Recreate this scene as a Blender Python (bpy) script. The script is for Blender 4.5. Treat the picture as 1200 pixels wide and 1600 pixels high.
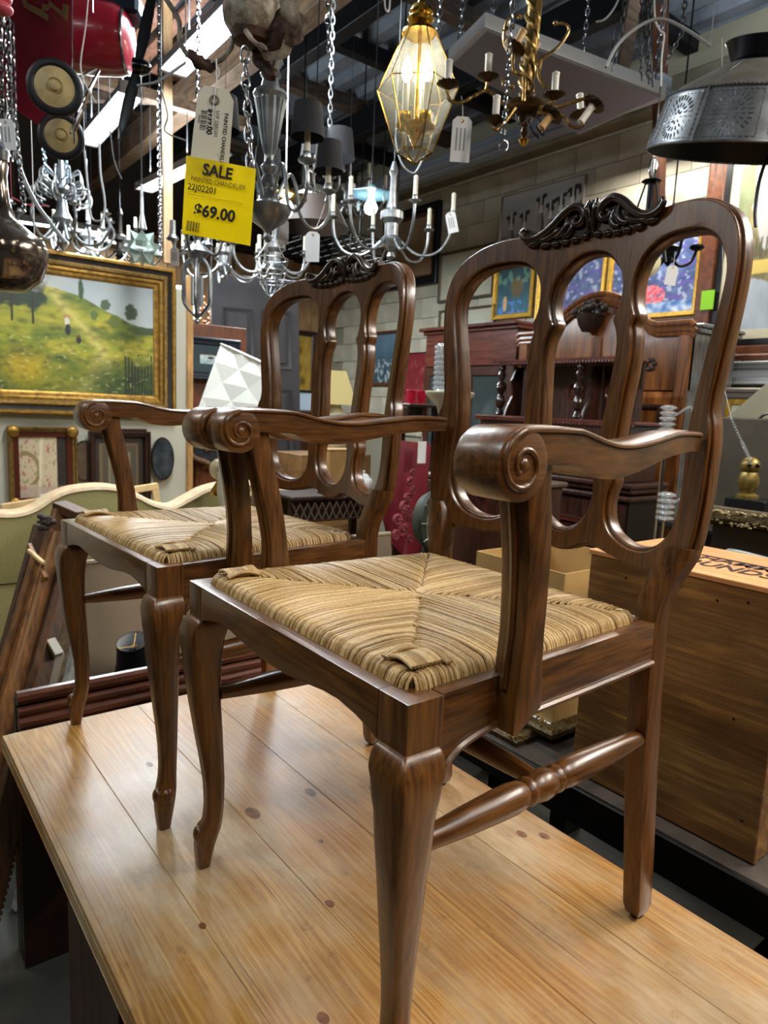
import bpy, bmesh, math, random
from mathutils import Vector, Matrix, noise
for o in list(bpy.data.objects): bpy.data.objects.remove(o)
scene = bpy.context.scene
COL = scene.collection
PI = math.pi
rnd = random.Random(7)

# ------------------------------------------------------------------ camera
F_PX = 1088.9; YAW = 0.664; PITCH = -0.1487; ROLL = 0.0439; CAMZ = 1.4861
cy, sy = math.cos(YAW), math.sin(YAW)
def _basis():
    cp, sp = math.cos(PITCH), math.sin(PITCH)
    rt = Vector((cy, -sy, 0)); fw0 = Vector((sy, cy, 0)); up0 = Vector((0, 0, 1))
    fw = fw0*cp + up0*sp
    up = up0*cp - fw0*sp
    r = rt*math.cos(ROLL) + up*math.sin(ROLL)
    u = up*math.cos(ROLL) - rt*math.sin(ROLL)
    return r, u, fw
R_, U_, F_ = _basis()
CAM = Vector((0, 0, CAMZ))
cam_d = bpy.data.cameras.new('camera'); cam = bpy.data.objects.new('camera', cam_d)
COL.objects.link(cam); scene.camera = cam
cam_d.sensor_fit = 'HORIZONTAL'; cam_d.sensor_width = 36; cam_d.lens = 36*F_PX/1200
cam_d.clip_start = 0.05; cam_d.clip_end = 60
cam.matrix_world = Matrix(((R_.x, U_.x, -F_.x, CAM.x), (R_.y, U_.y, -F_.y, CAM.y), (R_.z, U_.z, -F_.z, CAM.z), (0, 0, 0, 1)))
cam_d.dof.use_dof = True; cam_d.dof.focus_distance = 0.95; cam_d.dof.aperture_fstop = 13.0

def ray(px, py):
    return F_ + R_*((px-600)/F_PX) - U_*((py-800)/F_PX)
def at(px, py, d): return CAM + ray(px, py)*d
def onX(px, py, x): r = ray(px, py); return CAM + r*(x/r.x)
def onY(px, py, y): r = ray(px, py); return CAM + r*(y/r.y)
def onZ(px, py, z): r = ray(px, py); return CAM + r*((z-CAMZ)/r.z)

# ------------------------------------------------------------------ world, exposure
w = bpy.data.worlds.new('shop_air'); scene.world = w; w.use_nodes = True
w.node_tree.nodes['Background'].inputs[0].default_value = (0.75, 0.85, 1.0, 1)
w.node_tree.nodes['Background'].inputs[1].default_value = 0.12
scene.view_settings.view_transform = 'Standard'; scene.view_settings.look = 'None'
scene.view_settings.gamma = 1; scene.view_settings.use_curve_mapping = False
scene.view_settings.exposure = 0.0
try:
    scene.cycles.use_denoising = True; scene.cycles.sample_clamp_indirect = 6; scene.cycles.sample_clamp_direct = 0
    scene.cycles.caustics_reflective = False; scene.cycles.caustics_refractive = False
    scene.cycles.max_bounces = 8
except Exception: pass

# ------------------------------------------------------------------ large lights (the shop's strip lamps, with fills added for the right wall and roof)
def area(name, loc, sx, sy_, power, color, rot=(0, 0, 0)):
    l = bpy.data.lights.new(name, 'AREA'); l.shape = 'RECTANGLE'; l.size = sx; l.size_y = sy_
    l.energy = power; l.color = color
    o = bpy.data.objects.new(name, l); o.location = loc; o.rotation_euler = rot; COL.objects.link(o); return o
COOL = (0.86, 0.94, 1.0); NEUT = (1.0, 0.93, 0.84)
area('strip_and_fill_light', (1.27, 2.6, 2.93), 0.14, 1.3, 55, COOL)
area('strip_and_fill_light', (1.25, 4.3, 2.93), 0.14, 1.3, 50, COOL)
area('strip_and_fill_light', (1.85, 5.2, 2.93), 0.14, 1.3, 50, COOL)
area('strip_and_fill_light', (1.3, -0.6, 3.0), 0.14, 1.3, 40, NEUT)
area('strip_and_fill_light', (-0.9, 0.9, 3.0), 0.14, 1.3, 26, COOL)
area('strip_and_fill_light', (2.6, -0.5, 3.0), 0.14, 1.3, 50, NEUT)
area('strip_and_fill_light', (2.8, 5.05, 2.97), 0.22, 1.1, 60, COOL)  # light of the added double strip, placed for the table sheen
area('strip_and_fill_light', (4.4, 2.6, 3.3), 0.14, 1.3, 45, NEUT)  # fill added to light the block wall, no lamp hangs here
area('strip_and_fill_light', (3.6, -0.2, 3.2), 0.14, 1.3, 80, NEUT, (0, .5, 0))  # tilted fill added to light the wall pictures from the front
for ux, uy in ((1.27, 2.7), (1.25, 4.2), (1.85, 4.9), (2.8, 5.05)): area('roof_fill_uplight', (ux, uy, 3.06), 0.1, 1.0, 22, COOL, (PI, 0, 0))  # upward spill of the strips, added to brighten the roof deck
area('roof_fill_uplight', (3.6, 1.6, 3.36), 0.1, 1.0, 45, COOL, (PI, 0, 0))  # extra uplight added for the roof deck, without a strip below it
area('strip_and_fill_light', (.0, -1.2, 2.9), 0.14, 1.3, 18, NEUT)
area('strip_and_fill_light', (-0.6, 3.0, 3.0), 0.14, 1.3, 24, NEUT)

# ------------------------------------------------------------------ helpers
def tag(o, label=None, cat=None, group=None, kind=None):
    if label: o['label'] = label
    if cat: o['category'] = cat
    if group: o['group'] = group
    if kind: o['kind'] = kind
    return o
def thing(name, label, cat, loc=(0, 0, 0), rotz=0, group=None):
    o = bpy.data.objects.new(name, None); o.empty_display_size = .05; COL.objects.link(o)
    o.location = loc; o.rotation_euler = (0, 0, rotz)
    return tag(o, label, cat, group)
def obj(name, bm, mat, parent=None, smooth=True, angle=35):
    me = bpy.data.meshes.new(name); bmesh.ops.recalc_face_normals(bm, faces=bm.faces[:]); bm.to_mesh(me); bm.free()
    me.materials.append(mat)
    if smooth:
        me.polygons.foreach_set('use_smooth', [True]*len(me.polygons))
        try: me.set_sharp_from_angle(angle=math.radians(angle))
        except Exception: pass
    o = bpy.data.objects.new(name, me); COL.objects.link(o)
    if parent: o.parent = parent
    return o
def share(name, src, parent, loc=None, rot=None, scale=None):
    o = bpy.data.objects.new(name, src.data); COL.objects.link(o); o.parent = parent
    if loc is not None: o.location = loc
    if rot is not None: o.rotation_euler = rot
    if scale is not None: o.scale = scale
    return o
def dup(root, label, loc=None, rotz=None, group=None):
    r = root.copy(); COL.objects.link(r); r['label'] = label
    if loc is not None: r.location = loc
    if rotz is not None: r.rotation_euler = (0, 0, rotz)
    if group: r['group'] = group
    for ch in root.children:
        c = ch.copy(); COL.objects.link(c); c.parent = r; c.matrix_parent_inverse = ch.matrix_parent_inverse
        for g in ch.children:
            d = g.copy(); COL.objects.link(d); d.parent = c; d.matrix_parent_inverse = g.matrix_parent_inverse
    return r
def struct(name, bm, mat, parent=None, smooth=False):
    o = obj(name, bm, mat, parent, smooth)
    if not parent: o['kind'] = 'structure'
    return o
def B(): return bmesh.new()
def box(bm, lo, hi, bev=0, seg=1, mtx=None):
    lo = Vector(lo); hi = Vector(hi)
    r = bmesh.ops.create_cube(bm, size=1)
    vs = r['verts']
    c = (lo+hi)/2; s = hi-lo
    for v in vs: v.co = Vector((v.co.x*s.x, v.co.y*s.y, v.co.z*s.z)) + c
    fs = {f for v in vs for f in v.link_faces}
    if bev:
        es = {e for f in fs for e in f.edges}
        rr = bmesh.ops.bevel(bm, geom=list(es), offset=min(bev, min(abs(s.x), abs(s.y), abs(s.z))*.45), segments=seg, affect='EDGES', profile=.6)
        vs = list({v for f in rr['faces'] for v in f.verts} | {v for v in vs if v.is_valid})
    if mtx is not None:
        for v in vs: v.co = mtx @ v.co
    return vs
def crom(pts, n=6, closed=False):
    P = [Vector(p) for p in pts]; out = []; N = len(P)
    rng = range(N) if closed else range(N-1)
    for i in rng:
        if closed: a, b, c, d = P[(i-1) % N], P[i], P[(i+1) % N], P[(i+2) % N]
        else: a, b, c, d = P[max(i-1, 0)], P[i], P[i+1], P[min(i+2, N-1)]
        for k in range(n):
            t = k/n
            out.append(0.5*((2*b)+(c-a)*t+(2*a-5*b+4*c-d)*t*t+(3*b-a-3*c+d)*t**3))
    if not closed: out.append(P[-1])
    return out
def tube(bm, pts, r, seg=8, closed=False, cap=True, flat=None):
    """swept round tube; r a number or list; flat=(sx) squash"""
    P = [Vector(p) for p in pts]; N = len(P)
    if N < 2: return
    rs = r if isinstance(r, (list, tuple)) else [r]*N
    if len(rs) != N: rs = [rs[0]+(rs[-1]-rs[0])*i/(N-1) for i in range(N)] if len(rs) == 2 else [rs[min(int(i*len(rs)/N), len(rs)-1)] for i in range(N)]
    T = []
    for i in range(N):
        a = P[(i-1) % N] if (closed or i > 0) else P[i]; b = P[(i+1) % N] if (closed or i < N-1) else P[i]
        t = (b-a); T.append(t.normalized() if t.length > 1e-9 else Vector((0, 0, 1)))
    n = T[0].orthogonal().normalized(); rings = []
    for i in range(N):
        n = (n - T[i]*n.dot(T[i]));
        if n.length < 1e-6: n = T[i].orthogonal()
        n.normalize(); b = T[i].cross(n)
        rings.append([bm.verts.new(P[i]+(n*math.cos(2*PI*k/seg)+b*math.sin(2*PI*k/seg))*rs[i]) for k in range(seg)])
    for i in range(N if closed else N-1):
        A, C = rings[i], rings[(i+1) % N]
        for k in range(seg): bm.faces.new((A[k], A[(k+1) % seg], C[(k+1) % seg], C[k]))
    if cap and not closed:
        bm.faces.new(rings[0][::-1]); bm.faces.new(rings[-1])
    return [v for g in rings for v in g]
def lathe(bm, prof, seg=24, o=(0, 0, 0), axis=(0, 0, 1), caps=True, a0=0, a1=2*PI):
    """prof: list of (r, h)"""
    o = Vector(o); ax = Vector(axis).normalized(); n = ax.orthogonal().normalized()
    if abs(ax.z) > .999: n = Vector((1, 0, 0))
    b = ax.cross(n); full = abs(a1-a0-2*PI) < 1e-6
    rings = []; m = seg if full else seg+1
    for r, h in prof:
        rings.append([bm.verts.new(o+ax*h+(n*math.cos(a0+(a1-a0)*k/seg)+b*math.sin(a0+(a1-a0)*k/seg))*max(r, 1e-5)) for k in range(m)])
    for i in range(len(rings)-1):
        A, C = rings[i], rings[i+1]
        for k in range(seg): bm.faces.new((A[k], A[(k+1) % m], C[(k+1) % m], C[k]))
    if caps and full:
        bm.faces.new(rings[0][::-1]); bm.faces.new(rings[-1])
    return [v for g in rings for v in g]
def ball(bm, c, r, sc=(1, 1, 1), u=14, v=9, mtx=None):
    m = Matrix.Translation(Vector(c)) @ (mtx or Matrix.Identity(4)) @ Matrix.Diagonal((sc[0], sc[1], sc[2], 1))
    return bmesh.ops.create_uvsphere(bm, u_segments=u, v_segments=v, radius=r, matrix=m)['verts']
def torus(bm, c, R, r, mtx=None, n=16, seg=6, sx=1):
    pts = [Vector((R*math.cos(2*PI*k/n)*sx, R*math.sin(2*PI*k/n), 0)) for k in range(n)]
    if mtx is not None: pts = [mtx @ p for p in pts]
    return tube(bm, [p+Vector(c) for p in pts], r, seg, closed=True)
def prism(bm, poly, axis, a, b, bev=0, seg=2):
    """extrude a 2D polygon (list of 2-tuples) along axis from a to b; polygon axes are the other two in order"""
    ax = 'xyz'.index(axis); oth = [i for i in range(3) if i != ax]
    def mk(p, t):
        v = [0, 0, 0]; v[ax] = t; v[oth[0]] = p[0]; v[oth[1]] = p[1]; return bm.verts.new(v)
    A = [mk(p, a) for p in poly]; C = [mk(p, b) for p in poly]; n = len(poly)
    fa = bm.faces.new(A); fc = bm.faces.new(C[::-1]); side = [bm.faces.new((A[i], C[i], C[(i+1) % n], A[(i+1) % n])) for i in range(n)]
    vs = A+C
    bmesh.ops.recalc_face_normals(bm, faces=[fa, fc]+side)
    if bev:
        es = set(fa.edges) | set(fc.edges)
        rr = bmesh.ops.bevel(bm, geom=list(es), offset=bev, segments=seg, affect='EDGES', profile=.6)
        vs = list({v for f in rr['faces'] for v in f.verts} | {v for v in vs if v.is_valid})
    return vs
def loft(bm, secs, closed_sec=True, cap=True):
    rings = [[bm.verts.new(p) for p in s] for s in secs]; n = len(secs[0])
    for i in range(len(rings)-1):
        A, C = rings[i], rings[i+1]
        for k in range(n if closed_sec else n-1): bm.faces.new((A[k], A[(k+1) % n], C[(k+1) % n], C[k]))
    if cap: bm.faces.new(rings[0][::-1]); bm.faces.new(rings[-1])
    return rings
def rsec(cx, cy_, hx, hy, z, r=.3, n=4):
    """rounded-rectangle section"""
    out = []; rr = min(hx, hy)*r
    for (sx, sy_, a0) in ((1, 1, 0), (-1, 1, PI/2), (-1, -1, PI), (1, -1, 3*PI/2)):
        for k in range(n+1):
            a = a0+PI/2*k/n
            out.append((cx+sx*(hx-rr)+rr*math.cos(a), cy_+sy_*(hy-rr)+rr*math.sin(a), z))
    return out
def text_mesh(s, size, mat, parent, mtx, name='lettering', bold=0.0, sx=1.0, ext=0.0004, align='CENTER'):
    cu = bpy.data.curves.new(name, 'FONT'); cu.body = s; cu.size = size; cu.align_x = align; cu.align_y = 'CENTER'
    cu.extrude = ext; cu.offset = bold; cu.resolution_u = 3
    t = bpy.data.objects.new('tmp', cu); COL.objects.link(t)
    dg = bpy.context.evaluated_depsgraph_get(); me = bpy.data.meshes.new_from_object(t.evaluated_get(dg))
    bpy.data.objects.remove(t)
    me.transform(mtx @ Matrix.Diagonal((sx, 1, 1, 1))); me.materials.clear(); me.materials.append(mat)
    o = bpy.data.objects.new(name, me); COL.objects.link(o); o.parent = parent; return o
def frame_mtx(o, xdir, ydir):
    x = Vector(xdir).normalized(); y = Vector(ydir); y = (y-x*y.dot(x)).normalized(); z = x.cross(y)
    return Matrix(((x.x, y.x, z.x, o[0]), (x.y, y.y, z.y, o[1]), (x.z, y.z, z.z, o[2]), (0, 0, 0, 1)))
# ------------------------------------------------------------------ materials
MATS = {}
def nodes(m):
    m.use_nodes = True; nt = m.node_tree; return nt, nt.nodes['Principled BSDF']
def hx(c):
    if isinstance(c, str):
        c = c.lstrip('#'); v = [int(c[i:i+2], 16)/255 for i in (0, 2, 4)]
        return tuple(x/12.92 if x <= .04045 else ((x+.055)/1.055)**2.4 for x in v)+(1,)
    return tuple(c)+(1,) if len(c) == 3 else c
def mat(name, col, rough=.5, metal=0, emit=None, estr=1, alpha=1, trans=0, coat=0, ior=1.45, var=.0, vscale=20, bump=0, bscale=60, spec=None, col2=None):
    if name in MATS: return MATS[name]
    m = bpy.data.materials.new(name); nt, b = nodes(m); c = hx(col)
    b.inputs['Base Color'].default_value = c; b.inputs['Roughness'].default_value = rough; b.inputs['Metallic'].default_value = metal
    b.inputs['Transmission Weight'].default_value = trans; b.inputs['Coat Weight'].default_value = coat; b.inputs['IOR'].default_value = ior
    b.inputs['Alpha'].default_value = alpha
    if spec is not None: b.inputs['Specular IOR Level'].default_value = spec
    if emit is not None:
        b.inputs['Emission Color'].default_value = hx(emit); b.inputs['Emission Strength'].default_value = estr
    if var or bump or col2:
        tc = nt.nodes.new('ShaderNodeTexCoord')
        nz = nt.nodes.new('ShaderNodeTexNoise'); nz.inputs['Scale'].default_value = vscale; nz.inputs['Detail'].default_value = 6
        nt.links.new(tc.outputs['Object'], nz.inputs['Vector'])
        if var or col2:
            cr = nt.nodes.new('ShaderNodeValToRGB'); cr.color_ramp.elements[0].position = .35; cr.color_ramp.elements[1].position = .65
            lo = tuple(x*(1-var) for x in c[:3])+(1,); hi = tuple(min(1, x*(1+var)) for x in c[:3])+(1,)
            if col2: lo, hi = c, hx(col2)
            cr.color_ramp.elements[0].color = lo; cr.color_ramp.elements[1].color = hi
            nt.links.new(nz.outputs['Fac'], cr.inputs['Fac']); nt.links.new(cr.outputs['Color'], b.inputs['Base Color'])
        if bump:
            n2 = nt.nodes.new('ShaderNodeTexNoise'); n2.inputs['Scale'].default_value = bscale; n2.inputs['Detail'].default_value = 4
            nt.links.new(tc.outputs['Object'], n2.inputs['Vector'])
            bp = nt.nodes.new('ShaderNodeBump'); bp.inputs['Strength'].default_value = bump; bp.inputs['Distance'].default_value = .003
            nt.links.new(n2.outputs['Fac'], bp.inputs['Height']); nt.links.new(bp.outputs['Normal'], b.inputs['Normal'])
    MATS[name] = m; return m
def wood(name, dark, light, axis='Y', rough=.35, coat=.3, grain=1.0, fine=90, bump=.15, mid=None, blot=.35, rvar=.1, ctr=.5):
    """grain running along axis (object space)"""
    if name in MATS: return MATS[name]
    m = bpy.data.materials.new(name); nt, b = nodes(m); L = nt.links.new; N = nt.nodes.new
    tc = N('ShaderNodeTexCoord'); mp = N('ShaderNodeMapping'); L(tc.outputs['Object'], mp.inputs['Vector'])
    s = [1, 1, 1]; s['XYZ'.index(axis)] = .06; mp.inputs['Scale'].default_value = s
    n1 = N('ShaderNodeTexNoise'); n1.inputs['Scale'].default_value = fine; n1.inputs['Detail'].default_value = 7; n1.inputs['Roughness'].default_value = .65
    L(mp.outputs[0], n1.inputs['Vector'])
    mp2 = N('ShaderNodeMapping'); L(tc.outputs['Object'], mp2.inputs['Vector']); s2 = [1, 1, 1]; s2['XYZ'.index(axis)] = .18; mp2.inputs['Scale'].default_value = s2
    n2 = N('ShaderNodeTexNoise'); n2.inputs['Scale'].default_value = 9*grain; n2.inputs['Detail'].default_value = 3; n2.inputs['Distortion'].default_value = .6
    L(mp2.outputs[0], n2.inputs['Vector'])
    wv = N('ShaderNodeMath'); wv.operation = 'MULTIPLY'; wv.inputs[1].default_value = 9; L(n2.outputs['Fac'], wv.inputs[0])
    fr = N('ShaderNodeMath'); fr.operation = 'PINGPONG'; fr.inputs[1].default_value = .5; L(wv.outputs[0], fr.inputs[0])
    mx = N('ShaderNodeMath'); mx.operation = 'MULTIPLY_ADD'; mx.inputs[1].default_value = .6; L(n1.outputs['Fac'], mx.inputs[0]); 
    sc = N('ShaderNodeMath'); sc.operation = 'MULTIPLY'; sc.inputs[1].default_value = ctr; L(fr.outputs[0], sc.inputs[0]); L(sc.outputs[0], mx.inputs[2])
    cr = N('ShaderNodeValToRGB'); e = cr.color_ramp.elements; lo_ = .18+.1*ctr; e[0].position = lo_; e[1].position = lo_+.24+.4*ctr; e[0].color = hx(dark); e[1].color = hx(light)
    if mid: q = e.new(lo_+.12+.2*ctr); q.color = hx(mid)
    L(mx.outputs[0], cr.inputs['Fac'])
    n3 = N('ShaderNodeTexNoise'); n3.inputs['Scale'].default_value = 5; n3.inputs['Detail'].default_value = 3; L(tc.outputs['Object'], n3.inputs['Vector'])
    mr = N('ShaderNodeMapRange'); mr.inputs['From Min'].default_value = .3; mr.inputs['From Max'].default_value = .7; mr.inputs['To Min'].default_value = 1-blot; mr.inputs['To Max'].default_value = 1+blot*.4
    L(n3.outputs['Fac'], mr.inputs['Value'])
    mu = N('ShaderNodeMixRGB'); mu.blend_type = 'MULTIPLY'; mu.inputs['Fac'].default_value = 1; L(cr.outputs['Color'], mu.inputs['Color1']); L(mr.outputs['Result'], mu.inputs['Color2'])
    L(mu.outputs['Color'], b.inputs['Base Color'])
    rr = N('ShaderNodeMapRange'); rr.inputs['To Min'].default_value = max(.05, rough-rvar); rr.inputs['To Max'].default_value = rough+rvar; L(n1.outputs['Fac'], rr.inputs['Value']); L(rr.outputs['Result'], b.inputs['Roughness'])
    b.inputs['Coat Weight'].default_value = coat; b.inputs['Coat Roughness'].default_value = .22
    bp = N('ShaderNodeBump'); bp.inputs['Strength'].default_value = bump; bp.inputs['Distance'].default_value = .002; L(n1.outputs['Fac'], bp.inputs['Height']); L(bp.outputs['Normal'], b.inputs['Normal'])
    MATS[name] = m; return m
# ================================================================== the shop itself
CONC = mat('concrete', '#1d1e1a', .55, var=.5, vscale=3, bump=.3, bscale=30, col2='#3a3a32')
bm = B(); box(bm, (-6, -5, -.1), (7, 10, 0)); struct('floor', bm, CONC)
def brick_wall_mat():
    m = bpy.data.materials.new('painted_block'); nt, b = nodes(m); L = nt.links.new; N = nt.nodes.new
    tc = N('ShaderNodeTexCoord'); n1 = N('ShaderNodeTexNoise'); n1.inputs['Scale'].default_value = 4; n1.inputs['Detail'].default_value = 8; L(tc.outputs['Object'], n1.inputs['Vector'])
    cr = N('ShaderNodeValToRGB'); e = cr.color_ramp.elements; e[0].position = .3; e[0].color = hx('#9d9987'); e[1].position = .7; e[1].color = hx('#c6c2ae')
    L(n1.outputs['Fac'], cr.inputs['Fac']); L(cr.outputs['Color'], b.inputs['Base Color']); b.inputs['Roughness'].default_value = .6
    bp = N('ShaderNodeBump'); bp.inputs['Strength'].default_value = .4; bp.inputs['Distance'].default_value = .004; L(n1.outputs['Fac'], bp.inputs['Height']); L(bp.outputs['Normal'], b.inputs['Normal'])
    return m
BLOCKM = brick_wall_mat(); MORT = mat('mortar', '#98937f', .8)
bm = B(); box(bm, (4.78, -5, 0), (4.95, 10, 4.3)); wr = struct('wall_right', bm, MORT)
# painted concrete blocks, laid as single pieces where they show
bm = B(); box(bm, (0, .002, .002), (.03, .398, .198), .003); src = obj('block', bm, BLOCKM, wr, True)
src.location = (4.755, 6.3, 3.0)
k = 0
for r in range(6, 19):
    for c in range(0, 16):
        y = 1.6+c*.4+(.2 if r % 2 else 0); z = r*.2
        if y > 7.0: continue
        if abs(y-6.3) < 1e-6 and abs(z-3.0) < 1e-6: continue
        share('block', src, wr, (4.755+rnd.uniform(-.003, .002), y, z)); k += 1
# plastered band and timber plate at the head of the wall
bm = B(); box(bm, (4.6, 0, 3.62), (4.78, 7.4, 3.80), .01); struct('trim_1', bm, mat('wall_plate', '#6f6a58', .7, var=.2, vscale=6))
# far wall of upright boards
TANW = wood('tan_boards', '#8a6a45', '#c49a6c', 'Z', rough=.6, coat=0, grain=.6, fine=40, blot=.25)
bm = B(); box(bm, (-6, 7.35, 0), (7, 7.5, 4.3)); wb_ = struct('wall_back', bm, mat('back_wall_dark', '#2b2017', .8))
bm = B(); box(bm, (.003, 0, 0), (.247, .03, 3.1), .004); src = obj('board', bm, TANW, wb_); src.location = (2.0, 7.31, 0)
for i in range(-2, 11):
    if i: share('board', src, wb_, (2.0+i*.25, 7.31+rnd.uniform(-.006, .006), rnd.uniform(-.02, .02)))
bm = B(); box(bm, (-6, -5, 0), (-5.85, 10, 4.3)); struct('wall_left', bm, mat('dim_wall', '#3b362f', .8))
bm = B(); box(bm, (-6, -5.1, 0), (7, -4.95, 4.3)); struct('wall_front', bm, mat('dim_wall', '#3b362f', .8))
# corrugated roof deck
bm = B(); n = 0; x = -6.0; prof = []
while x < 7:
    prof += [(x, 4.05), (x+.09, 4.05), (x+.12, 4.11), (x+.21, 4.11)]; x += .24
vs = [[bm.verts.new((px, y, pz)) for px, pz in prof] for y in (-5, 10)]
for i in range(len(prof)-1): bm.faces.new((vs[0][i], vs[0][i+1], vs[1][i+1], vs[1][i]))
ce = struct('ceiling', bm, mat('roof_deck', '#6c737c', .5, metal=.2, var=.3, vscale=5))
TIM = wood('roof_timber', '#3c2c1f', '#7d6248', 'Y', rough=.7, coat=0, fine=40, grain=.7)
TIMX = wood('roof_timber_x', '#2b221b', '#5b4838', 'X', rough=.7, coat=0, fine=40, grain=.7)
STEEL = mat('dark_steel', '#17191c', .5, metal=.5)
PALEW = wood('pale_batten', '#a8845a', '#d9b48a', 'Z', rough=.5, coat=0, fine=60)
def beam(name, lo, hi, m, rot=None):
    bm = B(); box(bm, lo, hi, .004)
    return struct(name, bm, m, ce)
TIMB = wood('brown_joist', '#4f3d2d', '#7f664e', 'Y', rough=.65, coat=0, fine=40, grain=.7)
beam('joist', (1.93, -1.0, 3.05+.35), (2.05, 7.3, 3.60), TIMB)
beam('joist', (2.55, 1.5, 3.75), (2.65, 7.3, 3.95), STEEL)
beam('joist', (3.6, 1.5, 3.75), (3.7, 7.3, 3.95), STEEL)
beam('joist', (.6, 1.5, 3.75), (.7, 7.3, 3.95), STEEL)
beam('joist', (-.5, 1.5, 3.75), (-.4, 7.3, 3.95), STEEL)
for i, y in enumerate((1.2, 2.0, 2.8, 3.6, 4.4, 5.2, 6.0, 6.8)):
    beam('purlin', (-5.8, y, 3.94), (4.7, y+.09, 4.05), TIMX if i % 2 else STEEL)
# short timber struts in the roof
for (a, b_, t, m) in (((2.9, 2.0, 3.86), (4.4, 3.2, 3.60), .05, TIMX), ((3.9, 2.6, 3.95), (4.72, 3.0, 3.0), .045, mat('rust_steel', '#4a2b1c', .7)), ((1.0, 5.2, 3.55), (2.2, 4.4, 3.25), .045, TIMB), ((0.4, 5.6, 3.3), (1.9, 5.0, 3.5), .04, TIMX)):
    bm = B(); tube(bm, [a, b_], t, 4); struct('brace', bm, m, ce)
bm = B()
for i in range(7): box(bm, (1.25+i*.13, 3.9, 3.80), (1.33+i*.13, 5.4, 3.82), 0)
lath = struct('lath', bm, mat('reddish_lath', '#7a5340', .6, var=.3), ce); lath['kind'] = 'stuff'

# partition carrying the landscape painting
bm = B(); box(bm, (-1.2, 4.1, .2), (1.655, 4.14, 2.12)); pt = thing('display_partition', 'cream display board partition the big landscape painting and mirrors hang on', 'partition'); 
obj('panel', bm, mat('cream_board', '#b9b5a2', .7, var=.06, vscale=3), pt)
bm = B(); box(bm, (1.655, 4.07, 0), (1.69, 4.15, 2.2), .003); obj('edge_post', bm, wood('edge_pine', '#9a6f3c', '#c89a5e', 'Z', rough=.5), pt)
bm = B(); box(bm, (-1.2, 4.08, .12), (1.655, 4.15, .2), .003); obj('foot_rail', bm, mat('cream_rail', '#a9a592', .7), pt)

# ------------------------------------------------------------------ pine table
def pine_mat(name, d, l, m_):
    m = wood(name, d, l, 'Y', rough=.33, coat=.25, grain=.55, fine=95, bump=.15, mid=m_, blot=.2, rvar=.1, ctr=.22)
    return m
def worn_pine():
    m = bpy.data.materials.new('worn_pine'); nt, b = nodes(m); L = nt.links.new; N = nt.nodes.new
    tc = N('ShaderNodeTexCoord')
    def mapped(s, r=0): q = N('ShaderNodeMapping'); q.inputs['Scale'].default_value = s; q.inputs['Rotation'].default_value = (0, 0, r); L(tc.outputs['Object'], q.inputs['Vector']); return q.outputs[0]
    def noi(v, sc, de, ro=.6, di=0): q = N('ShaderNodeTexNoise'); q.inputs['Scale'].default_value = sc; q.inputs['Detail'].default_value = de; q.inputs['Roughness'].default_value = ro; q.inputs['Distortion'].default_value = di; L(v, q.inputs['Vector']); return q.outputs['Fac']
    def ramp(f, stops): q = N('ShaderNodeValToRGB'); e = q.color_ramp.elements; e[0].position, e[0].color = stops[0][0], hx(stops[0][1]); e[1].position, e[1].color = stops[-1][0], hx(stops[-1][1]); [setattr(e.new(p), 'color', hx(c)) for p, c in stops[1:-1]]; L(f, q.inputs['Fac']); return q.outputs['Color']
    def mixn(a, c, f, mode='MIX', fac=1.0):
        q = N('ShaderNodeMixRGB'); q.blend_type = mode; q.inputs['Fac'].default_value = fac
        if f is not None: L(f, q.inputs['Fac'])
        L(a, q.inputs['Color1']); L(c, q.inputs['Color2']); return q.outputs['Color']
    wv = N('ShaderNodeTexWave'); wv.wave_type = 'BANDS'; wv.bands_direction = 'X'; wv.inputs['Scale'].default_value = 26; wv.inputs['Distortion'].default_value = 24; wv.inputs['Detail'].default_value = 3; wv.inputs['Detail Scale'].default_value = .6; L(mapped((1, .10, 1)), wv.inputs['Vector'])
    base = ramp(wv.outputs['Fac'], [(.0, '#ab7e3e'), (.6, '#b68a48'), (1, '#c09653')])
    fine = ramp(noi(mapped((1, .018, 1)), 420, 5), [(.35, '#a98f6c'), (.62, '#ffffff')])
    c = mixn(base, fine, None, 'MULTIPLY', .55)
    patch = ramp(noi(mapped((1, .6, 1)), 4.2, 6, .7), [(.44, '#000000'), (.62, '#ffffff')])
    grey = ramp(noi(mapped((1, .2, 1)), 60, 4), [(.3, '#98866a'), (.7, '#c2b293')])
    q = N('ShaderNodeMath'); q.operation = 'MULTIPLY'; q.inputs[1].default_value = .8; L(patch, q.inputs[0])
    c = mixn(c, grey, q.outputs[0])
    dirt = ramp(noi(mapped((1, .6, 1)), 26, 8, .75), [(.30, '#6b4d2c'), (.42, '#ffffff')])
    c = mixn(c, dirt, None, 'MULTIPLY', .5)
    scr = ramp(noi(mapped((1, .02, 1), .7), 130, 2), [(.28, '#5c4022'), (.31, '#ffffff')])
    c = mixn(c, scr, None, 'MULTIPLY', .45)
    big = ramp(noi(mapped((1, .7, 1)), 2.2, 2), [(.3, '#d8b584'), (.7, '#ffffff')])
    c = mixn(c, big, None, 'MULTIPLY', .6)
    L(c, b.inputs['Base Color'])
    rr = N('ShaderNodeMapRange'); rr.inputs['To Min'].default_value = .3; rr.inputs['To Max'].default_value = .46; L(noi(mapped((1, .3, 1)), 12, 5), rr.inputs['Value']); L(rr.outputs['Result'], b.inputs['Roughness'])
    b.inputs['Coat Weight'].default_value = .35; b.inputs['Coat Roughness'].default_value = .27
    bp = N('ShaderNodeBump'); bp.inputs['Strength'].default_value = .12; bp.inputs['Distance'].default_value = .002; L(noi(mapped((1, .02, 1)), 300, 4), bp.inputs['Height']); L(bp.outputs['Normal'], b.inputs['Normal'])
    return m
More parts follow.
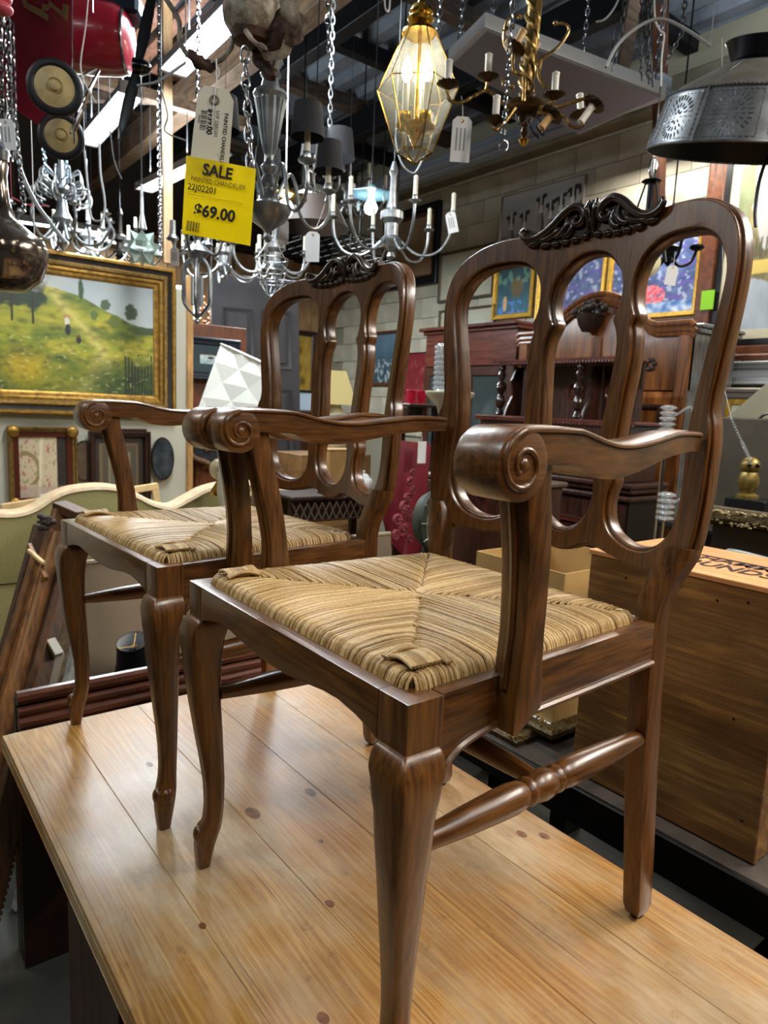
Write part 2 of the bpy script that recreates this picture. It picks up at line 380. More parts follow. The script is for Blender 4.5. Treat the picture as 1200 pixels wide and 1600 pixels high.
PINE = worn_pine()
t = thing('pine_table', 'long worn golden pine table with rounded edges carrying the two armchairs', 'table', (0, 0, 0))
edges = [.2325, .3615, .5215, .6815, .8285, .9665]
KN = mat('knot', '#6e4627', .35, var=.4, vscale=80)
for i in range(5):
    bm = B(); a, b_ = edges[i]+.0002, edges[i+1]-.0002
    box(bm, (a, -.45, .728+rnd.uniform(0, .0004)), (b_, 1.585, .7598), .0007)
    if i == 0:
        for v in bm.verts:
            if v.co.x < a+.002 and v.co.z > .75: v.co.x += .002; 
        es = [e for e in bm.edges if all(v.co.x < a+.004 for v in e.verts) and abs(e.verts[0].co.y-e.verts[1].co.y) > 1]
        bmesh.ops.bevel(bm, geom=es, offset=.010, segments=4, affect='EDGES')
    obj('tabletop_board', bm, PINE, t)
for x, y, rx, ry in ((.664,1.037,.009,.016),(.417,.608,.007,.010),(.901,.721,.008,.011),(.93,.695,.008,.011),(.769,.984,.005,.007),(.543,1.036,.012,.02),(.53,.766,.006,.009),(.36,.83,.005,.007),(.60,.90,.004,.006),(.45,1.3,.006,.012)):
    bm = B(); lathe(bm, [(1, 0), (.55, .00012), (.02, .00012)], 14, (0, 0, 0))
    for v in bm.verts: v.co = Vector((x+v.co.x*rx, y+v.co.y*ry, .7599+v.co.z))
    obj('knot', bm, KN, t)
DKB = wood('case_brown', '#2a160c', '#54301a', 'Z', rough=.45, coat=.2)
bm = B(); box(bm, (.30, 1.02, .0), (.345, 1.34, .728), .002); obj('corner_stile', bm, DKB, t)
bm = B(); box(bm, (.318, -.4, .64), (.345, 1.02, .728), .002); box(bm, (.318, -.4, .0), (.345, 1.02, .08), .002); obj('front_rail', bm, mat('dark_case', '#1d120b', .5), t)
bm = B(); box(bm, (.335, -.4, .08), (.345, 1.02, .64)); obj('front_panel', bm, mat('dark_panel', '#170f0a', .55), t)
bm = B(); box(bm, (.345, 1.30, 0), (.90, 1.34, .728), .002); obj('end_panel', bm, DKB, t)
bm = B(); box(bm, (.88, -.4, 0), (.91, 1.30, .728), .002); obj('back_panel', bm, DKB, t)

# ------------------------------------------------------------------ steel bench and crate
GS = mat('worn_steel', '#4a423b', .42, metal=.35, var=.3, vscale=14, bump=.1)
BS = mat('black_steel', '#14110f', .4, metal=.3, var=.4, vscale=10)
t = thing('steel_bench', 'low dark steel bench with raised lip beside the pine table, holding the wooden crate', 'bench')
bm = B(); box(bm, (1.337, -.6, .606), (2.0, 1.78, .618), .002); obj('deck', bm, GS, t)
bm = B(); box(bm, (1.318, -.6, .53), (1.336, 1.78, .6205), .003); obj('front_lip', bm, BS, t)
bm = B(); box(bm, (1.20, -.6, .47), (1.318, 1.74, .482), .002); obj('ledge', bm, BS, t)
bm = B(); box(bm, (1.16, -.6, .50), (1.19, 1.74, .535), .003); box(bm, (1.195, -.6, .4822), (1.205, 1.74, .50), .002); obj('rail', bm, mat('brown_steel', '#2c2622', .4, metal=.3, var=.5, vscale=8), t)
bm = B(); box(bm, (1.02, -.6, .44), (1.12, 1.74, .47), .003); obj('rail', bm, BS, t)
for y in (-.5, .4, 1.6):
    bm = B(); box(bm, (1.25, y, 0), (1.32, y+.06, .47), .003); obj('leg', bm, BS, t)
    bm = B(); box(bm, (1.85, y, 0), (1.92, y+.06, .606), .003); obj('leg', bm, BS, t)
for y in (-.5, .4, 1.4):
    bm = B(); box(bm, (1.03, y+.061, .44), (1.9, y+.10, .468), .002); obj('cross_bar', bm, BS, t)

CR = wood('crate_side', '#664520', '#b3843f', 'Y', rough=.62, coat=0, grain=.5, fine=75, bump=.5, blot=.45, mid='#7f582a', ctr=.15)
CRT = wood('crate_top', '#b5763c', '#e0a468', 'Y', rough=.55, coat=0, grain=.5, fine=75, bump=.2, blot=.2, ctr=.15)
t = thing('wooden_crate', 'old pine packing crate with stencilled black lettering on its lighter top', 'crate')
x0, x1, y0, y1, z0, z1 = 1.382, 1.69, .528, .968, .6205, 1.178
bm = B(); box(bm, (x0, y0, z0), (x0+.018, y1, z1-.012), .002); obj('side_board', bm, CR, t)
bm = B(); box(bm, (x1-.018, y0, z0), (x1, y1, z1-.012), .002); obj('side_board', bm, CR, t)
bm = B(); box(bm, (x0+.019, y1-.018, z0), (x1-.019, y1-.002, z1-.012), .002); obj('end_board', bm, CR, t)
bm = B(); box(bm, (x0+.019, y0+.002, z0), (x1-.019, y0+.018, z1-.012), .002); obj('end_board', bm, CR, t)
bm = B(); box(bm, (x0+.019, y0+.019, z0), (x1-.019, y1-.019, z0+.01), .001); obj('bottom_board', bm, CR, t)
for a, b_ in ((x0-.003, x0+.066), (x0+.067, x0+.176), (x0+.177, x1+.003)):
    bm = B(); box(bm, (a, y0-.004, z1-.0115), (b_, y1+.004, z1+rnd.uniform(0, .0006)), .0015); obj('lid_board', bm, CRT, t)
INK = mat('stencil_ink', '#2b1a1c', .8)
text_mesh('POUNDS', .075, INK, t, frame_mtx((x0+.100, .715, z1+.0008), (0, -1, 0), (1, 0, 0)), sx=.78, bold=.001)
text_mesh('HAMMER', .062, INK, t, frame_mtx((x0+.165, .675, z1+.0008), (0, -1, 0), (1, 0, 0)), sx=.9, bold=.001)
text_mesh('&', .03, INK, t, frame_mtx((x0+.15, .80, z1+.0008), (0, -1, 0), (1, 0, 0)))
bm = B(); tube(bm, [(x0+.188, .80, z1+.0008), (x0+.188, .60, z1+.0008)], .0022, 4); obj('stencil_rule', bm, INK, t)
NAILM = mat('nail', '#2a211b', .6, metal=.5)
bm = B(); lathe(bm, [(.003, 0), (.003, .0012), (.001, .0016)], 8, (0, 0, 0), (-1, 0, 0)); src = obj('nail', bm, NAILM, t); src.location = (x0-.0002, .6, 1.14)
for y, z in ((.66, 1.13), (.74, 1.14), (.87, 1.13), (.56, .7), (.9, .66), (.6, .9)): share('nail', src, t, (x0-.0002, y, z))
TUBEM = mat('tube_glow', '#ffffff', .5, emit=(.9, .97, 1), estr=14)
FIXM = mat('fixture_white', '#b9bcc0', .5)
def strip(label, a, b_, w=.13):
    """fluorescent fitting hung along a-b"""
    a = Vector(a); b_ = Vector(b_); t = thing('strip_lamp', label, 'lamp', group=None)
    d = (b_-a).normalized(); n = Vector((-d.y, d.x, 0)); L = (b_-a).length
    M = frame_mtx(a, d, n)
    bm = B(); prism(bm, [(-w/2, -.0), (-w*.3, .06), (w*.3, .06), (w/2, 0), (w*.46, 0), (w*.27, .052), (-w*.27, .052), (-w*.46, 0)], 'x', 0, L)
    for v in bm.verts: v.co = M @ v.co
    obj('housing', bm, FIXM, t, False)
    for k in (-1, 1):
        bm = B(); tube(bm, [M @ Vector((.03, k*w*.22, .018)), M @ Vector((L-.03, k*w*.22, .018))], .016, 10); obj('tube', bm, TUBEM, t)
    for x in (.0, L):
        bm = B(); box(bm, (x-.012, -w*.45, .0), (x+.012, w*.45, .05), .002)
        for v in bm.verts: v.co = M @ v.co
        obj('end_cap', bm, FIXM, t)
    for x in (.15*L, .85*L):
        p = M @ Vector((x, 0, .06)); bm = B(); tube(bm, [p, (p.x, p.y, 4.05)], .004, 5); obj('hanger', bm, mat('wire', '#8d8f90', .4, metal=.8), t)
    return t
strip('bright fluorescent strip lamp above the hanging price tags', (1.27, 2.0, 2.95), (1.29, 3.36, 2.95))
strip('bright fluorescent strip lamp behind the red toy aeroplane propeller', (1.22, 3.72, 2.95), (1.25, 4.62, 2.95))
strip('fluorescent strip lamp seen just behind the edge of the yellow tag', (1.88, 4.5, 2.95), (1.82, 5.3, 2.95))
strip('fluorescent strip lamp behind the ornate chandelier over the gold frame', (1.15, 6.95, 2.92), (2.0, 6.78, 2.92))
strip('narrow fluorescent strip lamp ending behind the wooden post', (1.95, 7.05, 2.92), (2.7, 7.15, 2.92))
# flat panel light
t = thing('panel_lamp', 'unlit flat white panel lamp hanging on chains from the roof', 'lamp')
P = [onZ(px, py, 3.1) for px, py in ((757, 42), (700, 98), (905, 210), (1040, 150))]
c0 = sum(P, Vector())/4
bm = B(); prism(bm, [(p.x, p.y) for p in P], 'z', 3.1, 3.16, .006); obj('housing', bm, mat('panel_frame', '#c9cdd2', .4), t)
bm = B(); prism(bm, [(c0.x+(p.x-c0.x)*.955, c0.y+(p.y-c0.y)*.955) for p in P], 'z', 3.094, 3.101); obj('diffuser', bm, mat('diffuser', '#8b8c98', .35, trans=0), t)
CHROME = mat('chrome', '#b9bcc0', .18, metal=1)
def chain(bm, a, b_, link=.028, r=.0022, w=.35, seg=5):
    a = Vector(a); b_ = Vector(b_); d = b_-a; n = max(1, int(d.length/(link*.72))); M0 = frame_mtx((0, 0, 0), d.normalized(), d.orthogonal())
    for i in range(n):
        p = a+d*((i+.5)/n); M = M0.to_3x3() @ Matrix.Rotation((i % 2)*PI/2, 3, 'X')
        pts = []
        for k in range(10):
            q = 2*PI*k/10; pts.append(p+M @ Vector((math.cos(q)*link*.5, math.sin(q)*link*.5*w*1.2, 0)))
        tube(bm, pts, r, seg, closed=True)
for i, p in enumerate(P):
    q = c0+(p-c0)*.9; bm = B(); chain(bm, (q.x, q.y, 3.16), (q.x+.02, q.y, 4.0), .05, .004); obj('chain', bm, CHROME, t)
# unlit long strip housing
t = thing('strip_housing', 'long unlit grey metal strip lamp housing running below the roof', 'lamp')
bm = B()
for (w, z0, z1, m_) in ((.10, 3.03, 3.09, 0), (.20, 3.0, 3.03, 0), (.05, 2.985, 3.0, 0)): box(bm, (3.9-w/2, 2.5, z0+.37), (3.9+w/2, 5.6, z1+.37), .004)
obj('housing', bm, mat('grey_housing', '#7d858e', .45, metal=.3), t)
for y in (2.9, 5.2):
    bm = B(); tube(bm, [(3.9, y, 3.46), (3.9, y, 4.05)], .005, 5); obj('hanger', bm, CHROME, t)

strip('double fluorescent strip lamp added behind the silver chandelier for the table sheen', (2.8, 4.55, 3.0), (2.8, 5.6, 3.0), .2)  # fitting added so the table top catches a pale sheen
# ================================================================== the two rush-seat armchairs
OAK = {a: wood('oak_'+a, '#321c0c', '#80501f', a, rough=.34, coat=.45, fine=170, bump=.25, blot=.25, ctr=.15) for a in 'XYZ'}
CARVE = mat('carved_oak', '#24150d', .32, coat=.4, var=.4, vscale=60)
def back_y(x, z): return .515+.068*(z-.54)-.8*x*x
half_out = [(.0,1.022),(.06,1.022),(.135,1.021),(.173,1.019),(.209,1.009),(.241,.988),(.258,.963),(.265,.935),(.2665,.90),(.2625,.85),(.2565,.80),(.252,.765),(.2515,.74),(.2575,.722),(.261,.70),(.2615,.675),(.262,.628),(.258,.58),(.250,.548),(.232,.530),(.203,.519),(.17,.5165),(.135,.518),(.10,.5245),(.072,.530),(.05,.528),(.025,.517),(0,.5135)]
half_cen = [(.0,.980),(.032,.973),(.055,.952),(.066,.93),(.068,.905),(.063,.882),(.0575,.872),(.064,.858),(.069,.842),(.0705,.82),(.069,.79),(.066,.755),(.062,.715),(.061,.68),(.0615,.66),(.055,.642),(.0595,.628),(.0605,.603),(.054,.577),(.037,.556),(.014,.543),(0,.541)]
side_hole = [(.165,.981),(.195,.977),(.222,.963),(.238,.943),(.2465,.920),(.247,.895),(.242,.86),(.235,.82),(.229,.78),(.225,.745),(.2215,.715),(.2225,.68),(.2245,.65),(.2245,.62),(.221,.595),(.211,.57),(.192,.55),(.167,.540),(.138,.5395),(.110,.550),(.094,.566),(.087,.586),(.087,.61),(.093,.632),(.089,.648),(.089,.68),(.0905,.72),(.093,.76),(.097,.79),(.0985,.82),(.096,.845),(.092,.862),(.0965,.874),(.0915,.886),(.0875,.905),(.0885,.932),(.099,.958),(.119,.975),(.142,.981)]
def smooth2(p, n=3): return [(v.x, v.y) for v in crom([(a, b, 0) for a, b in p], n, True)]
def mirror_close(h): return h+[(-x, z) for x, z in reversed(h) if x > 1e-6]
def offset_poly(p, d):
    n = len(p); A = sum(p[i][0]*p[(i+1) % n][1]-p[(i+1) % n][0]*p[i][1] for i in range(n)); s = 1 if A > 0 else -1
    out = []
    for i in range(n):
        a = Vector(p[i-1]); c = Vector(p[(i+1) % n]); t = (c-a).normalized(); out.append((p[i][0]+s*t.y*d, p[i][1]-s*t.x*d))
    return out
def plate(outer, holes, thick, bev, res=2):
    cu = bpy.data.curves.new('c', 'CURVE'); cu.dimensions = '2D'; cu.fill_mode = 'BOTH'; cu.extrude = thick/2-bev; cu.bevel_depth = bev; cu.bevel_resolution = res; cu.offset = -bev
    for p in [outer]+holes:
        s = cu.splines.new('POLY'); s.points.add(len(p)-1)
        for q, (x, z) in zip(s.points, p): q.co = (x, z, 0, 1)
        s.use_cyclic_u = True
    t = bpy.data.objects.new('tmp', cu); COL.objects.link(t); dg = bpy.context.evaluated_depsgraph_get()
    me = bpy.data.meshes.new_from_object(t.evaluated_get(dg)); bpy.data.objects.remove(t)
    return me
def back_bm():
    bm = B()
    O = smooth2(mirror_close(half_out)); C = smooth2(mirror_close(half_cen)); S = smooth2(side_hole); S2 = [(-x, z) for x, z in S]
    for (o_, hs, th, yo, bv) in ((offset_poly(O, .003), [offset_poly(h, -.0045) for h in (C, S, S2)], .024, .020, .003), (offset_poly(O, -.001), [offset_poly(h, .0005) for h in (C, S, S2)], .012, .0055, .0014)):
        me = plate(o_, hs, th, bv, 2 if th > .02 else 0)
        b2 = B(); b2.from_mesh(me); bmesh.ops.remove_doubles(b2, verts=b2.verts[:], dist=1e-5)
        for k in range(-13, 14):
            bmesh.ops.bisect_plane(b2, geom=b2.verts[:]+b2.edges[:]+b2.faces[:], plane_co=(k*.02, 0, 0), plane_no=(1, 0, 0))
        for v in b2.verts:
            x, z, t = v.co; v.co = (x, back_y(x, z)+yo-t, z)
        tmp = bpy.data.meshes.new('t'); b2.to_mesh(tmp); b2.free(); bm.from_mesh(tmp); bpy.data.meshes.remove(tmp); bpy.data.meshes.remove(me)
    return bm
def rel(x, z, f=0): return (x, back_y(x, z)-f, z)
def crest_bm():
    bm = B()
    for s in (1, -1):
        # backing leaf
        top = [(.0,1.048),(.018,1.046),(.036,1.049),(.058,1.038),(.076,1.026),(.096,1.021),(.112,1.027),(.124,1.032)]
        bot = [(.128,1.020),(.112,1.006),(.09,1.001),(.06,1.000),(.03,1.002),(0,1.003)]
        poly = [(s*x, z) for x, z in top+bot]
        vs = prism(bm, poly, 'y', -.004, .018)
        for v in vs: v.co.y += back_y(v.co.x, v.co.z)
        # outer C and S scrolls
        def T(pts, r, f=.006, seg=7):
            P = crom([rel(s*x, z, f) for x, z in pts], 5)
            n = len(P); rs = [r*(.45+.75*math.sin(PI*min(1, (i+.6)/n))) for i in range(n)]
            tube(bm, P, rs, seg)
        T([(.124,1.031),(.13,1.026),(.124,1.016),(.108,1.012),(.09,1.017),(.072,1.028),(.054,1.043),(.037,1.051),(.02,1.046),(.014,1.034),(.020,1.024),(.031,1.025),(.033,1.033),(.026,1.036)], .0062, .008)
        T([(.048,1.040),(.047,1.026),(.055,1.014),(.068,1.010)], .0058)
        T([(.04,1.036),(.036,1.022),(.042,1.011),(.052,1.008)], .005)
        T([(.066,1.028),(.066,1.018),(.08,1.010),(.10,1.008)], .0052)
        T([(.084,1.017),(.092,1.010),(.104,1.007),(.117,1.012)], .004)
        for x, z, a in ((.012,1.004,.008),(.03,1.002,.009),(.048,1.0005,.009),(.066,1.0,.009),(.086,1.001,.011),(.108,1.005,.013)):
            ball(bm, rel(s*x, z, .004), 1, (a, .006, .0055), 10, 6)
    for x in (-.004, .004): tube(bm, crom([rel(x*1.6, 1.055, .008), rel(x*2.2, 1.045, .011), rel(x, 1.025, .008), rel(x, 1.006, .006)], 4), [.0035, .0062, .005, .003], 8)
    ball(bm, rel(0, 1.05, .006), 1, (.008, .007, .007), 10, 6)
    return bm
def front_rail_poly():
    top = [(-.2125,.46),(.2125,.46)]
    bot = [(.2125,.4085),(.2,.4135),(.175,.4195),(.145,.4235),(.115,.4225),(.08,.418),(.04,.4135),(0,.412),(-.04,.4135),(-.08,.418),(-.115,.4225),(-.145,.4235),(-.175,.4195),(-.2,.4135),(-.2125,.4085)]
    return top+bot
def side_x(y): return .2577-.0281*y/.4435
RX = .022
def strandseat():
    """envelope rush weave: every strand a bent tube"""
    bm = B(); r_ = random.Random(3)
    yf, yb = .020, .432; hf, hb = .237, .212
    ztop = .4785; zc = .4725
    cx, cyy = 0, .232
    def hw(y): return hf+(hb-hf)*(y-yf)/(yb-yf)
    # perimeter is a rounded quad
    def zprof(d, length):
        # d distance inward from the edge
        R = .012
        if d < R: return .459+math.sqrt(max(0, R*R-(R-d)**2))*1.15
        return .4728+.005*math.sin(min(1, (d-R)/.05)*PI/2)-.0045*(d/length)**2
    sp = .0035
    def strand(edge, inw, length, rad):
        P = []
        n = 8+int(length/.02)
        side = Vector((-inw[1], inw[0], 0)); j = r_.uniform(-.0008, .0008); k2 = r_.uniform(-.001, .001)
        ds = [-.001, .001, .004, .008, .013]+[.013+(length-.013)*(i+1)/n for i in range(n)]
        zj = r_.uniform(-.0007, .0007)
        for i, d in enumerate(ds):
            if d > length and i > 4: break
            d2 = min(d, length)
            w_ = side*(j+k2*math.sin(d2*60+j*5000)+r_.uniform(-.00035, .00035))
            z = zprof(max(d2, 0), max(length, .02))+zj
            if d2 > length-.008 and i > 4: z -= .0035*(1-(length-d2)/.008)
            if d <= 0: z = .4575
            P.append(Vector((edge[0]+inw[0]*d2, edge[1]+inw[1]*d2, z))+w_)
        tube(bm, P, rad, 5, cap=True)
    def rc(t, half, R=.022):
        # how far an end strand is drawn in at a rounded corner
        e = half-abs(t)
        return 0 if e > R else R-math.sqrt(max(0, R*R-(R-e)**2))
    # front & back strands run along y
    for front in (True, False):
        y0 = yf if front else yb; half = hf if front else hb
        n = int(2*half/sp)
        for i in range(n+1):
            x = -half+2*half*i/n
            L = abs(cyy-y0)*(1-abs(x)/half)
            if abs(x) < .016: L = abs(cyy-y0)-.002
            pull = rc(x, half)
            if L-pull < .004: continue
            strand((x, y0+(pull if front else -pull)), (0, 1 if front else -1), max(L, .012)-pull, sp*.53*r_.uniform(.9, 1.08))
            # strand continues from the edge
    for s in (1, -1):
        n = int((yb-yf)/sp)
        for i in range(n+1):
            y = yf+(yb-yf)*i/n; X = hw(y)
            if y < cyy: L = X*(y-yf)/(cyy-yf)
            else: L = X*(yb-y)/(yb-cyy)
            L = min(L, X-.012)
            m = (yf+yb)/2; pull = rc(y-m, (yb-yf)/2)
            if L-pull < .004: continue
            strand((s*(X-pull), y), (-s, 0), max(L, .012)-pull, sp*.53*r_.uniform(.9, 1.08))
    # woven corner pads on the front corners
    for s in (1, -1):
        for i in range(9):
            t = i/8
            a = Vector((s*(hf-.052+.000*t), yf+.013+.036*t, 0)); b = Vector((s*(hf-.014), yf+.013+.036*t, 0))
            P = [Vector((a.x+(b.x-a.x)*k/6, a.y, .4775+.0045*math.sin(PI*k/6))) for k in range(7)]
            tube(bm, P, .0026, 5)
        for (x0, y0, x1, y1) in ((hf-.055, yf+.052, hf-.008, yf+.054), (hf-.055, yf+.008, hf-.056, yf+.056)):
            for o_ in (0, .0045):
                P = [Vector((s*(x0+(x1-x0)*k/6+(o_ if x1-x0 < .01 else 0)), y0+(y1-y0)*k/6+(o_ if x1-x0 > .01 else 0), .477+.006*math.sin(PI*k/6))) for k in range(7)]
                tube(bm, P, .0027, 5)
    return bm
def rush_mat():
    m = bpy.data.materials.new('rush'); nt, b = nodes(m); L = nt.links.new; N = nt.nodes.new
    geo = N('ShaderNodeNewGeometry'); tc = N('ShaderNodeTexCoord')
    n1 = N('ShaderNodeTexNoise'); n1.inputs['Scale'].default_value = 240; n1.inputs['Detail'].default_value = 3; L(tc.outputs['Object'], n1.inputs['Vector'])
    ad = N('ShaderNodeMath'); ad.operation = 'MULTIPLY_ADD'; ad.inputs[1].default_value = .55; L(geo.outputs['Random Per Island'], ad.inputs[0])
    s = N('ShaderNodeMath'); s.operation = 'MULTIPLY'; s.inputs[1].default_value = .5; L(n1.outputs['Fac'], s.inputs[0]); L(s.outputs[0], ad.inputs[2])
    cr = N('ShaderNodeValToRGB'); e = cr.color_ramp.elements; e[0].position = .15; e[0].color = hx('#7c6136'); e[1].position = .85; e[1].color = hx('#dfc08b'); q = e.new(.5); q.color = hx('#b49058')
    L(ad.outputs[0], cr.inputs['Fac']); L(cr.outputs['Color'], b.inputs['Base Color']); b.inputs['Roughness'].default_value = .42
    return m
RUSH = rush_mat()
def make_chair(label):
    c = thing('armchair', label, 'chair', group='rush-seat armchairs on the pine table')
    obj('backrest', back_bm(), OAK['Z'], c, angle=32)
    obj('crest_carving', crest_bm(), CARVE, c, angle=60)
    # rails
    bm = B(); prism(bm, front_rail_poly(), 'y', 0, .024, .0015); obj('front_rail', bm, OAK['X'], c)
    for s in (1, -1):
        bm = B()
        prof = [(.0455,.46),(.447,.46),(.447,.406),(.42,.4055),(.30,.405),(.20,.4055),(.15,.4075),(.125,.4085),(.095,.405),(.07,.3985),(.055,.389),(.0455,.378)]
        vs = prism(bm, prof, 'x', 0, .022, .0015)
        for v in vs: v.co.x = s*(side_x(v.co.y)-v.co.x)
        # bead along the lower edge
        bead = crom([(0, .447, .4045), (0, .30, .404), (0, .20, .4045), (0, .15, .4065), (0, .125, .4075), (0, .095, .404), (0, .07, .3975), (0, .055, .388), (0, .046, .375)], 4)
        tube(bm, [Vector((s*(side_x(p.y)+.0005), p.y, p.z)) for p in bead], .0042, 7)
        obj('side_rail', bm, OAK['Y'], c)
    bm = B(); box(bm, (-.21, .425, .405), (.21, .447, .462), .0015); obj('rear_rail', bm, OAK['X'], c)
    # cabriole front legs (section turned to the diagonal)
    for s in (1, -1):
        bm = B()
        st = [(.411,.0025,.0170),(.4095,.0035,.0215),(.406,.0048,.0245),(.400,.0062,.0262),(.393,.0076,.0272),(.386,.0088,.0276),(.376,.0098,.0274),(.36,.0102,.0262),(.345,.0100,.0253),(.31,.009,.0235),(.27,.0065,.0215),(.23,.003,.0195),(.185,-.001,.0168),(.145,-.004,.0148),(.11,-.0045,.0138),(.085,-.003,.0140),(.068,.000,.0155),(.052,.0040,.0160),(.038,.0060,.0150),(.022,.0070,.0130),(.006,.0075,.0110),(0.0,.0075,.0100)]
        secs = []
        for z, e, h in st:
            sec = rsec(s*(.233+e), .0245-e, h, h, z, .62 if z < .30 else .5 if z < .35 else .34 if z < .38 else .16, 4)
            if s < 0: sec = sec[::-1]
            secs.append(sec)
        loft(bm, secs)
        bmesh.ops.recalc_face_normals(bm, faces=bm.faces[:])
        # corner block above the knee
        prism(bm, [(s*.2126,.4597),(s*.2577,.4597),(s*.2577,.394),(s*.242,.394),(s*.2335,.3965),(s*.222,.4035),(s*.2126,.4086)], 'y', 0.0004, .045, .0018)
        # foot volutes
        for (dx, dy, ax) in ((1, 0, (0, 1, 0)), (0, -1, (1, 0, 0))):
            px_ = s*(.233+.004)+s*dx*.0125; py_ = .0245-.004+dy*.0125
            ball(bm, (px_, py_, .058), 1, (.0085 if dx else .0115, .0085 if dy else .0115, .0145), 12, 8)
        obj('leg', bm, OAK['Z'], c, angle=50)
    # rear legs
    for s in (1, -1):
        bm = B(); secs = []
        for z, x0, x1, y0, y1 in ((.006,.205,.2265,.486,.512),(.02,.202,.2297,.4825,.515),(.1,.2005,.2297,.474,.508),(.23,.199,.2297,.4575,.493),(.34,.199,.2297,.4475,.483),(.40,.199,.2297,.4435,.480),(.462,.199,.2297,.4435,.478),(.49,.201,.2335,.446,.481),(.52,.207,.2440,.4525,.488),(.549,.216,.2560,.459,.4935),(.562,.224,.2575,.461,.492)):
            sec = rsec(s*(x0+x1)/2, (y0+y1)/2, (x1-x0)/2, (y1-y0)/2, z, .12, 2)
            secs.append(sec if s > 0 else sec[::-1])
        loft(bm, secs); lg = obj('leg', bm, OAK['Z'], c)
        bm = B(); lathe(bm, [(.009, 0), (.0095, .004), (.0085, .008)], 14, (s*.216, .499, 0)); obj('glide', bm, mat('black_glide', '#0c0b0a', .5), lg)
    # arms
    for s in (1, -1):
        bm = B()
        # stations: y, x_out, width, z_top, z_bot
        A0 = [(.464,.2555,.036,.7125,.6895),(.43,.2605,.038,.7135,.688),(.395,.267,.040,.7125,.6855),(.36,.2735,.043,.7085,.6815),(.32,.281,.046,.7035,.674),(.28,.287,.049,.700,.667),(.245,.2925,.051,.7005,.6635),(.215,.297,.052,.7045,.664),(.19,.300,.053,.710,.6685),(.172,.3025,.054,.7135,.6755),(.162,.304,.0545,.7145,.6795),(.13,.308,.055,.7155,.680),(.10,.311,.0555,.7155,.682),(.078,.3125,.056,.7145,.682)]
        A = [(y, xo-.0075*(1-y/.464), wd, zt, zb) for y, xo, wd, zt, zb in A0]
        bodies = []
        ring = crom([(a[0], a[1], a[2]) for a in A], 3); ring2 = crom([(a[0], a[3], a[4]) for a in A], 3)
        for q, t in zip(ring, ring2):
            y, xo, wd = q; zt, zb = t.y, t.z
            z1 = zt-.0065
            sec = [(s*(xo-.0018), y, z1), (s*(xo-.0012), y, (z1+zb)/2), (s*(xo-.0018), y, zb), (s*(xo-wd+.0018), y, zb), (s*(xo-wd+.0012), y, (z1+zb)/2), (s*(xo-wd+.0018), y, z1)]
            cap = [(s*(xo-.0025), y, z1), (s*(xo+.0008), y, z1+.0018), (s*(xo+.0008), y, zt-.0022), (s*(xo-.0022), y, zt), (s*(xo-wd/2), y, zt+.0012), (s*(xo-wd+.0022), y, zt), (s*(xo-wd-.0008), y, zt-.0022), (s*(xo-wd-.0008), y, z1+.0018), (s*(xo-wd+.0025), y, z1)]
            bodies.append((sec if s < 0 else sec[::-1], cap if s < 0 else cap[::-1]))
        loft(bm, [b[0] for b in bodies]); loft(bm, [b[1] for b in bodies])
        cyl = [(.0295, 0), (.0325, .0012), (.0335, .004), (.0335, .052), (.0325, .0552), (.0295, .0565)]
        xin = .2500
        lathe(bm, cyl, 32, (s*xin, .077, .6815), (s, 0, 0))
        obj('armrest', bm, OAK['Y'], c, angle=45)
        for nm, xf in (('scroll', xin+.0563), ('scroll', xin+.0002)):
            bm = B()
            P = []; 
            for k in range(44):
                a = PI*.52+k/43*PI*2.8; rr = .0295*(1-.72*(k/43)**.8)
                P.append((s*xf, .077-rr*math.cos(a)*-1, .6815+rr*math.sin(a)))
            tube(bm, P, [.0042*(1-.45*i/43) for i in range(44)], 7)
            ball(bm, (s*xf, .077, .6815), 1, (.0028, .0065, .0065), 10, 6)
            obj(nm, bm, OAK['Y'], c, angle=60)
        pass
        # support
        bm = B(); secs = []
        S = [(.404,.2445,.2745,.1265,.133),(.414,.243,.2752,.126,.150),(.426,.242,.276,.1258,.1665),(.45,.241,.2765,.1262,.166),(.479,.2415,.2775,.1275,.1615),(.51,.244,.280,.1275,.158),(.55,.249,.286,.122,.153),(.59,.2545,.2925,.114,.1465),(.63,.259,.298,.104,.1385),(.66,.262,.301,.0965,.1315),(.684,.264,.303,.094,.129)]
        S = [(z, x0-.006*max(0, (z-.5)/.18), x1-.006*max(0, (z-.5)/.18), y0, y1) for z, x0, x1, y0, y1 in S]
        for z, x0, x1, y0, y1 in S:
            sec = rsec(s*(x0+x1)/2, (y0+y1)/2, (x1-x0)/2, (y1-y0)/2, z, .22, 2)
            secs.append(sec if s > 0 else sec[::-1])
        loft(bm, secs)
        tube(bm, crom([(s*((a[1]+a[2])/2), a[3]-.0012, a[0]) for a in S[3:]], 3), .0042, 6)
        obj('arm_support', bm, OAK['Z'], c)
        # turned side stretcher
        bm = B(); p0 = Vector((s*.226, .036, .287)); p1 = Vector((s*.217, .472, .291)); L = (p1-p0).length
        prof = [(.0095,0),(.012,.03),(.0155,.08),(.0178,.13),(.0182,.155),(.0165,.17),(.0135,.1765),(.0165,.180),(.0175,.1835),(.0160,.188),(.0145,.190),(.0178,.198),(.0190,.208),(.0178,.219),(.0145,.227),(.0160,.2295),(.0175,.234),(.0165,.238),(.0135,.241),(.0165,.247),(.0182,.262),(.0178,.29),(.0158,.34),(.0125,.395),(.0098,L)]
        lathe(bm, prof, 24, p0, (p1-p0)); obj('stretcher', bm, OAK['Y'], c, angle=50)
    bm = B(); lathe(bm, [(.010,0),(.013,.05),(.0155,.12),(.0165,.2),(.0165,.22),(.0155,.3),(.013,.37),(.010,.42)], 20, (-.21, .25, .289), (1, 0, 0)); obj('cross_stretcher', bm, OAK['X'], c)
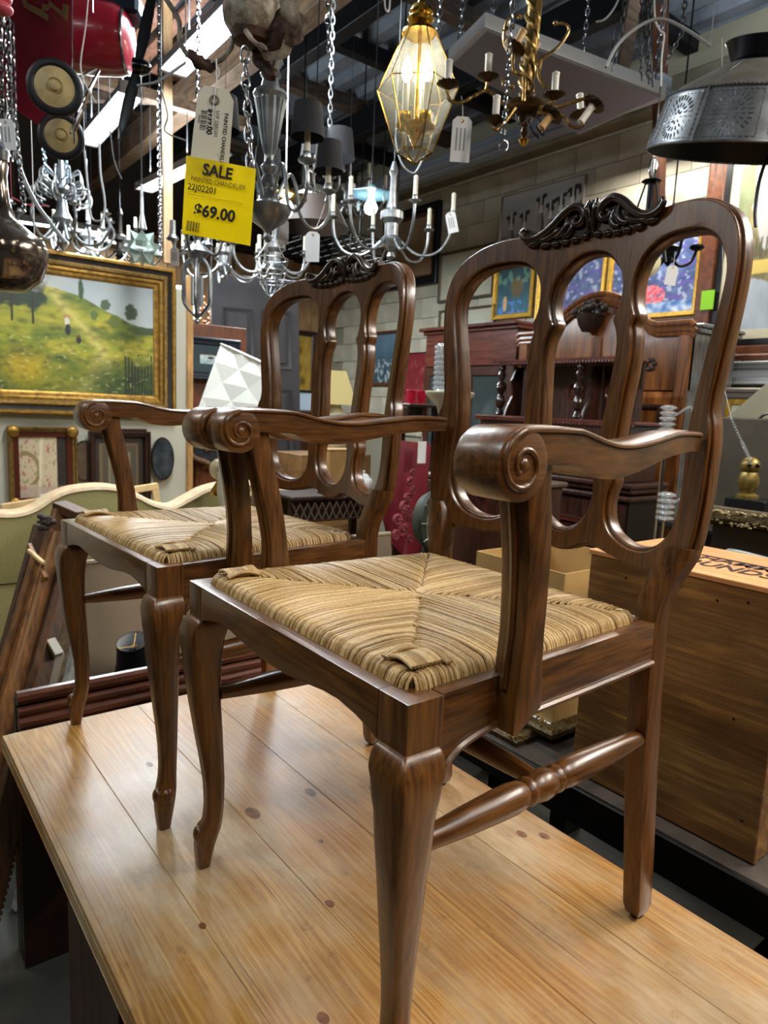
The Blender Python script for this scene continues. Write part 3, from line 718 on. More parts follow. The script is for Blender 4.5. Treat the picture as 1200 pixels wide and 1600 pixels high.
    pad = B(); prism(pad, [(-.228, .028), (.228, .028), (.205, .425), (-.205, .425)], 'z', .452, .4715, .004); obj('seat_pad', pad, mat('rush_core', '#6b5430', .8), c)
    rs = obj('rush_seat', strandseat(), RUSH, c, angle=80); rs['kind'] = 'stuff'
    return c
ch1 = make_chair('dark oak rush-seat armchair standing nearer the camera at the bare end of the pine table')
ch1.location = (.3939, .7110, .76); ch1.rotation_euler = (0, 0, -.9147-.664)
ch2 = dup(ch1, 'dark oak rush-seat armchair standing behind the other, beside the landscape painting')
ch1.location = (.3943, .7111, .76); ch1.rotation_euler.z = -1.5787
ch2.location = (.3712, 1.3225, .76); ch2.rotation_euler.z = -1.5269
# ================================================================== pictures and mirrors
GOLD = mat('gilt', '#8f6c30', .38, metal=.75, var=.3, vscale=40, bump=.5, bscale=120)
GOLDD = mat('dull_gilt', '#7a5e2e', .45, metal=.6, var=.35, vscale=50, bump=.8, bscale=150)
BLK = mat('black_paint', '#101114', .35)
DKW = wood('dark_frame', '#1c0f09', '#45271a', 'Z', rough=.4)
DKF = mat('dark_frame_wood', '#2a1810', .35, var=.3, vscale=30)
BRF = mat('brown_frame_wood', '#5a331d', .4, var=.3, vscale=30)
CREAM = mat('mat_board', '#c9c5b0', .7)
PINEF = mat('bare_pine', '#cfb07e', .6, var=.12, vscale=30)
GLASSY = None
def ring(bm, w, h, prof):
    """mitred frame: prof of (inset, height), closed section"""
    secs = []
    for cx, cz, sx, sz in ((0, 0, 1, 1), (w, 0, -1, 1), (w, h, -1, -1), (0, h, 1, -1)):
        secs.append([bm.verts.new((cx+sx*i, cz+sz*i, z)) for i, z in prof])
    n = len(prof)
    for k in range(4):
        A, C = secs[k], secs[(k+1) % 4]
        for i in range(n): bm.faces.new((A[i], A[(i+1) % n], C[(i+1) % n], C[i]))
def s2l(c): return [x/12.92 if x <= .04045 else ((max(x, 0)+.055)/1.055)**2.4 for x in c]
_cm = {}
def canvas_mat(rough=.5):
    if rough in _cm: return _cm[rough]
    m = bpy.data.materials.new('painted_canvas'); nt, b = nodes(m); a = nt.nodes.new('ShaderNodeAttribute'); a.attribute_name = 'Col'
    nt.links.new(a.outputs['Color'], b.inputs['Base Color']); b.inputs['Roughness'].default_value = rough; _cm[rough] = m; return m
def canvas(parent, M, x0, y0, x1, y1, z, fn, nx=70, ny=50, name='canvas', rough=.5):
    vs = []; cols = []
    for j in range(ny+1):
        for i in range(nx+1):
            u, v = i/nx, j/ny; vs.append(M @ Vector((x0+(x1-x0)*u, y0+(y1-y0)*v, z))); cols += s2l(fn(u, v))+[1]
    fs = [(j*(nx+1)+i, j*(nx+1)+i+1, (j+1)*(nx+1)+i+1, (j+1)*(nx+1)+i) for j in range(ny) for i in range(nx)]
    me = bpy.data.meshes.new(name); me.from_pydata(vs, [], fs); ca = me.color_attributes.new('Col', 'FLOAT_COLOR', 'POINT'); ca.data.foreach_set('color', cols)
    me.materials.append(canvas_mat(rough)); o = bpy.data.objects.new(name, me); COL.objects.link(o); o.parent = parent; return o
def nz(x, y, s, k=0): return noise.noise(Vector((x*s, y*s, k*7.3)))
def fbm(x, y, s, k=0): return nz(x, y, s, k)*.55+nz(x, y, s*2.1, k+1)*.3+nz(x, y, s*4.3, k+2)*.2
def mixc(a, b, t): t = max(0, min(1, t)); return tuple(a[i]*(1-t)+b[i]*t for i in range(3))
def hc(h): h = h.lstrip('#'); return tuple(int(h[i:i+2], 16)/255 for i in (0, 2, 4))
def picture(label, plane, c, tl, br, fw, fmat, fn=None, matw=0, slip=None, depth=.03, prof=None, name='framed_picture', group=None, nx=50, ny=40, tilt=0, cat='picture', glass=False, rough=.5):
    on = onX if plane == 'X' else onY
    a = on(tl[0], tl[1], c); b = on(br[0], br[1], c)
    if plane == 'X': o = Vector((c, a.y, b.z)); w_ = a.y-b.y; h_ = a.z-b.z; M = frame_mtx(o, (0, -1, 0), (0, 0, 1))
    else: o = Vector((a.x, c, b.z)); w_ = b.x-a.x; h_ = a.z-b.z; M = frame_mtx(o, (1, 0, 0), (0, 0, 1))
    if tilt: M = M @ Matrix.Rotation(tilt, 4, 'X')
    t = thing(name, label, cat, group=group)
    bm = B(); pr = prof or [(0, 0), (0, depth*.8), (fw*.12, depth), (fw*.35, depth*.95), (fw*.45, depth*.7), (fw*.8, depth*.65), (fw, depth*.35), (fw, 0)]
    ring(bm, w_, h_, pr); bm.transform(M); obj('frame', bm, fmat, t, True, 30)
    i = fw
    if slip:
        bm = B(); ring(bm, w_, h_, [(i-.002, .002), (i-.002, depth*.5), (i+slip[0], depth*.4), (i+slip[0], .002)]); bm.transform(M); obj('slip', bm, slip[1], t, True, 30); i += slip[0]
    if matw:
        bm = B(); ring(bm, w_, h_, [(i-.002, .002), (i-.002, .007), (i+matw, .007), (i+matw, .002)]); bm.transform(M); obj('mount', bm, slip[2] if slip and len(slip) > 2 else CREAM, t, False); i += matw
    if fn: canvas(t, M, i-.001, i-.001, w_-i+.001, h_-i+.001, .004, fn, nx, ny, rough=rough)
    bm = B(); box(bm, (.003, .003, -.004), (w_-.003, h_-.003, .002)); bm.transform(M); obj('backing', bm, mat('backing_board', '#6b5a44', .8), t, False)
    return t, M, w_, h_

# ---- the big landscape
def landscape(u, v):
    kx = ((0,.93),(.3,.93),(.5,.90),(.635,.85),(.757,.75),(.88,.66),(1.01,.60)); ridge = .6
    for (x0, y0_), (x1, y1_) in zip(kx, kx[1:]):
        if x0 <= u <= x1: ridge = y0_+(y1_-y0_)*(u-x0)/(x1-x0)
    ridge += .012*nz(u, 0, 14)
    if v > ridge:
        s = mixc(hc('#b9c2c4'), hc('#dcdccb'), .5+.8*fbm(u, v, 4, 1)); s = mixc(s, hc('#8fa0ad'), (v-ridge)*.9)
        c = s
    else:
        t = .5+.9*fbm(u*1.2, v*2, 7, 2)
        c = mixc(hc('#8a9a2a'), hc('#d9c23c'), t)
        g = .5+1.2*fbm(u*1.3, v*1.6, 3.1, 4); c = mixc(c, hc('#3f5a20'), max(0, g-.45)*1.3)
        path = abs(u-(.62+.12*math.sin(v*5)))
        c = mixc(hc('#dccb6a'), c, path/.07)
        if v < .34: c = mixc(c, mixc(hc('#24361a'), hc('#5d7228'), .5+fbm(u, v, 9, 6)), min(1, (.36-v)*5)*(.35+.65*max(0, min(1, (u-.62)*4+.3*math.sin(u*9)))))
        if v < .4 and .26 < u < .50: c = mixc(c, hc('#d8b321'), .8*max(0, 1-((u-.38)/.12)**2)*max(0, 1-((v-.2)/.2)**2)+.25*nz(u, v, 60, 3))
        if nz(u, v, 45, 9) > .42 and v < .5: c = mixc(c, hc('#e4d9a4'), .5)
        c = mixc(c, tuple(x*.6 for x in c), max(0, nz(u, v, 30, 5))*.8)
    # trees
    for (x, y, rx, ry, col) in ((.24,.80,.08,.14,'#2c3924'),(.33,.83,.075,.13,'#2e3c26'),(.42,.80,.06,.12,'#31402a'),(.64,.91,.013,.10,'#3c5533'),(.755,.80,.028,.05,'#55664a'),(.885,.76,.034,.075,'#46573c'),(.70,.70,.02,.04,'#66783c'),(.80,.66,.03,.07,'#6b7a2f'),(.95,.60,.08,.04,'#4a5a34')):
        d = ((u-x)/rx)**2+((v-y)/ry)**2+.5*nz(u, v, 40, 11)
        if d < 1: c = mixc(hc(col), c, max(0, d-.6)*2)
        if abs(u-x) < .004 and y-ry*1.9 < v < y and ry > .11: c = hc('#33301e')
    for (x, y, rx, ry, col) in ((.572,.62,.012,.035,'#e9dccb'),(.576,.55,.013,.05,'#2a2a38'),(.568,.665,.015,.012,'#c98a5a'),(.625,.47,.012,.035,'#2b2a30'),(.625,.50,.008,.012,'#7a4a38')):
        if ((u-x)/rx)**2+((v-y)/ry)**2 < 1: c = hc(col)
    if u > .84 and v < .38 and (u*60) % 1 < .5 and fbm(u, v, 5, 3) > -.2: c = mixc(c, hc('#1d2a1c'), .7)
    return tuple(max(0, x*.86-.02) for x in c)
t, M, W, H = picture('large gold-and-black framed painting of a yellow-green hillside with small figures', 'Y', 4.085, (-105, 383), (270, 640), .05, GOLD, name='landscape_painting', depth=.05,
    prof=[(0, 0), (0, .045), (.008, .052), (.022, .050), (.028, .040), (.05, .036), (.05, 0)])
# placed by its real edges instead: outer 1.33 x .84 m
for ch in list(t.children): bpy.data.objects.remove(ch)
o = Vector((.245, 4.085, 1.372)); W, H = 1.327, .845; M = frame_mtx(o, (1, 0, 0), (0, 0, 1))
for nm, m_, pr in (('outer_moulding', GOLD, [(0, 0), (0, .045), (.008, .052), (.020, .050), (.026, .038), (.026, 0)]), ('black_band', BLK, [(.0255, 0), (.0255, .036), (.045, .030), (.045, 0)]), ('carved_band', GOLDD, [(.0445, 0), (.0445, .036), (.055, .048), (.068, .044), (.074, .032), (.074, 0)]), ('inner_moulding', GOLD, [(.0735, 0), (.0735, .030), (.088, .030), (.098, .018), (.108, .017), (.122, .008), (.122, 0)])):
    bm = B(); ring(bm, W, H, pr); bm.transform(M); obj(nm, bm, m_, t, True, 30)
canvas(t, M, .12, .12, W-.12, H-.12, .007, landscape, 300, 190)
bm = B(); box(bm, (.002, .002, -.003), (W-.002, H-.002, .004)); bm.transform(M); obj('backing', bm, mat('backing_board', '#6b5a44', .8), t, False)
bm = B(); 
for k in range(150):
    x = .05+k*.0082; 
    for zz in (.0575, H-.0575):
        if x < W-.05: ball(bm, M @ Vector((x, zz, .044)), .0048, u=5, v=3)
for k in range(95):
    z_ = .05+k*.0082
    if z_ < H-.05: ball(bm, M @ Vector((W-.0575, z_, .044)), .0048, u=5, v=3)
obj('bead_row', bm, GOLDD, t)['kind'] = 'stuff'

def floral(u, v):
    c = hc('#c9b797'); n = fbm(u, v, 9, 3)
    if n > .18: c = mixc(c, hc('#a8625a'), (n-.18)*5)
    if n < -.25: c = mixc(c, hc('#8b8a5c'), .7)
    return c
def floral_reflection(u, v):  # what the mirror reflects, painted into its colour as a floral print
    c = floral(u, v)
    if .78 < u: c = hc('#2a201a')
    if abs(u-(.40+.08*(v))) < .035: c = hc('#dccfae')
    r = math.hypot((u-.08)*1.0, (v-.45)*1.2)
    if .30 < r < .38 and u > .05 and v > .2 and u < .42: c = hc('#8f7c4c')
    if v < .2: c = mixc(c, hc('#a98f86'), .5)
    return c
MAR = mat('maroon_panel', '#4a1a10', .35)
t, M, W, H = picture('gilt and maroon cornered mirror with its floral reflection painted on, under the landscape painting', 'Y', 4.085, (10, 666), (121, 789), .03, GOLDD, floral_reflection, slip=(.022, MAR), name='gilt_corner_mirror', depth=.035)
for x, z in ((.025, .025), (W-.025, .025), (.025, H-.025), (W-.025, H-.025)):
    bm = B(); ball(bm, M @ Vector((x, z, .03)), 1, (.032, .016, .032), 12, 8); torus(bm, M @ Vector((x, z, .035)), .02, .007, M.to_3x3().to_4x4(), 12, 5); obj('corner_ornament', bm, GOLD, t)
bm = B(); box(bm, (W*.42, .03, .036), (W*.78, .075, .038)); bm.transform(M); obj('price_card', bm, mat('paper_white', '#d8d8d8', .6), t, False)
def tunnel(u, v):
    d = min(u, 1-u, v*1.3, (1-v)*1.3)
    return hc('#2f2119') if d < .10 else hc('#6b5a3a') if d < .16 else hc('#4b4234') if d < .27 else hc('#7a6f52') if d < .32 else hc('#5e5a4c')
picture('dark wooden nested frame with grey mats hung between gilt frame and oval mirror', 'Y', 4.066, (137, 673), (233, 800), .035, DKF, tunnel, name='nested_frame', depth=.05)
picture('second dark frame hung slightly higher behind the nested one', 'Y', 4.092, (141, 669), (229, 760), .03, mat('wine_frame', '#3a1f1c', .35), None, name='hung_picture', depth=.016)
def oval(label, px, py, rx, rz, m, D=4.08, name='oval_mirror', fr=None):
    c = onY(px, py, D); t = thing(name, label, 'mirror' if 'mirror' in name else 'plaque')
    bm = B(); lathe(bm, [(1, 0), (1, .012), (.93, .02), (.02, .021)], 36, (0, 0, 0), (0, -1, 0))
    for v in bm.verts: v.co = Vector((v.co.x*rx, v.co.y, v.co.z*rz))+c
    obj('face', bm, m, t); 
    bm = B(); torus(bm, (0, 0, 0), 1, .04, Matrix.Rotation(PI/2, 4, 'X'), 36, 6)
    for v in bm.verts: v.co = Vector((v.co.x*rx, v.co.y*.3-.01, v.co.z*rz))+c
    obj('rim', bm, fr or DKF, t); return t
def smoke(): return mat('smoky_glass', '#3a3f45', .25, metal=.4, var=.6, vscale=12)
oval('dark smoky oval mirror without a frame beside the board edge', 253, 717, .066, .125, smoke())
oval('brown round plaque half hidden by the nested frame', 131, 720, .06, .11, mat('brown_plaque', '#5d4a35', .5, var=.3), 4.098, 'round_plaque', mat('plaque_rim', '#41342a', .5))
# bare pine frames behind the settee
def bareframe(label, p0, p1, D=3.62):
    a = onY(p0[0], p0[1], D); b = onY(p1[0], p1[1], D); t = thing('bare_pine_frame', label, 'frame')
    w_ = b.x-a.x; M = frame_mtx((a.x, D, a.z-.45), (w_, 0, b.z-a.z), (0, 0, 1))
    for nm, lo, hi in (('top_rail', (0, .415, 0), (w_, .45, .025)), ('side_rail', (0, 0, 0), (.035, .4148, .025)), ('side_rail', (w_-.035, 0, 0), (w_, .4148, .025)), ('bottom_rail', (.0352, 0, 0), (w_-.0352, .035, .025))):
        bm = B(); box(bm, lo, hi, .003); bm.transform(M); obj(nm, bm, PINEF, t)
bareframe('bare pale pine frame standing behind the settee in front of nested frame', (150, 770), (262, 752))
bareframe('bare pine frame behind the low end of the settee back under the gilt frame', (22, 785), (125, 768), 3.70)

# ================================================================== settee
OL = mat('olive_linen', '#8a8050', .75, var=.12, vscale=120, bump=.3, bscale=400)
FLR = mat('floral_piping', '#c9bb93', .7, vscale=30, col2='#c2a184')
pts = [(-60,806),(0,807),(30,806),(58,797),(86,779),(116,768),(166,764),(205,773),(240,790),(270,795),(300,781),(330,766),(380,757),(430,765),(472,775)]
P = [onY(x, y, 3.30) for x, y in pts]
P = crom([(p.x, 3.30, p.z) for p in P], 4)
t = thing('settee', 'settee with scalloped olive linen back edged in floral piping, seen from behind', 'sofa')
bm = B(); prism(bm, [(p.x, p.z) for p in P]+[(P[-1].x, .66), (P[0].x, .66)], 'y', 3.30, 3.42, .008); obj('back_panel', bm, OL, t)
bm = B(); tube(bm, [(p.x, 3.36, p.z) for p in P], .022, 10)
for v in bm.verts: v.co.y = 3.36+(v.co.y-3.36)*3.0; 
for v in bm.verts: pass
obj('piping', bm, FLR, t)
bm = B(); prism(bm, [(P[0].x, .20), (P[-1].x, .20), (P[-1].x, .655), (P[0].x, .655)], 'y', 3.31, 3.42, .006); obj('lower_panel', bm, OL, t)
bm = B(); box(bm, (P[0].x, 3.42, .25), (P[-1].x, 4.0, .48), .04, 3); obj('seat', bm, FLR, t)
for x in (P[0].x+.03, P[-1].x-.08):
    bm = B(); box(bm, (x, 3.33, 0), (x+.05, 3.38, .2), .004); obj('leg', bm, DKF, t)
# rolled arm seen beyond the chair
q = onY(445, 775, 3.1)
bm = B(); lathe(bm, [(.10, .3), (.10, q.z-.03), (.11, q.z-.01), (.10, q.z+.005), (.02, q.z+.008)], 24, (q.x-.02, 3.22, 0)); obj('arm', bm, mat('arm_fabric', '#9c9160', .7), t)

# taupe board + moulded rail + black shade behind the table end
t = thing('framed_board', 'taupe board in a dark wood frame leaning behind the far chair legs', 'board')
M = frame_mtx((.60, 2.36, .36), (1, 0, 0), (0, .16, 1))
bm = B(); box(bm, (0, 0, 0), (1.35, .56, .015), .002); bm.transform(M); obj('panel', bm, mat('taupe', '#85735d', .55, var=.05, vscale=4), t, False)
bm = B(); box(bm, (0, .5602, -.005), (1.35, .575, .02), .003); bm.transform(M); obj('top_edge', bm, mat('taupe_edge', '#9d8c74', .5), t)
bm = B(); box(bm, (-.02, 0, -.005), (-.0002, .575, .02), .003); bm.transform(M); obj('side_edge', bm, mat('taupe_edge', '#9d8c74', .5), t)
MAHO = wood('mahogany', '#331a10', '#7a452e', 'X', rough=.28, coat=.4, fine=80, blot=.2, ctr=.2)
t = thing('moulded_wooden_rail', 'dark moulded mahogany frame standing behind the far table edge', 'frame')
for (dz, dy, r, m_) in ((.0, 0, .018, MAHO), (-.032, -.012, .013, MAHO), (-.06, -.018, .017, MAHO), (-.088, -.02, .010, GOLDD)):
    a = onY(60, 1093, 1.78); b = onY(500, 1016, 1.78)
    bm = B(); tube(bm, [(.30, 1.80+dy, .748+dz), (1.22, 1.80+dy, .748+dz)], r, 10); obj('moulding', bm, m_, t)
bm = B(); box(bm, (.30, 1.81, .0), (1.22, 1.835, .745), .003); obj('board', bm, DKF, t)
for x in (.30, 1.18):
    bm = B(); box(bm, (x, 1.84, 0), (x+.03, 1.9, .60), .003); obj('foot', bm, DKF, t)
t = thing('small_black_lampshade', 'black bell lampshade with white lining tilted between the chair legs', 'lampshade')
c = at(207, 1002, 2.28); M = Matrix.Translation(c) @ Matrix.Rotation(-.26, 4, 'Y') @ Matrix.Scale(1.12, 4) @ Matrix.Rotation(.25, 4, 'X')
bm = B(); lathe(bm, [(.046, 0), (.050, -.03), (.058, -.07), (.072, -.11), (.088, -.15)], 30, caps=False); bm.transform(M); obj('shade', bm, mat('black_silk', '#0b0d12', .45), t)
bm = B(); lathe(bm, [(.0445, -.001), (.048, -.03), (.056, -.07), (.070, -.11), (.086, -.149)], 30, caps=False); bm.transform(M); obj('lining', bm, mat('white_lining', '#c8ccd0', .6), t)
bm = B()
for a in range(3): tube(bm, [M @ Vector((0, 0, -.02)), M @ Vector((.045*math.cos(a*2.1+1), .045*math.sin(a*2.1+1), -.004))], .0014, 5)
torus(bm, M @ Vector((0, 0, -.02)), .008, .002, M.to_3x3().to_4x4()); obj('spider', bm, mat('brass', '#b08a3e', .3, metal=1), t)
bm = B(); lathe(bm, [(.012, -.02), (.012, -.15), (.05, -.19), (.055, -.30), (.03, -.34)], 20); bm.transform(Matrix.Translation(c)); obj('lamp_base', bm, mat('black_glide', '#0c0b0a', .5), t)
bm = B(); box(bm, (.62, 2.02, 0), (1.2, 2.30, c.z-.350), .004); b_ = thing('low_box', 'low dark box the black lampshade stands on behind the table', 'box'); obj('body', bm, mat('dark_case', '#1d120b', .5), b_)
bm = B(); box(bm, (.61, 2.01, c.z-.350), (1.21, 2.31, c.z-.341), .003); obj('lid', bm, DKF, b_)

# ---- stacked old frames leaning at the table corner
OLDW = wood('old_boards', '#4c2f17', '#a36c36', 'Z', rough=.55, coat=.05, fine=60, blot=.4, ctr=.2)
OLDD = wood('old_dark_boards', '#2e1c0f', '#694427', 'Z', rough=.6, coat=.0, fine=60, blot=.4, ctr=.2)
GRB = mat('grey_brown_paint', '#7a6a55', .55, var=.3, vscale=30)
def plankobj(a, b_, wd, th, m, parent, name='board', n=None):
    a = Vector(a); b_ = Vector(b_); d = b_-a; L = d.length
    M = frame_mtx(a, d, n or (1, .2, 0)); bm = B(); box(bm, (0, -wd/2, -th/2), (L, wd/2, th/2), .002); bm.transform(M); return obj(name, bm, m, parent)
t = thing('old_bed_frame', 'stack of old brown wooden bed rails leaning behind the table corner', 'bed frame')
a1 = at(104, 800, 2.25); b1 = onZ(-75, 1450, 0.0); plankobj(a1, b1, .085, .03, OLDW, t)
off = a1-at(70, 812, 2.25); 
plankobj(at(66, 822, 2.3), onZ(-105, 1450, .0), .05, .03, OLDD, t)
plankobj(at(84, 830, 2.20), onZ(-94, 1450, .0), .012, .03, mat('worn_batten', '#86643e', .6), t, 'batten')
plankobj(at(56, 870, 2.20), onZ(-118, 1450, .0), .022, .03, OLDW, t, 'batten')
plankobj(at(98, 880, 2.20), onZ(-62, 1450, .0), .02, .03, OLDD, t, 'batten')
plankobj(at(112, 850, 2.35), onZ(-30, 1450, .0), .05, .04, OLDD, t)
plankobj(at(45, 852, 2.24), at(72, 905, 2.15), .014, .02, OLDW, t, 'cleat')
plankobj(at(45, 860, 2.18), at(68, 880, 2.10), .012, .012, PINEF, t, 'peg')
plankobj(at(92, 790, 2.25), at(130, 806, 2.20), .05, .03, OLDD, t, 'end_cap')
bm = B()
for k in range(16):
    p = at(60+rnd.uniform(0, 26), 806+rnd.uniform(0, 22), 2.18); ball(bm, p, rnd.uniform(.006, .012), (1, 1, .8), 7, 5)
obj('carved_knot', bm, mat('dusty_carving', '#3c312b', .8), t)
t = thing('grey_moulded_frame', 'grey-brown moulded picture frame leaning beside the bed rails', 'frame')
plankobj(at(112, 960, 2.3), onZ(20, 1330, .0), .06, .03, GRB, t, 'side_rail')
plankobj(at(78, 1000, 2.22), at(92, 1024, 2.2), .03, .02, mat('light_moulding', '#9b9384', .5), t, 'cross_rail')
plankobj(at(92, 1020, 2.24), onZ(5, 1360, .0), .03, .02, mat('light_moulding', '#9b9384', .5), t, 'inner_rail')
t = thing('white_carved_frame', 'whitewashed frame with ribbed carved edge leaning at the table corner', 'frame')
a = at(122, 1010, 2.1); b_ = onZ(30, 1420, .0); plankobj(a, b_, .035, .03, mat('whitewash', '#a6a69e', .6, var=.3, vscale=40), t, 'side_rail')
bm = B(); M = frame_mtx(a, b_-a, (1, .2, 0))
for k in range(90): ball(bm, M @ Vector((k*.013+.005, .02, .006)), 1, (.0048, .009, .006), 6, 4, M.to_3x3().to_4x4())
obj('ribbed_edge', bm, mat('whitewash', '#a6a69e', .6), t)['kind'] = 'stuff'
t = thing('brown_carved_frame', 'brown frame with toothed edge leaning low beside the table legs', 'frame')
a = onY(36, 1180, 1.9); b_ = onZ(-60, 1560, .0); plankobj(a, b_, .07, .03, OLDD, t, 'side_rail'); M = frame_mtx(a, b_-a, (1, .2, 0))
bm = B()
for k in range(60): box(bm, (k*.016, .033, -.008), (k*.016+.010, .043, .014), .001)
bm.transform(M); obj('toothed_edge', bm, OLDD, t)['kind'] = 'stuff'

# ================================================================== middle distance, beyond the far chair
WAL = wood('walnut', '#4a2713', '#a0622f', 'Z', rough=.3, coat=.4, fine=50, blot=.3, ctr=.4, grain=.5)
WALF = wood('walnut_flame', '#6a3413', '#c47a33', 'Z', rough=.28, coat=.4, fine=30, blot=.4, ctr=.7, grain=.4)
MAHZ = wood('mahogany_z', '#1d0d08', '#4f2a1c', 'Z', rough=.35, coat=.3, fine=60, blot=.25, ctr=.25)
MAHY = wood('mahogany_y', '#331610', '#74382a', 'Y', rough=.3, coat=.3, fine=60, blot=.2, ctr=.2)
# brown cupboard door with small picture
t = thing('brown_wooden_door', 'brown wooden cupboard front beside the landscape painting, small picture hung on it', 'door')
bm = B(); box(bm, (1.75, 4.30, .2), (2.15, 4.34, 1.96), .004); obj('panel', bm, wood('red_brown', '#4a2412', '#8a4d28', 'Z', rough=.4, coat=.2, ctr=.2), t)
bm = B(); box(bm, (1.72, 4.28, .0), (1.75, 4.36, 1.98), .003); obj('stile', bm, DKF, t)
bm = B(); box(bm, (1.80, 4.285, .5), (2.10, 4.30, 1.22), .003); obj('raised_panel', bm, wood('red_brown', '#4a2412', '#8a4d28', 'Z', rough=.4), t)
bm = B(); ring(bm, .34, .72, [(0, 0), (0, .02), (.03, .014), (.03, 0)]); bm.transform(frame_mtx((1.79, 4.285, .52), (1, 0, 0), (0, 0, 1))); obj('panel_moulding', bm, BRF, t)
def horse(u, v):
    c = mixc(hc('#8fb0a8'), hc('#dfe6e6'), v+fbm(u, v, 6)); 
    if math.hypot(u-.45, v-.62) < .13: c = hc('#2a2a3a')
    if math.hypot((u-.5)/1.6, v-.35) < .16: c = mixc(hc('#e8ecef'), hc('#6a7a80'), .5+nz(u, v, 12))
    return c
picture('small blue-black framed print of a white horse on the brown door', 'Y', 4.26, (287, 524), (372, 597), .05, mat('blue_black', '#1a222c', .35, var=.3), horse, slip=(.05, mat('slate_mount', '#2d3c42', .6)), name='small_framed_print', depth=.04)
bm = B(); p = onY(272, 604, 4.27); q = onY(294, 620, 4.27); tt = thing('price_card', 'white price card stuck on the brown door below the small print', 'price tag'); box(bm, (p.x, 4.262, q.z), (q.x, 4.266, p.z), .001); obj('card', bm, mat('paper_white', '#d8d8d8', .6), tt)
# carved giltwood scroll mirror bottom
t = thing('carved_scroll_mirror', 'carved wooden scroll mirror hanging low on the brown door', 'mirror')
CW = mat('carved_brown', '#6b4f37', .5, var=.4, vscale=60)
for k, (a, b_, c_, d_) in enumerate((((270, 668), (290, 690), (300, 712), (322, 722)), ((322, 722), (340, 728), (355, 712), (372, 690)), ((276, 660), (284, 672), (296, 668), (290, 656)), ((286, 690), (276, 700), (288, 716), (300, 706)))):
    bm = B(); tube(bm, crom([onY(x, y, 4.2) for x, y in (a, b_, c_, d_)], 8), [.014, .02, .016], 8); obj('scroll', bm, CW, t)
for k in range(7):
    bm = B(); p = onY(268+k*14, 664+k*9-(k > 4)*(k-4)*20, 4.2); ball(bm, p, .022, (1, .6, 1), 10, 6); torus(bm, p, .018, .006, Matrix.Rotation(PI/2, 4, 'X')); obj('leaf', bm, CW, t)
bm = B(); lathe(bm, [(.14, 0), (.13, .01), (.02, .012)], 28, onY(322, 690, 4.22), (0, -1, 0)); obj('glass', bm, smoke(), t)
# clear glass ball vase
GLASS = mat('clear_glass', '#ffffff', .03, trans=1, ior=1.45)
def glassy(name='tinted_glass', col='#dfe6e8', a=.35):
    m = mat(name, col, .06, alpha=a); return m
t = thing('glass_ball_lamp', 'clear glass ball lamp with a pattern of cut dots', 'lamp'); c = at(345, 733, 3.4)
bm = B(); ball(bm, c, .055, u=24, v=16); obj('globe', bm, mat('warm_glass', '#c9bd9a', .08, alpha=.6), t)
bm = B()
for k in range(10): ball(bm, c+Vector((-.02+.02*math.cos(k*.63), -.053, .02*math.sin(k*.63))), .005, u=6, v=4)
obj('cut_dot', bm, mat('dot_silver', '#e8eef2', .1, metal=1), t)['kind'] = 'stuff'
bm = B(); lathe(bm, [(.02, -.06), (.015, -.05), (.05, -.11), (.05, -.125)], 20, c); obj('base', bm, mat('brass', '#b08a3e', .3, metal=1), t)
# dark six-panel door
t = thing('panelled_door', 'dark grey panelled door leaning upright beyond the white lampshade', 'door')
DG = mat('dark_grey_paint', '#37363a', .45, var=.15, vscale=8)
M = frame_mtx((2.18, 4.75, .0), (.62, -.10, .02), (.05, .02, 1))
bm = B(); box(bm, (0, 0, 0), (.66, 2.37, .035), .003); bm.transform(M); obj('slab', bm, DG, t)
for x0 in (.08, .37):
    for y0, h_ in ((.20, .62), (.95, .62), (1.72, .42)):
        bm = B(); ring(bm, .22, h_, [(0, 0), (0, .012), (.02, .004), (.02, 0)]); bm.transform(M @ Matrix.Translation((x0, y0, .035))); obj('panel_moulding', bm, DG, t)
        bm = B(); box(bm, (x0+.04, y0+.04, .035), (x0+.18, y0+h_-.04, .045), .006); bm.transform(M); obj('panel', bm, DG, t)
# white geometric lampshade
t = thing('white_pleated_lampshade', 'large white diamond-pleated lampshade standing at the end of the settee', 'lampshade')
WL = mat('white_fabric', '#d6d6cc', .7, emit='#fff6e6', estr=.04)
pc = [at(345, 537, 3.15), at(413, 568, 3.0), at(404, 655, 3.0), at(306, 648, 3.15)]
bm = B(); bk = Vector((.16, .20, 0)); top = [pc[0], pc[1], pc[1]+bk*.6, pc[0]+bk*.6]; bot = [pc[3], pc[2], pc[2]+bk, pc[3]+bk]
g = []
for j in range(5):
    row = []
    for s_ in range(4):
        A0 = top[s_].lerp(bot[s_], j/4); A1 = top[(s_+1) % 4].lerp(bot[(s_+1) % 4], j/4); n_ = (A1-A0).cross(bot[s_]-top[s_]).normalized()
        for i in range(4):
            q = A0.lerp(A1, i/4); row.append(bm.verts.new(q+n_*(.005 if (i+j) % 2 else -.002) if i else q))
    g.append(row)
for j in range(4):
    for i in range(16):
        a, b_, c_, d_ = g[j][i], g[j][(i+1) % 16], g[j+1][(i+1) % 16], g[j+1][i]
        if (i+j) % 2: bm.faces.new((a, b_, c_)); bm.faces.new((a, c_, d_))
        else: bm.faces.new((a, b_, d_)); bm.faces.new((b_, c_, d_))
obj('shade', bm, WL, t, False)
bm = B(); tube(bm, [top[k] for k in range(4)], .004, 6, closed=True); obj('top_rim', bm, WL, t)
bm = B(); m0 = (bot[0]+bot[1]+bot[2]+bot[3])/4; lathe(bm, [(.015, 0), (.015, -.2), (.06, -.25), (.07, -.45), (.04, -.6), (.09, -.64), (.09, -.66)], 20, m0+Vector((0, 0, .1))); obj('lamp_base', bm, CREAM, t)
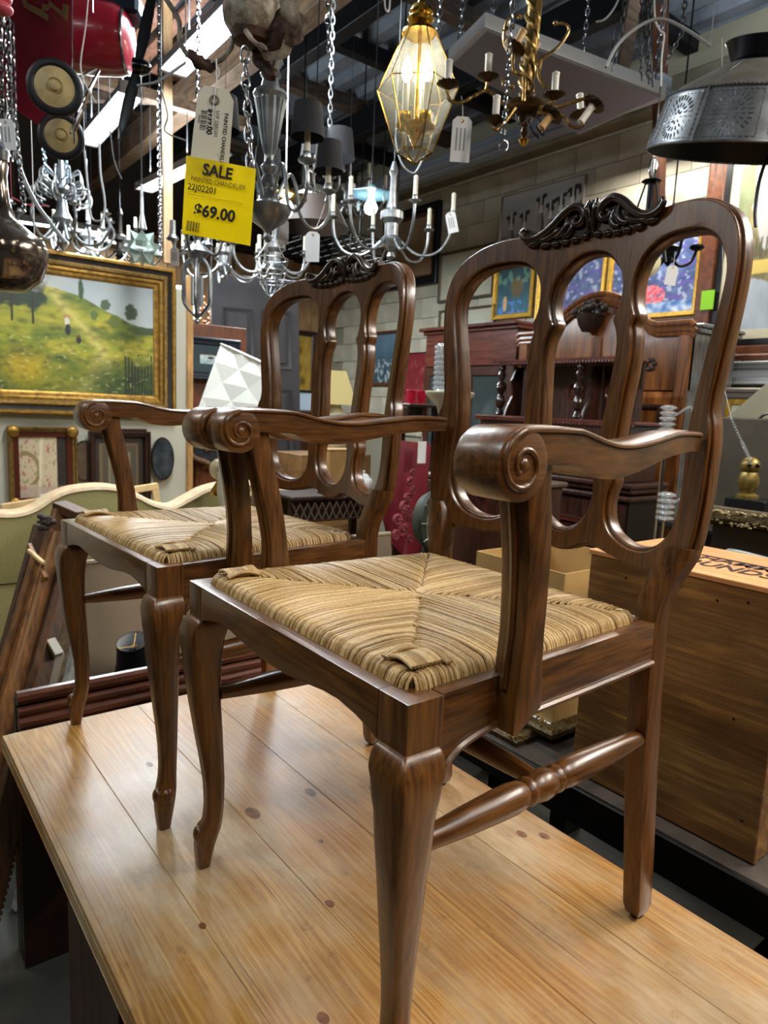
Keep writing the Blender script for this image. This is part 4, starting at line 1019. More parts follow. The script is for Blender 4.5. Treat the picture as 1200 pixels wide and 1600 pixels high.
zb = m0.z-.56
tb = thing('side_table', 'small dark side table under the white pleated lampshade', 'table')
bm = B(); lathe(bm, [(.17, 0), (.175, .012), (.17, .024)], 30, (m0.x, m0.y, zb-.024)); obj('top', bm, DKF, tb)
bm = B(); lathe(bm, [(.10, 0), (.03, .03), (.02, .2), (.03, zb-.06), (.05, zb-.024)], 18, (m0.x, m0.y, 0)); obj('pedestal', bm, DKF, tb)
# ================================================================== pictures on the painted block wall
WX = 4.748
def cows(u, v):
    c = mixc(hc('#8d8f92'), hc('#b9bcbe'), v+fbm(u, v, 3)*.3)
    if v < .38: c = mixc(hc('#6c6a6c'), c, .3)
    for k, (x, y) in enumerate(((.13,.62),(.30,.60),(.50,.78),(.62,.66),(.74,.72),(.87,.80),(.97,.82))):
        dx, dy = (u-x), (v-y)
        if (dx/.05)**2+((dy+.42)/.30)**2 < 1: c = hc('#4a4747') if dx > .012 else hc('#8f8c8b')
        if (dx/.036)**2+((dy+.03)/.14)**2 < 1: c = hc('#cfcfcc') if abs(dx+.004) < .011+.012*(dy < -.06) else hc('#1c1c1e')
        for e_ in (-1, 1):
            if ((dx-e_*.042)/.026)**2+((dy-.06-.02*e_)/.035)**2 < 1: c = hc('#242426')
    return c
picture('unframed grey canvas of black-and-white cows high on the block wall', 'X', WX, (787, 309), (908, 385), .002, mat('canvas_edge', '#9a9a96', .7), cows, name='cow_canvas', depth=.03, nx=110, ny=60)
def tan(u, v): return mixc(hc('#8c745c'), hc('#b29a7c'), .5+fbm(u, v, 3))
picture('large black-framed tan print beyond the white chandelier', 'X', WX, (603, 340), (685, 443), .09, mat('ink_black', '#15181f', .35), tan, slip=(.015, BRF), name='tan_print', depth=.04)
def water(u, v): return mixc(hc('#aab8a8'), hc('#c9c9a4'), 1-v+fbm(u, v, 3)*.5)
picture('thin-framed pale watercolour with wide cream mount on the block wall', 'X', WX, (690, 397), (771, 463), .022, mat('grey_frame', '#4c4b42', .4), water, matw=.09, slip=(.004, GOLDD, mat('pale_mount', '#b9bba6', .7)), name='watercolour')
def sea(u, v): return mixc(hc('#9fb0b4'), hc('#bcc2b2'), v+fbm(u, v, 4)*.4)
picture('grey-blue seascape hung right below the pale watercolour', 'X', WX, (689, 486), (771, 560), .018, mat('grey_frame', '#4c4b42', .4), sea, matw=.10, slip=(.004, GOLDD, mat('pale_mount', '#b9bba6', .7)), name='seascape')
def basket(u, v):
    c = mixc(hc('#12353a'), hc('#2d6f86'), 1-v+.5*fbm(u, v, 4))
    n = nz(u, v, 9, 5)
    if math.hypot((u-.6)*1.1, v-.5) < .2: c = mixc(hc('#8a6f3c'), hc('#4c4426'), abs(math.sin(v*60)))
    if v > .55 and n > .2: c = mixc(c, hc('#6fa08a'), .8)
    if math.hypot((u-.25)*2, (v-.2)) < .14: c = hc('#d8b07a')
    if v < .25 and n < -.1: c = hc('#4a84c8')
    return c
YG = mat('bright_gilt', '#b8902f', .35, metal=.5, var=.2, vscale=40)
picture('gold-framed teal painting of a basket of flowers', 'X', WX, (776, 405), (832, 495), .045, YG, basket, name='basket_painting')
def violet(u, v):
    n = fbm(u, v, 5, 2); c = mixc(hc('#2f3f6e'), hc('#6c7fae'), .5+n)
    if nz(u, v, 16, 3) > .25: c = mixc(c, hc('#b7c3d8'), .7)
    if nz(u, v, 14, 8) > .35: c = hc('#5c50a0')
    return c
picture('gold-framed blue floral painting seen through the middle opening of the near chair', 'X', WX, (846, 388), (943, 492), .04, YG, violet, name='floral_painting', nx=80, ny=60)
def redflow(u, v):
    c = violet(u, v*1.3+4)
    if math.hypot((u-.45)/1.5, v-.22) < .15 and nz(u, v, 20) > -.3: c = mixc(hc('#c0455a'), hc('#e58a90'), .5+nz(u, v, 25))
    if v < .14: c = mixc(hc('#3f6fb0'), hc('#c9d8ea'), .5+nz(u, v, 14))
    return c
picture('gold-framed blue painting with a red flower above the walnut armoire', 'X', WX, (958, 372), (1088, 492), .035, YG, redflow, name='red_flower_painting', nx=90, ny=70)
def castle(u, v):
    c = mixc(hc('#b9bfc6'), hc('#9a9a94'), v+.3*fbm(u, v, 2))
    n = fbm(u, v, 5, 1)
    if u < .16+.04*nz(0, v, 9): c = mixc(hc('#55603f'), hc('#7d8460'), .5+n)
    if .30+.1*nz(u, 1, 4) < v < .62+.14*math.sin(u*14) and u > .12: c = mixc(hc('#9a8f5c'), hc('#4f4d36'), .5+n*1.3)
    if v < .30+.12*nz(u, 1, 3): c = mixc(hc('#a8b4bd'), hc('#8e9aa4'), .5+n)
    if .12 < u < .5 and .34 < v < .42: c = hc('#c2ac5a')
    if (u*18) % 1 < .35 and .44 < v < .56 and u > .2: c = hc('#4b4636')
    return c
picture('very large brown-framed picture of an old building with cream mount, beside the armoire', 'X', WX, (1118, 222), (1345, 562), .115, mat('brown_frame_wood', '#5a331d', .4), castle, matw=.06, slip=(.035, BLK, mat('ivory_mount', '#c6bfa4', .6)), name='building_picture', nx=110, ny=110, depth=.05)
t = thing('green_sticker', 'bright green price sticker above the armoire cornice', 'price tag'); p = onX(1096, 455, 4.68); q = onX(1113, 483, 4.68)
bm = B(); box(bm, (4.684, q.y, q.z), (4.6895, p.y, p.z), .001); obj('sticker', bm, mat('lime', '#7fc423', .6), t)
bm = B(); box(bm, (4.69, q.y+.03, 0), (4.74, p.y+.04, 2.9), .004); tt = thing('tall_brown_board', 'tall brown board standing upright between the floral painting and building picture', 'board'); obj('board', bm, BRF, tt)
def silverish(u, v): return hc('#b7bcbd')
picture('wide silver-framed panel low under the building picture', 'X', 4.72, (1124, 566), (1345, 602), .05, mat('silver_frame', '#b9bec0', .25, metal=.6), silverish, name='silver_frame_picture', depth=.04)
def wh(u, v): return mixc(hc('#dcdad0'), hc('#a8b0b0'), 1-v)
picture('taupe-framed picture with gold slip leaning under the silver one', 'X', 4.3, (1122, 606), (1345, 790), .07, mat('taupe_frame', '#6b6058', .4), wh, slip=(.03, YG), matw=.03, name='taupe_frame_picture', depth=.04)

# ---- walnut armoire
t = thing('walnut_armoire', 'tall walnut armoire with arched pediment and carved flower-basket crest', 'armoire')
AX, Y0, Y1, ZT = 4.12, 2.30, 3.66, 2.02
bm = B(); box(bm, (AX, Y0, .08), (4.66, Y0+.025, ZT), .002); box(bm, (4.2, Y0-.004, .3), (4.58, Y0, 1.0), .003); obj('side_panel', bm, wood('walnut_side_sheen', '#45484d', '#94928c', 'Z', rough=.2, coat=.6, ctr=.2), t)  # cool reflected sheen put into the grey side colours
bm = B(); box(bm, (AX, Y1-.025, .08), (4.66, Y1, ZT), .002); obj('side_panel', bm, WAL, t)
bm = B(); box(bm, (4.64, Y0+.026, .08), (4.66, Y1-.026, ZT), .002); obj('back_panel', bm, WAL, t)
bm = B(); box(bm, (AX, Y0+.026, .0), (4.63, Y1-.026, .08), .002); obj('plinth', bm, WAL, t)
for y in (Y0, (Y0+Y1)/2-.04, Y1-.08):
    bm = B(); box(bm, (AX-.03, y, .10), (AX-.001, y+.08, ZT), .006); obj('pilaster', bm, WAL, t)
for y in (Y0+.085, (Y0+Y1)/2+.045):
    dw = (Y1-Y0)/2-.13
    bm = B(); box(bm, (AX-.018, y, .12), (AX-.002, y+dw, 1.66), .003); d = obj('door', bm, WALF, t)
    bm = B(); ring(bm, dw-.12, 1.38, [(0, 0), (0, .014), (.02, .018), (.035, .006), (.035, 0)]); bm.transform(frame_mtx((AX-.018, y+dw-.06, .20), (0, -1, 0), (0, 0, 1))); obj('door_moulding', bm, MAHZ, d)
    bm = B(); prism(bm, [(y+dw*.2, 1.28), (y+dw*.3, 1.42), (y+dw*.5, 1.50), (y+dw*.7, 1.42), (y+dw*.8, 1.28), (y+dw*.5, 1.20)], 'x', AX-.026, AX-.018, .003); obj('inlay', bm, MAHZ, d)
    bm = B(); ball(bm, (AX-.035, y+(dw-.03 if y < 2.9 else .03), 1.0), .014); obj('knob', bm, mat('brass', '#b08a3e', .3, metal=1), d)
bm = B()
arch = [(Y0-.02, ZT+.0)]+[(Y0+(Y1-Y0)*k/24, ZT+.02+.23*max(0, math.sin(PI*min(1, max(0, (k/24-.20)/.60))))**.8) for k in range(25)]+[(Y1+.02, ZT)]
prism(bm, [(Y0, 1.67)]+[(y, z) for y, z in arch[1:-1]]+[(Y1, 1.67)], 'x', AX-.012, AX+.03, .003); obj('pediment', bm, WAL, t)
for k, (r, dx, dz) in enumerate(((.022, -.02, .0), (.018, -.035, .035), (.014, -.02, -.03))):
    bm = B(); tube(bm, [(AX+dx, y, z+dz) for y, z in arch], r, 8); obj('cornice_moulding', bm, WAL, t)
bm = B(); box(bm, (AX+.03, Y0-.03, ZT), (4.68, Y0+.05, ZT+.03), .006); box(bm, (AX+.03, Y0-.045, ZT+.0301), (4.68, Y0+.05, ZT+.055), .006); obj('side_cornice', bm, wood('walnut_side_sheen', '#2d2a2a', '#6b5c50', 'Z'), t)
bm = B(); box(bm, (AX+.03, Y0+.05, ZT), (4.66, Y1, ZT+.02), .003); obj('top_board', bm, WAL, t)
CV = mat('dark_carving', '#2a1a12', .45, var=.4, vscale=50)
cc = onX(922, 497, AX-.06)
bm = B(); lathe(bm, [(.05, -.09), (.075, -.05), (.09, .0), (.095, .02)], 16, cc); obj('crest_basket', bm, CV, t)
bm = B()
for k in range(46):
    a = rnd.uniform(0, PI); r = rnd.uniform(.02, .135); ball(bm, cc+Vector((rnd.uniform(-.03, .02), r*math.cos(a), .02+r*math.sin(a)*.75)), rnd.uniform(.014, .026), u=7, v=5)
obj('crest_flowers', bm, CV, t)
for s in (-1, 1):
    bm = B()
    for k in range(6): ball(bm, (AX-.02, (Y0+Y1)/2+s*.42+.03*math.cos(k), 1.83+.03*math.sin(k)), 1, (.01, .016, .016), 7, 5)
    obj('rosette', bm, CV, t)

# ---- dark hutch
t = thing('mahogany_hutch', 'dark mahogany hutch with glazed doors between armoire and jar stack', 'cupboard')
HX = 4.16; H0, H1, HT = 3.74, 4.80, 2.13
bm = B(); box(bm, (HX, H0, 0), (4.66, H0+.025, HT), .002); obj('side_panel', bm, MAHZ, t)
bm = B(); box(bm, (HX, H1-.025, 0), (4.66, H1, HT), .002); obj('side_panel', bm, MAHZ, t)
bm = B(); box(bm, (4.63, H0+.026, 0), (4.66, H1-.026, HT), .002); obj('back_panel', bm, MAHZ, t)
for i, (z0, z1) in enumerate(((HT, HT+.03), (HT+.0301, HT+.06))):
    bm = B(); box(bm, (HX-.03-i*.03, H0-.02, z0), (4.67, H1+.03+i*.03, z1), .008); obj('cornice', bm, MAHY, t)
bm = B(); box(bm, (HX-.012, H0, 1.86), (HX-.001, H1, HT-.001), .002); obj('frieze', bm, MAHY, t)
dw = (H1-H0)/2
for k in range(2):
    y = H0+k*dw+.004; M = frame_mtx((HX-.001, y+dw-.008, .9), (0, -1, 0), (0, 0, 1))
    bm = B(); ring(bm, dw-.008, .95, [(0, 0), (0, .02), (.07, .02), (.08, .008), (.08, 0)]); bm.transform(M); d = obj('door', bm, MAHZ, t, True, 30)
    bm = B(); box(bm, (.075, .075, .004), (dw-.083, .875, .008)); bm.transform(M); obj('pane', bm, mat('dark_pane', '#4a5352', .08, alpha=.45), d)
    bm = B(); box(bm, (0, -.88, 0), (dw-.008, -.02, .02), .004); bm.transform(M); obj('lower_door', bm, MAHZ, t)
bm = B(); box(bm, (HX+.03, H0+.03, 1.3), (4.62, H1-.03, 1.32), .002); obj('shelf', bm, MAHY, t)
t = thing('grey_glass_shade', 'pale grey glass shade standing inside the dark hutch', 'lampshade')
bm = B(); lathe(bm, [(.05, .0), (.15, .02), (.16, .08), (.13, .2), (.06, .28), (.03, .30)], 24, (4.38, 4.15, 1.321)); obj('shade', bm, mat('frosted_grey', '#8b9a98', .4), t)

# ---- etagere in front of the armoire
t = thing('spindle_shelf', 'dark carved two-tier shelf with turned spindles and red-brown tops', 'shelf')
EX = 3.40
def tier(z, ya, yb, dep, nm='shelf'):
    bm = B(); box(bm, (EX, ya, z), (EX+dep, yb, z+.022), .006); s_ = obj(nm, bm, MAHY, t)
    bm = B(); n = int((yb-ya)/.022)
    for k in range(n): ball(bm, (EX+.004, ya+.011+k*(yb-ya)/n, z-.004), 1, (.006, .0095, .010), 6, 4)
    obj('scalloped_edge', bm, MAHY, s_)['kind'] = 'stuff'
tier(1.80, 2.30, 3.27, .28); tier(1.445, 2.18, 3.40, .34)
SP = [(.020,0),(.030,.01),(.022,.03),(.014,.045),(.026,.06),(.034,.085),(.030,.11),(.016,.135),(.024,.15),(.038,.18),(.030,.205),(.014,.225),(.022,.24),(.028,.262),(.018,.285),(.026,.30),(.022,.325)]
for px in (783, 905):
    y = onX(px, 610, EX+.04).y; bm = B(); lathe(bm, SP, 16, (EX+.04, y, 1.469)); obj('spindle', bm, mat('dark_gloss', '#2b1a14', .2, coat=.6), t)
    bm = B(); prism(bm, [(EX+.08, 1.468), (EX+.24, 1.468), (EX+.24, 1.79), (EX+.18, 1.79), (EX+.13, 1.70), (EX+.15, 1.6), (EX+.10, 1.52)], 'y', y-.01, y+.01, .003)
    bm2 = bm
    for v in bm2.verts: pass
    obj('bracket', bm, MAHZ, t)
bm = B(); box(bm, (EX+.262, 2.32, 1.468), (EX+.28, 3.25, 1.799), .003); obj('back_panel', bm, MAHZ, t)
for k in range(3):
    bm = B(); torus(bm, (EX+.258, 2.5+.28*k, 1.63), .06, .012, Matrix.Rotation(PI/2, 4, 'Y'), 18, 6); ball(bm, (EX+.258, 2.5+.28*k, 1.63), .03, (.4, 1, 1)); obj('carved_rosette', bm, MAHY, t)
bm = B(); box(bm, (EX+.02, 2.22, 1.13), (EX+.33, 3.36, 1.444), .004); obj('frieze_box', bm, MAHZ, t)
for z, d_ in ((1.10, .05), (1.07, .03), (1.03, .06)):
    bm = B(); box(bm, (EX-d_+.02, 2.16-d_*.3, z), (EX+.36, 3.38+d_*.3, z+.029), .008); obj('moulding', bm, MAHZ, t)
for y in (2.18, 2.78):
    bm = B(); box(bm, (EX-.01, y, .10), (EX+.008, y+.56, 1.02), .004); d = obj('door', bm, MAHZ, t)
    bm = B(); ring(bm, .42, .7, [(0, 0), (0, .02), (.03, .014), (.03, 0)]); bm.transform(frame_mtx((EX-.01, y+.49, .2), (0, -1, 0), (0, 0, 1))); obj('door_moulding', bm, MAHY, d)
bm = B(); box(bm, (EX+.009, 2.17, .0), (EX+.36, 3.36, 1.029), .003); obj('carcass', bm, mat('dark_case', '#1d120b', .5), t)

# dark chest with drawer knob, seen through the near chair's lower openings
t = thing('dark_chest', 'small dark carved chest with a round drawer knob behind the near chair back', 'chest')
cz = onX(720, 745, 2.6); ch_y0 = onX(800, 760, 2.6).y; ch_y1 = onX(664, 760, 2.6).y
bm = B(); box(bm, (2.6, ch_y0, 0), (3.0, ch_y1, cz.z-.03), .004); obj('carcass', bm, MAHZ, t)
bm = B(); box(bm, (2.58, ch_y0-.02, cz.z-.0295), (3.02, ch_y1+.02, cz.z), .008); obj('top', bm, mat('worn_top', '#57453c', .4), t)
bm = B(); box(bm, (2.585, ch_y0+.03, cz.z-.17), (2.599, ch_y1-.03, cz.z-.04), .003); d = obj('drawer', bm, MAHZ, t)
bm = B(); lathe(bm, [(.008, 0), (.01, .012), (.02, .02), (.016, .03), (.002, .033)], 14, onX(752, 773, 2.585), (-1, 0, 0)); obj('knob', bm, mat('dark_gloss', '#2b1a14', .2), d)
bm = B()
for k in range(24): ball(bm, (2.585, ch_y0+.02+k*(ch_y1-ch_y0-.04)/23, cz.z-.185), .008, u=6, v=4)
obj('bead_moulding', bm, MAHZ, t)['kind'] = 'stuff'

# ---- trumpet stand with crystal drum
t = thing('trumpet_pedestal', 'cream trumpet-shaped pedestal under the crystal drum shade', 'pedestal')
p = at(703, 612, 3.3)
bm = B(); lathe(bm, [(.10, 0), (.09, .03), (.035, .15), (.028, .3), (.03, p.z-.25), (.04, p.z-.14), (.06, p.z-.07), (.115, p.z-.015), (.118, p.z-.004), (.11, p.z)], 28, (p.x, p.y, 0)); obj('body', bm, mat('cream_gloss', '#b5ab90', .3), t)
t = thing('crystal_drum', 'stacked crystal-beaded drum lampshade on the cream pedestal', 'lampshade')
q = at(695, 612, 3.3); CRY = mat('crystal', '#a9adae', .08, alpha=.42)
bm = B()
for r in range(9):
    for k in range(20): ball(bm, (p.x+.072*math.cos(k*PI/10+r*.15), p.y+.072*math.sin(k*PI/10+r*.15), p.z+.014+r*.0235), .0115, u=6, v=4)
obj('beads', bm, CRY, t)['kind'] = 'stuff'
for z in (.001, .21):
    bm = B(); torus(bm, (p.x, p.y, p.z+z+.003), .07, .004, None, 28, 6); obj('ring', bm, CHROME, t)

# shelf with red cups and red framed cloth
t = thing('dark_wall_shelf', 'short dark shelf holding the red cups behind the far chair', 'shelf')
a = onY(625, 630, 3.6); b_ = onY(692, 634, 3.6)
bm = B(); box(bm, (a.x, 3.5, a.z-.02), (b_.x, 3.72, a.z), .003); obj('top', bm, DKF, t)
bm = B(); box(bm, (a.x, 3.52, a.z-.16), (a.x+.02, 3.7, a.z-.0205), .003); obj('side', bm, DKF, t)
bm = B(); box(bm, (a.x+.13, 3.52, a.z-.16), (a.x+.17, 3.7, a.z-.0205), .003); obj('divider', bm, DKF, t)
bm = B(); box(bm, (a.x, 3.52, a.z-.18), (b_.x, 3.72, a.z-.1605), .003); obj('bottom', bm, DKF, t)
bm = B(); box(bm, (b_.x-.02, 3.52, a.z-.16), (b_.x, 3.7, a.z-.0205), .003); obj('side', bm, DKF, t)
for x in (a.x+.02, b_.x-.06):
    bm = B(); box(bm, (x, 3.6, 0), (x+.04, 3.64, a.z-.1805), .003); obj('leg', bm, DKF, t)
RED = mat('red_gloss', '#a3122c', .3)
for px, lb in ((642, 'red cup beside the cream bowl on the dark shelf'), (658, 'red cup next to the crystal drum on the dark shelf')):
    p = onY(px, 628, 3.57); t = thing('red_cup', lb, 'cup', group=None)
    bm = B(); lathe(bm, [(.022, 0), (.026, .02), (.032, .07), (.034, .085), (.031, .085), (.024, .02), (.001, .006)], 20, (p.x, 3.57, a.z+.0005)); obj('bowl', bm, RED, t)
    bm = B(); torus(bm, (p.x, 3.57, a.z+.085), .034, .004, None, 20, 6); obj('rim', bm, RED, t)
def damask(u, v): return mixc(hc('#7c1f28'), hc('#a85a5a'), max(0, fbm(u, v, 7))*1.6)
picture('red damask cloth panel hanging behind the red cups', 'X', WX, (633, 552), (676, 640), .006, mat('red_edge', '#7c1f28', .7), damask, name='red_cloth_panel')

# red curved board, carved ornament, fan, bucket, box
t = thing('red_board', 'tall red painted board with curved lower edge leaning behind the chairs', 'board')
Pp = [onY(x, y, 2.75) for x, y in ((628, 688), (674, 694), (668, 760), (664, 850), (640, 880), (612, 850), (600, 800))]
bm = B(); prism(bm, [(p.x, p.z) for p in Pp], 'y', 2.75, 2.78, .003); obj('board', bm, mat('red_paint', '#74202b', .45, var=.1, vscale=6), t)
zb = min(p.z for p in Pp); xb = sum(p.x for p in Pp)/len(Pp)
bm = B(); box(bm, (xb-.05, 2.781, 0), (xb-.01, 2.81, zb+.25), .003); obj('prop', bm, DKF, t)
t = thing('white_tag', 'blank white hanging tag beside the red board', 'price tag'); p = onY(654, 690, 2.68); q = onY(664, 724, 2.68)
bm = B(); box(bm, (p.x, 2.68, q.z), (q.x+.004, 2.683, p.z), .001); obj('card', bm, mat('paper_white', '#d8d8d8', .6), t)
bm = B(); tube(bm, [((p.x+q.x)/2, 2.681, p.z), ((p.x+q.x)/2+.005, 2.70, p.z+.06), ((p.x+q.x)/2+.02, 2.76, p.z+.02)], .001, 4); obj('string', bm, mat('string', '#d0d0cc', .8), t)
t = thing('red_carved_ornament', 'dusty red carved scroll-leaf ornament standing before the red board', 'ornament')
RC = mat('dusty_red', '#7d3138', .6, var=.3, vscale=60)
for k, (x, y, r) in enumerate(((645,738,.012),(641,752,.016),(646,766,.016),(638,778,.020),(632,792,.024),(640,806,.020),(622,812,.022),(630,828,.024),(618,836,.018),(640,842,.016),(650,822,.012))):
    p = onY(x, y, 2.62); bm = B(); torus(bm, p, r, r*.38, Matrix.Rotation(PI/2, 4, 'X') @ Matrix.Rotation(k, 4, 'Z'), 12, 6, 1.25); ball(bm, p, r*.55, u=8, v=5)
    for j in range(3): q = p+Vector((r*1.5*math.cos(k+j), 0, r*1.5*math.sin(k+j))); tube(bm, [p, p.lerp(q, .6)+Vector((0, -.006, .004)), q], [r*.4, r*.35, r*.1], 6)
    obj('leaf', bm, RC, t)
p = onY(634, 850, 2.62); bm = B(); tube(bm, [(p.x, 2.62, 0), (p.x, 2.62, p.z), onY(645, 740, 2.63)], .008, 6); obj('stem', bm, RC, t)
bm = B(); lathe(bm, [(.09, 0), (.09, .02), (.01, .03)], 18, (p.x, 2.62, 0)); obj('base', bm, RC, t)
t = thing('old_fan', 'dark green round fan with pale wire guard behind the chair leg', 'fan')
c = onY(676, 812, 2.1); M = Matrix.Translation(c) @ Matrix.Rotation(.35, 4, 'Z') @ Matrix.Rotation(PI/2, 4, 'X')
FG = mat('fan_green', '#2f352b', .5); WR = mat('pale_wire', '#a8a594', .35, metal=.6)
bm = B(); lathe(bm, [(.10, -.04), (.125, 0), (.12, .015), (.02, .03)], 28); bm.transform(M); obj('body', bm, FG, t)
for R in (.125, .09, .055): bm = B(); torus(bm, (0, 0, .05-.1*(R-.055)), R, .0022, None, 30, 5); bm.transform(M); obj('guard_ring', bm, WR, t)
for k in range(10): bm = B(); a_ = k*PI/5; tube(bm, crom([(0, 0, .055), (.06*math.cos(a_), .06*math.sin(a_), .052), (.127*math.cos(a_), .127*math.sin(a_), .02)], 4), .002, 5); bm.transform(M); obj('guard_wire', bm, WR, t)
bm = B(); tube(bm, [c+Vector((0, .03, -.1)), (c.x, 2.15, .55)], .015, 8); lathe(bm, [(.09, .54), (.09, .56), (.02, .58)], 20, (c.x, 2.15, 0)); obj('stand', bm, FG, t)
tb = thing('rear_table', 'plain dark table behind the pine table carrying fan, bucket and cardboard box', 'table')
bm = B(); box(bm, (1.24, 1.80, .50), (2.12, 2.30, .5395), .004); obj('top', bm, DKF, tb)
for x in (1.26, 2.06):
    for y in (1.83, 2.24): bm = B(); box(bm, (x, y, 0), (x+.05, y+.05, .4995), .003); obj('leg', bm, DKF, tb)
t = thing('zinc_bucket', 'dented zinc bucket lying on its side beyond the rush seat', 'bucket')
p = onY(652, 872, 1.93); M = Matrix.Translation((p.x, 1.95, .655)) @ Matrix.Rotation(-.5, 4, 'Z') @ Matrix.Rotation(PI/2, 4, 'Y')
ZN = mat('zinc', '#8f9a9a', .38, metal=.7, var=.25, vscale=18)
bm = B(); lathe(bm, [(.002, -.13), (.085, -.13), (.09, -.10), (.108, .13), (.112, .13), (.112, .137), (.104, .137), (.086, -.12)], 30, caps=False); bm.transform(M); obj('bucket', bm, ZN, t)
for z in (-.10, .03, .132): bm = B(); torus(bm, (0, 0, z), .091+.00087*(z*100+10), .003, None, 30, 5); bm.transform(M); obj('hoop', bm, ZN, t)
t = thing('wire_basket', 'round thin wire basket standing beside the cardboard box', 'basket')
p = onY(748, 880, 1.92); cx_, cy_2 = p.x, 1.93
for k, z in enumerate((.54, .60, .66, .72, .78)): bm = B(); torus(bm, (cx_, cy_2, z+.003), .07+.008*k, .0018, None, 26, 5); obj('hoop', bm, WR, t)
for k in range(12): a_ = k*PI/6; bm = B(); tube(bm, [(cx_+.07*math.cos(a_), cy_2+.07*math.sin(a_), .542), (cx_+.103*math.cos(a_), cy_2+.103*math.sin(a_), .785)], .0015, 5); obj('wire', bm, WR, t)
t = thing('cardboard_box', 'open plain cardboard box behind the arm support of the near chair', 'box')
CB = mat('cardboard', '#b08e57', .75, var=.08, vscale=12); a = onX(762, 893, 1.75); xx0, xx1 = 1.50, 1.86; yy1 = 1.77; yy0 = 1.44; zt = .925
zt = onX(765, 866, 1.5).z
yy1 = onX(745, 862, 1.5).y; yy0 = onX(886, 862, 1.5).y
for nm, lo, hi in (('front', (1.5, yy0, .622), (1.504, yy1, zt)), ('back', (1.83, yy0, .622), (1.834, yy1, zt+.01)), ('side', (1.5045, yy0, .622), (1.8295, yy0+.004, zt)), ('side', (1.5045, yy1-.004, .622), (1.8295, yy1, zt)), ('bottom', (1.5045, yy0+.0045, .622), (1.8295, yy1-.0045, .626))):
    bm = B(); box(bm, lo, hi); obj(nm, bm, CB, t)
# gilt frames lying under the chair line
ORN = mat('dark_ornate_gilt', '#4a3c22', .4, metal=.7, var=.5, vscale=120, bump=1, bscale=200)
for lb, tip, W_, H_, z in (('ornate dark gilt frame with white mat lying flat beside the crate', (862, 1157), .34, .22, .6425), ('ornate gilt frame lying flat half under the other frame, its corner showing', (806, 1168), .40, .18, .619)):
    p = onZ(tip[0], tip[1], z); 
    t = thing('ornate_frame', lb, 'frame'); M = frame_mtx((p.x, p.y, z), (1, 0, 0), (0, 1, 0))
    bm = B(); ring(bm, W_, H_, [(0, 0), (0, .012), (.008, .020), (.03, .022), (.05, .012), (.055, .006), (.055, 0)]); bm.transform(M); obj('frame', bm, ORN, t)
    bm = B()
    for k in range(150):
        e = rnd.random(); s_ = rnd.choice((0, 1, 2, 3)); i_ = rnd.uniform(.01, .045)
        q = {0: (e*W_, i_), 1: (e*W_, H_-i_), 2: (i_, e*H_), 3: (W_-i_, e*H_)}[s_]
        ball(bm, M @ Vector((q[0], q[1], .021)), rnd.uniform(.002, .005), u=6, v=4)
    obj('gilt_leaves', bm, mat('light_gilt', '#a38a4c', .3, metal=.9, var=.5, vscale=90), t)['kind'] = 'stuff'
    bm = B(); box(bm, (.054, .054, .001), (W_-.054, H_-.054, .005)); bm.transform(M); obj('mat', bm, mat('paper_white', '#d8d8d8', .6), t)
# black frames leaning past the box
t = thing('black_leaning_frames', 'black picture frame with white mount leaning behind the crate corner', 'frame')
for k, (px, m_, wd) in enumerate(((893, BLK, .02), (905, BLK, .02))):
    plankobj(at(px-8, 850, 2.4), at(px+20, 950, 2.35), .02, .02, BLK, t, 'rail')
plankobj(at(912, 858, 2.42), at(935, 940, 2.38), .012, .02, BLK, t, 'rail')
M = frame_mtx(at(928, 975, 2.42), at(905, 862, 2.46)-at(928, 975, 2.42), at(970, 975, 2.42)-at(928, 975, 2.42))
bm = B(); box(bm, (0, 0, -.004), (.25, .14, .004)); bm.transform(M); obj('mount', bm, mat('ivory_mount', '#c6bfa4', .6), t)
bm = B(); q = at(915, 990, 2.42); box(bm, (q.x-.05, q.y-.02, 0), (q.x+.05, q.y+.05, q.z), .003); obj('prop', bm, BLK, t)

# ---- far-right clutter above the crate
t = thing('gilt_mirror_frame', 'long carved gilt frame edge lying above the crate', 'frame')
a = onX(1108, 803, 2.3); b_ = onX(1330, 835, 2.3)
bm = B(); tube(bm, [(2.3, a.y, a.z), (2.3, b_.y-.3, a.z-.0)], .032, 10); obj('moulding', bm, ORN, t)
bm = B()
for k in range(260): ball(bm, (2.3-.030+rnd.uniform(0, .004), a.y-.004-k*.0033, a.z+rnd.uniform(-.024, .024)), 1, (.004, rnd.uniform(.004, .009), rnd.uniform(.003, .006)), 6, 4)
obj('carved_leaves', bm, mat('pale_gilt', '#9a8a66', .4, metal=.6), t)['kind'] = 'stuff'
bm = B(); box(bm, (2.31, b_.y-.28, 0), (2.34, a.y-.01, a.z-.03), .003); obj('panel', bm, mat('black_panel', '#0d0f11', .3), t)
t = thing('grey_tapered_lampshade', 'large grey-olive tapered lampshade on the glass counter beside the near chair back', 'lampshade')
c = at(1232, 640, 2.9); bm = B(); lathe(bm, [(.07, .13), (.30, -.12), (.302, -.13)], 36, c, caps=False); obj('shade', bm, mat('olive_grey_fabric', '#77715a', .7), t)
bm = B(); lathe(bm, [(.02, .12), (.02, -.2), (.06, -.25), (.09, -.40), (.05, -.48), (.08, -.5)], 20, c); obj('base', bm, DKF, t)
t2 = thing('glass_counter', 'dark glass display counter beyond the crate', 'counter')
bm = B(); box(bm, (c.x-.34, c.y-.9, c.z-.52), (c.x+.36, c.y+.34, c.z-.50), .003); obj('top', bm, mat('dark_glass_top', '#1b2226', .08), t2)
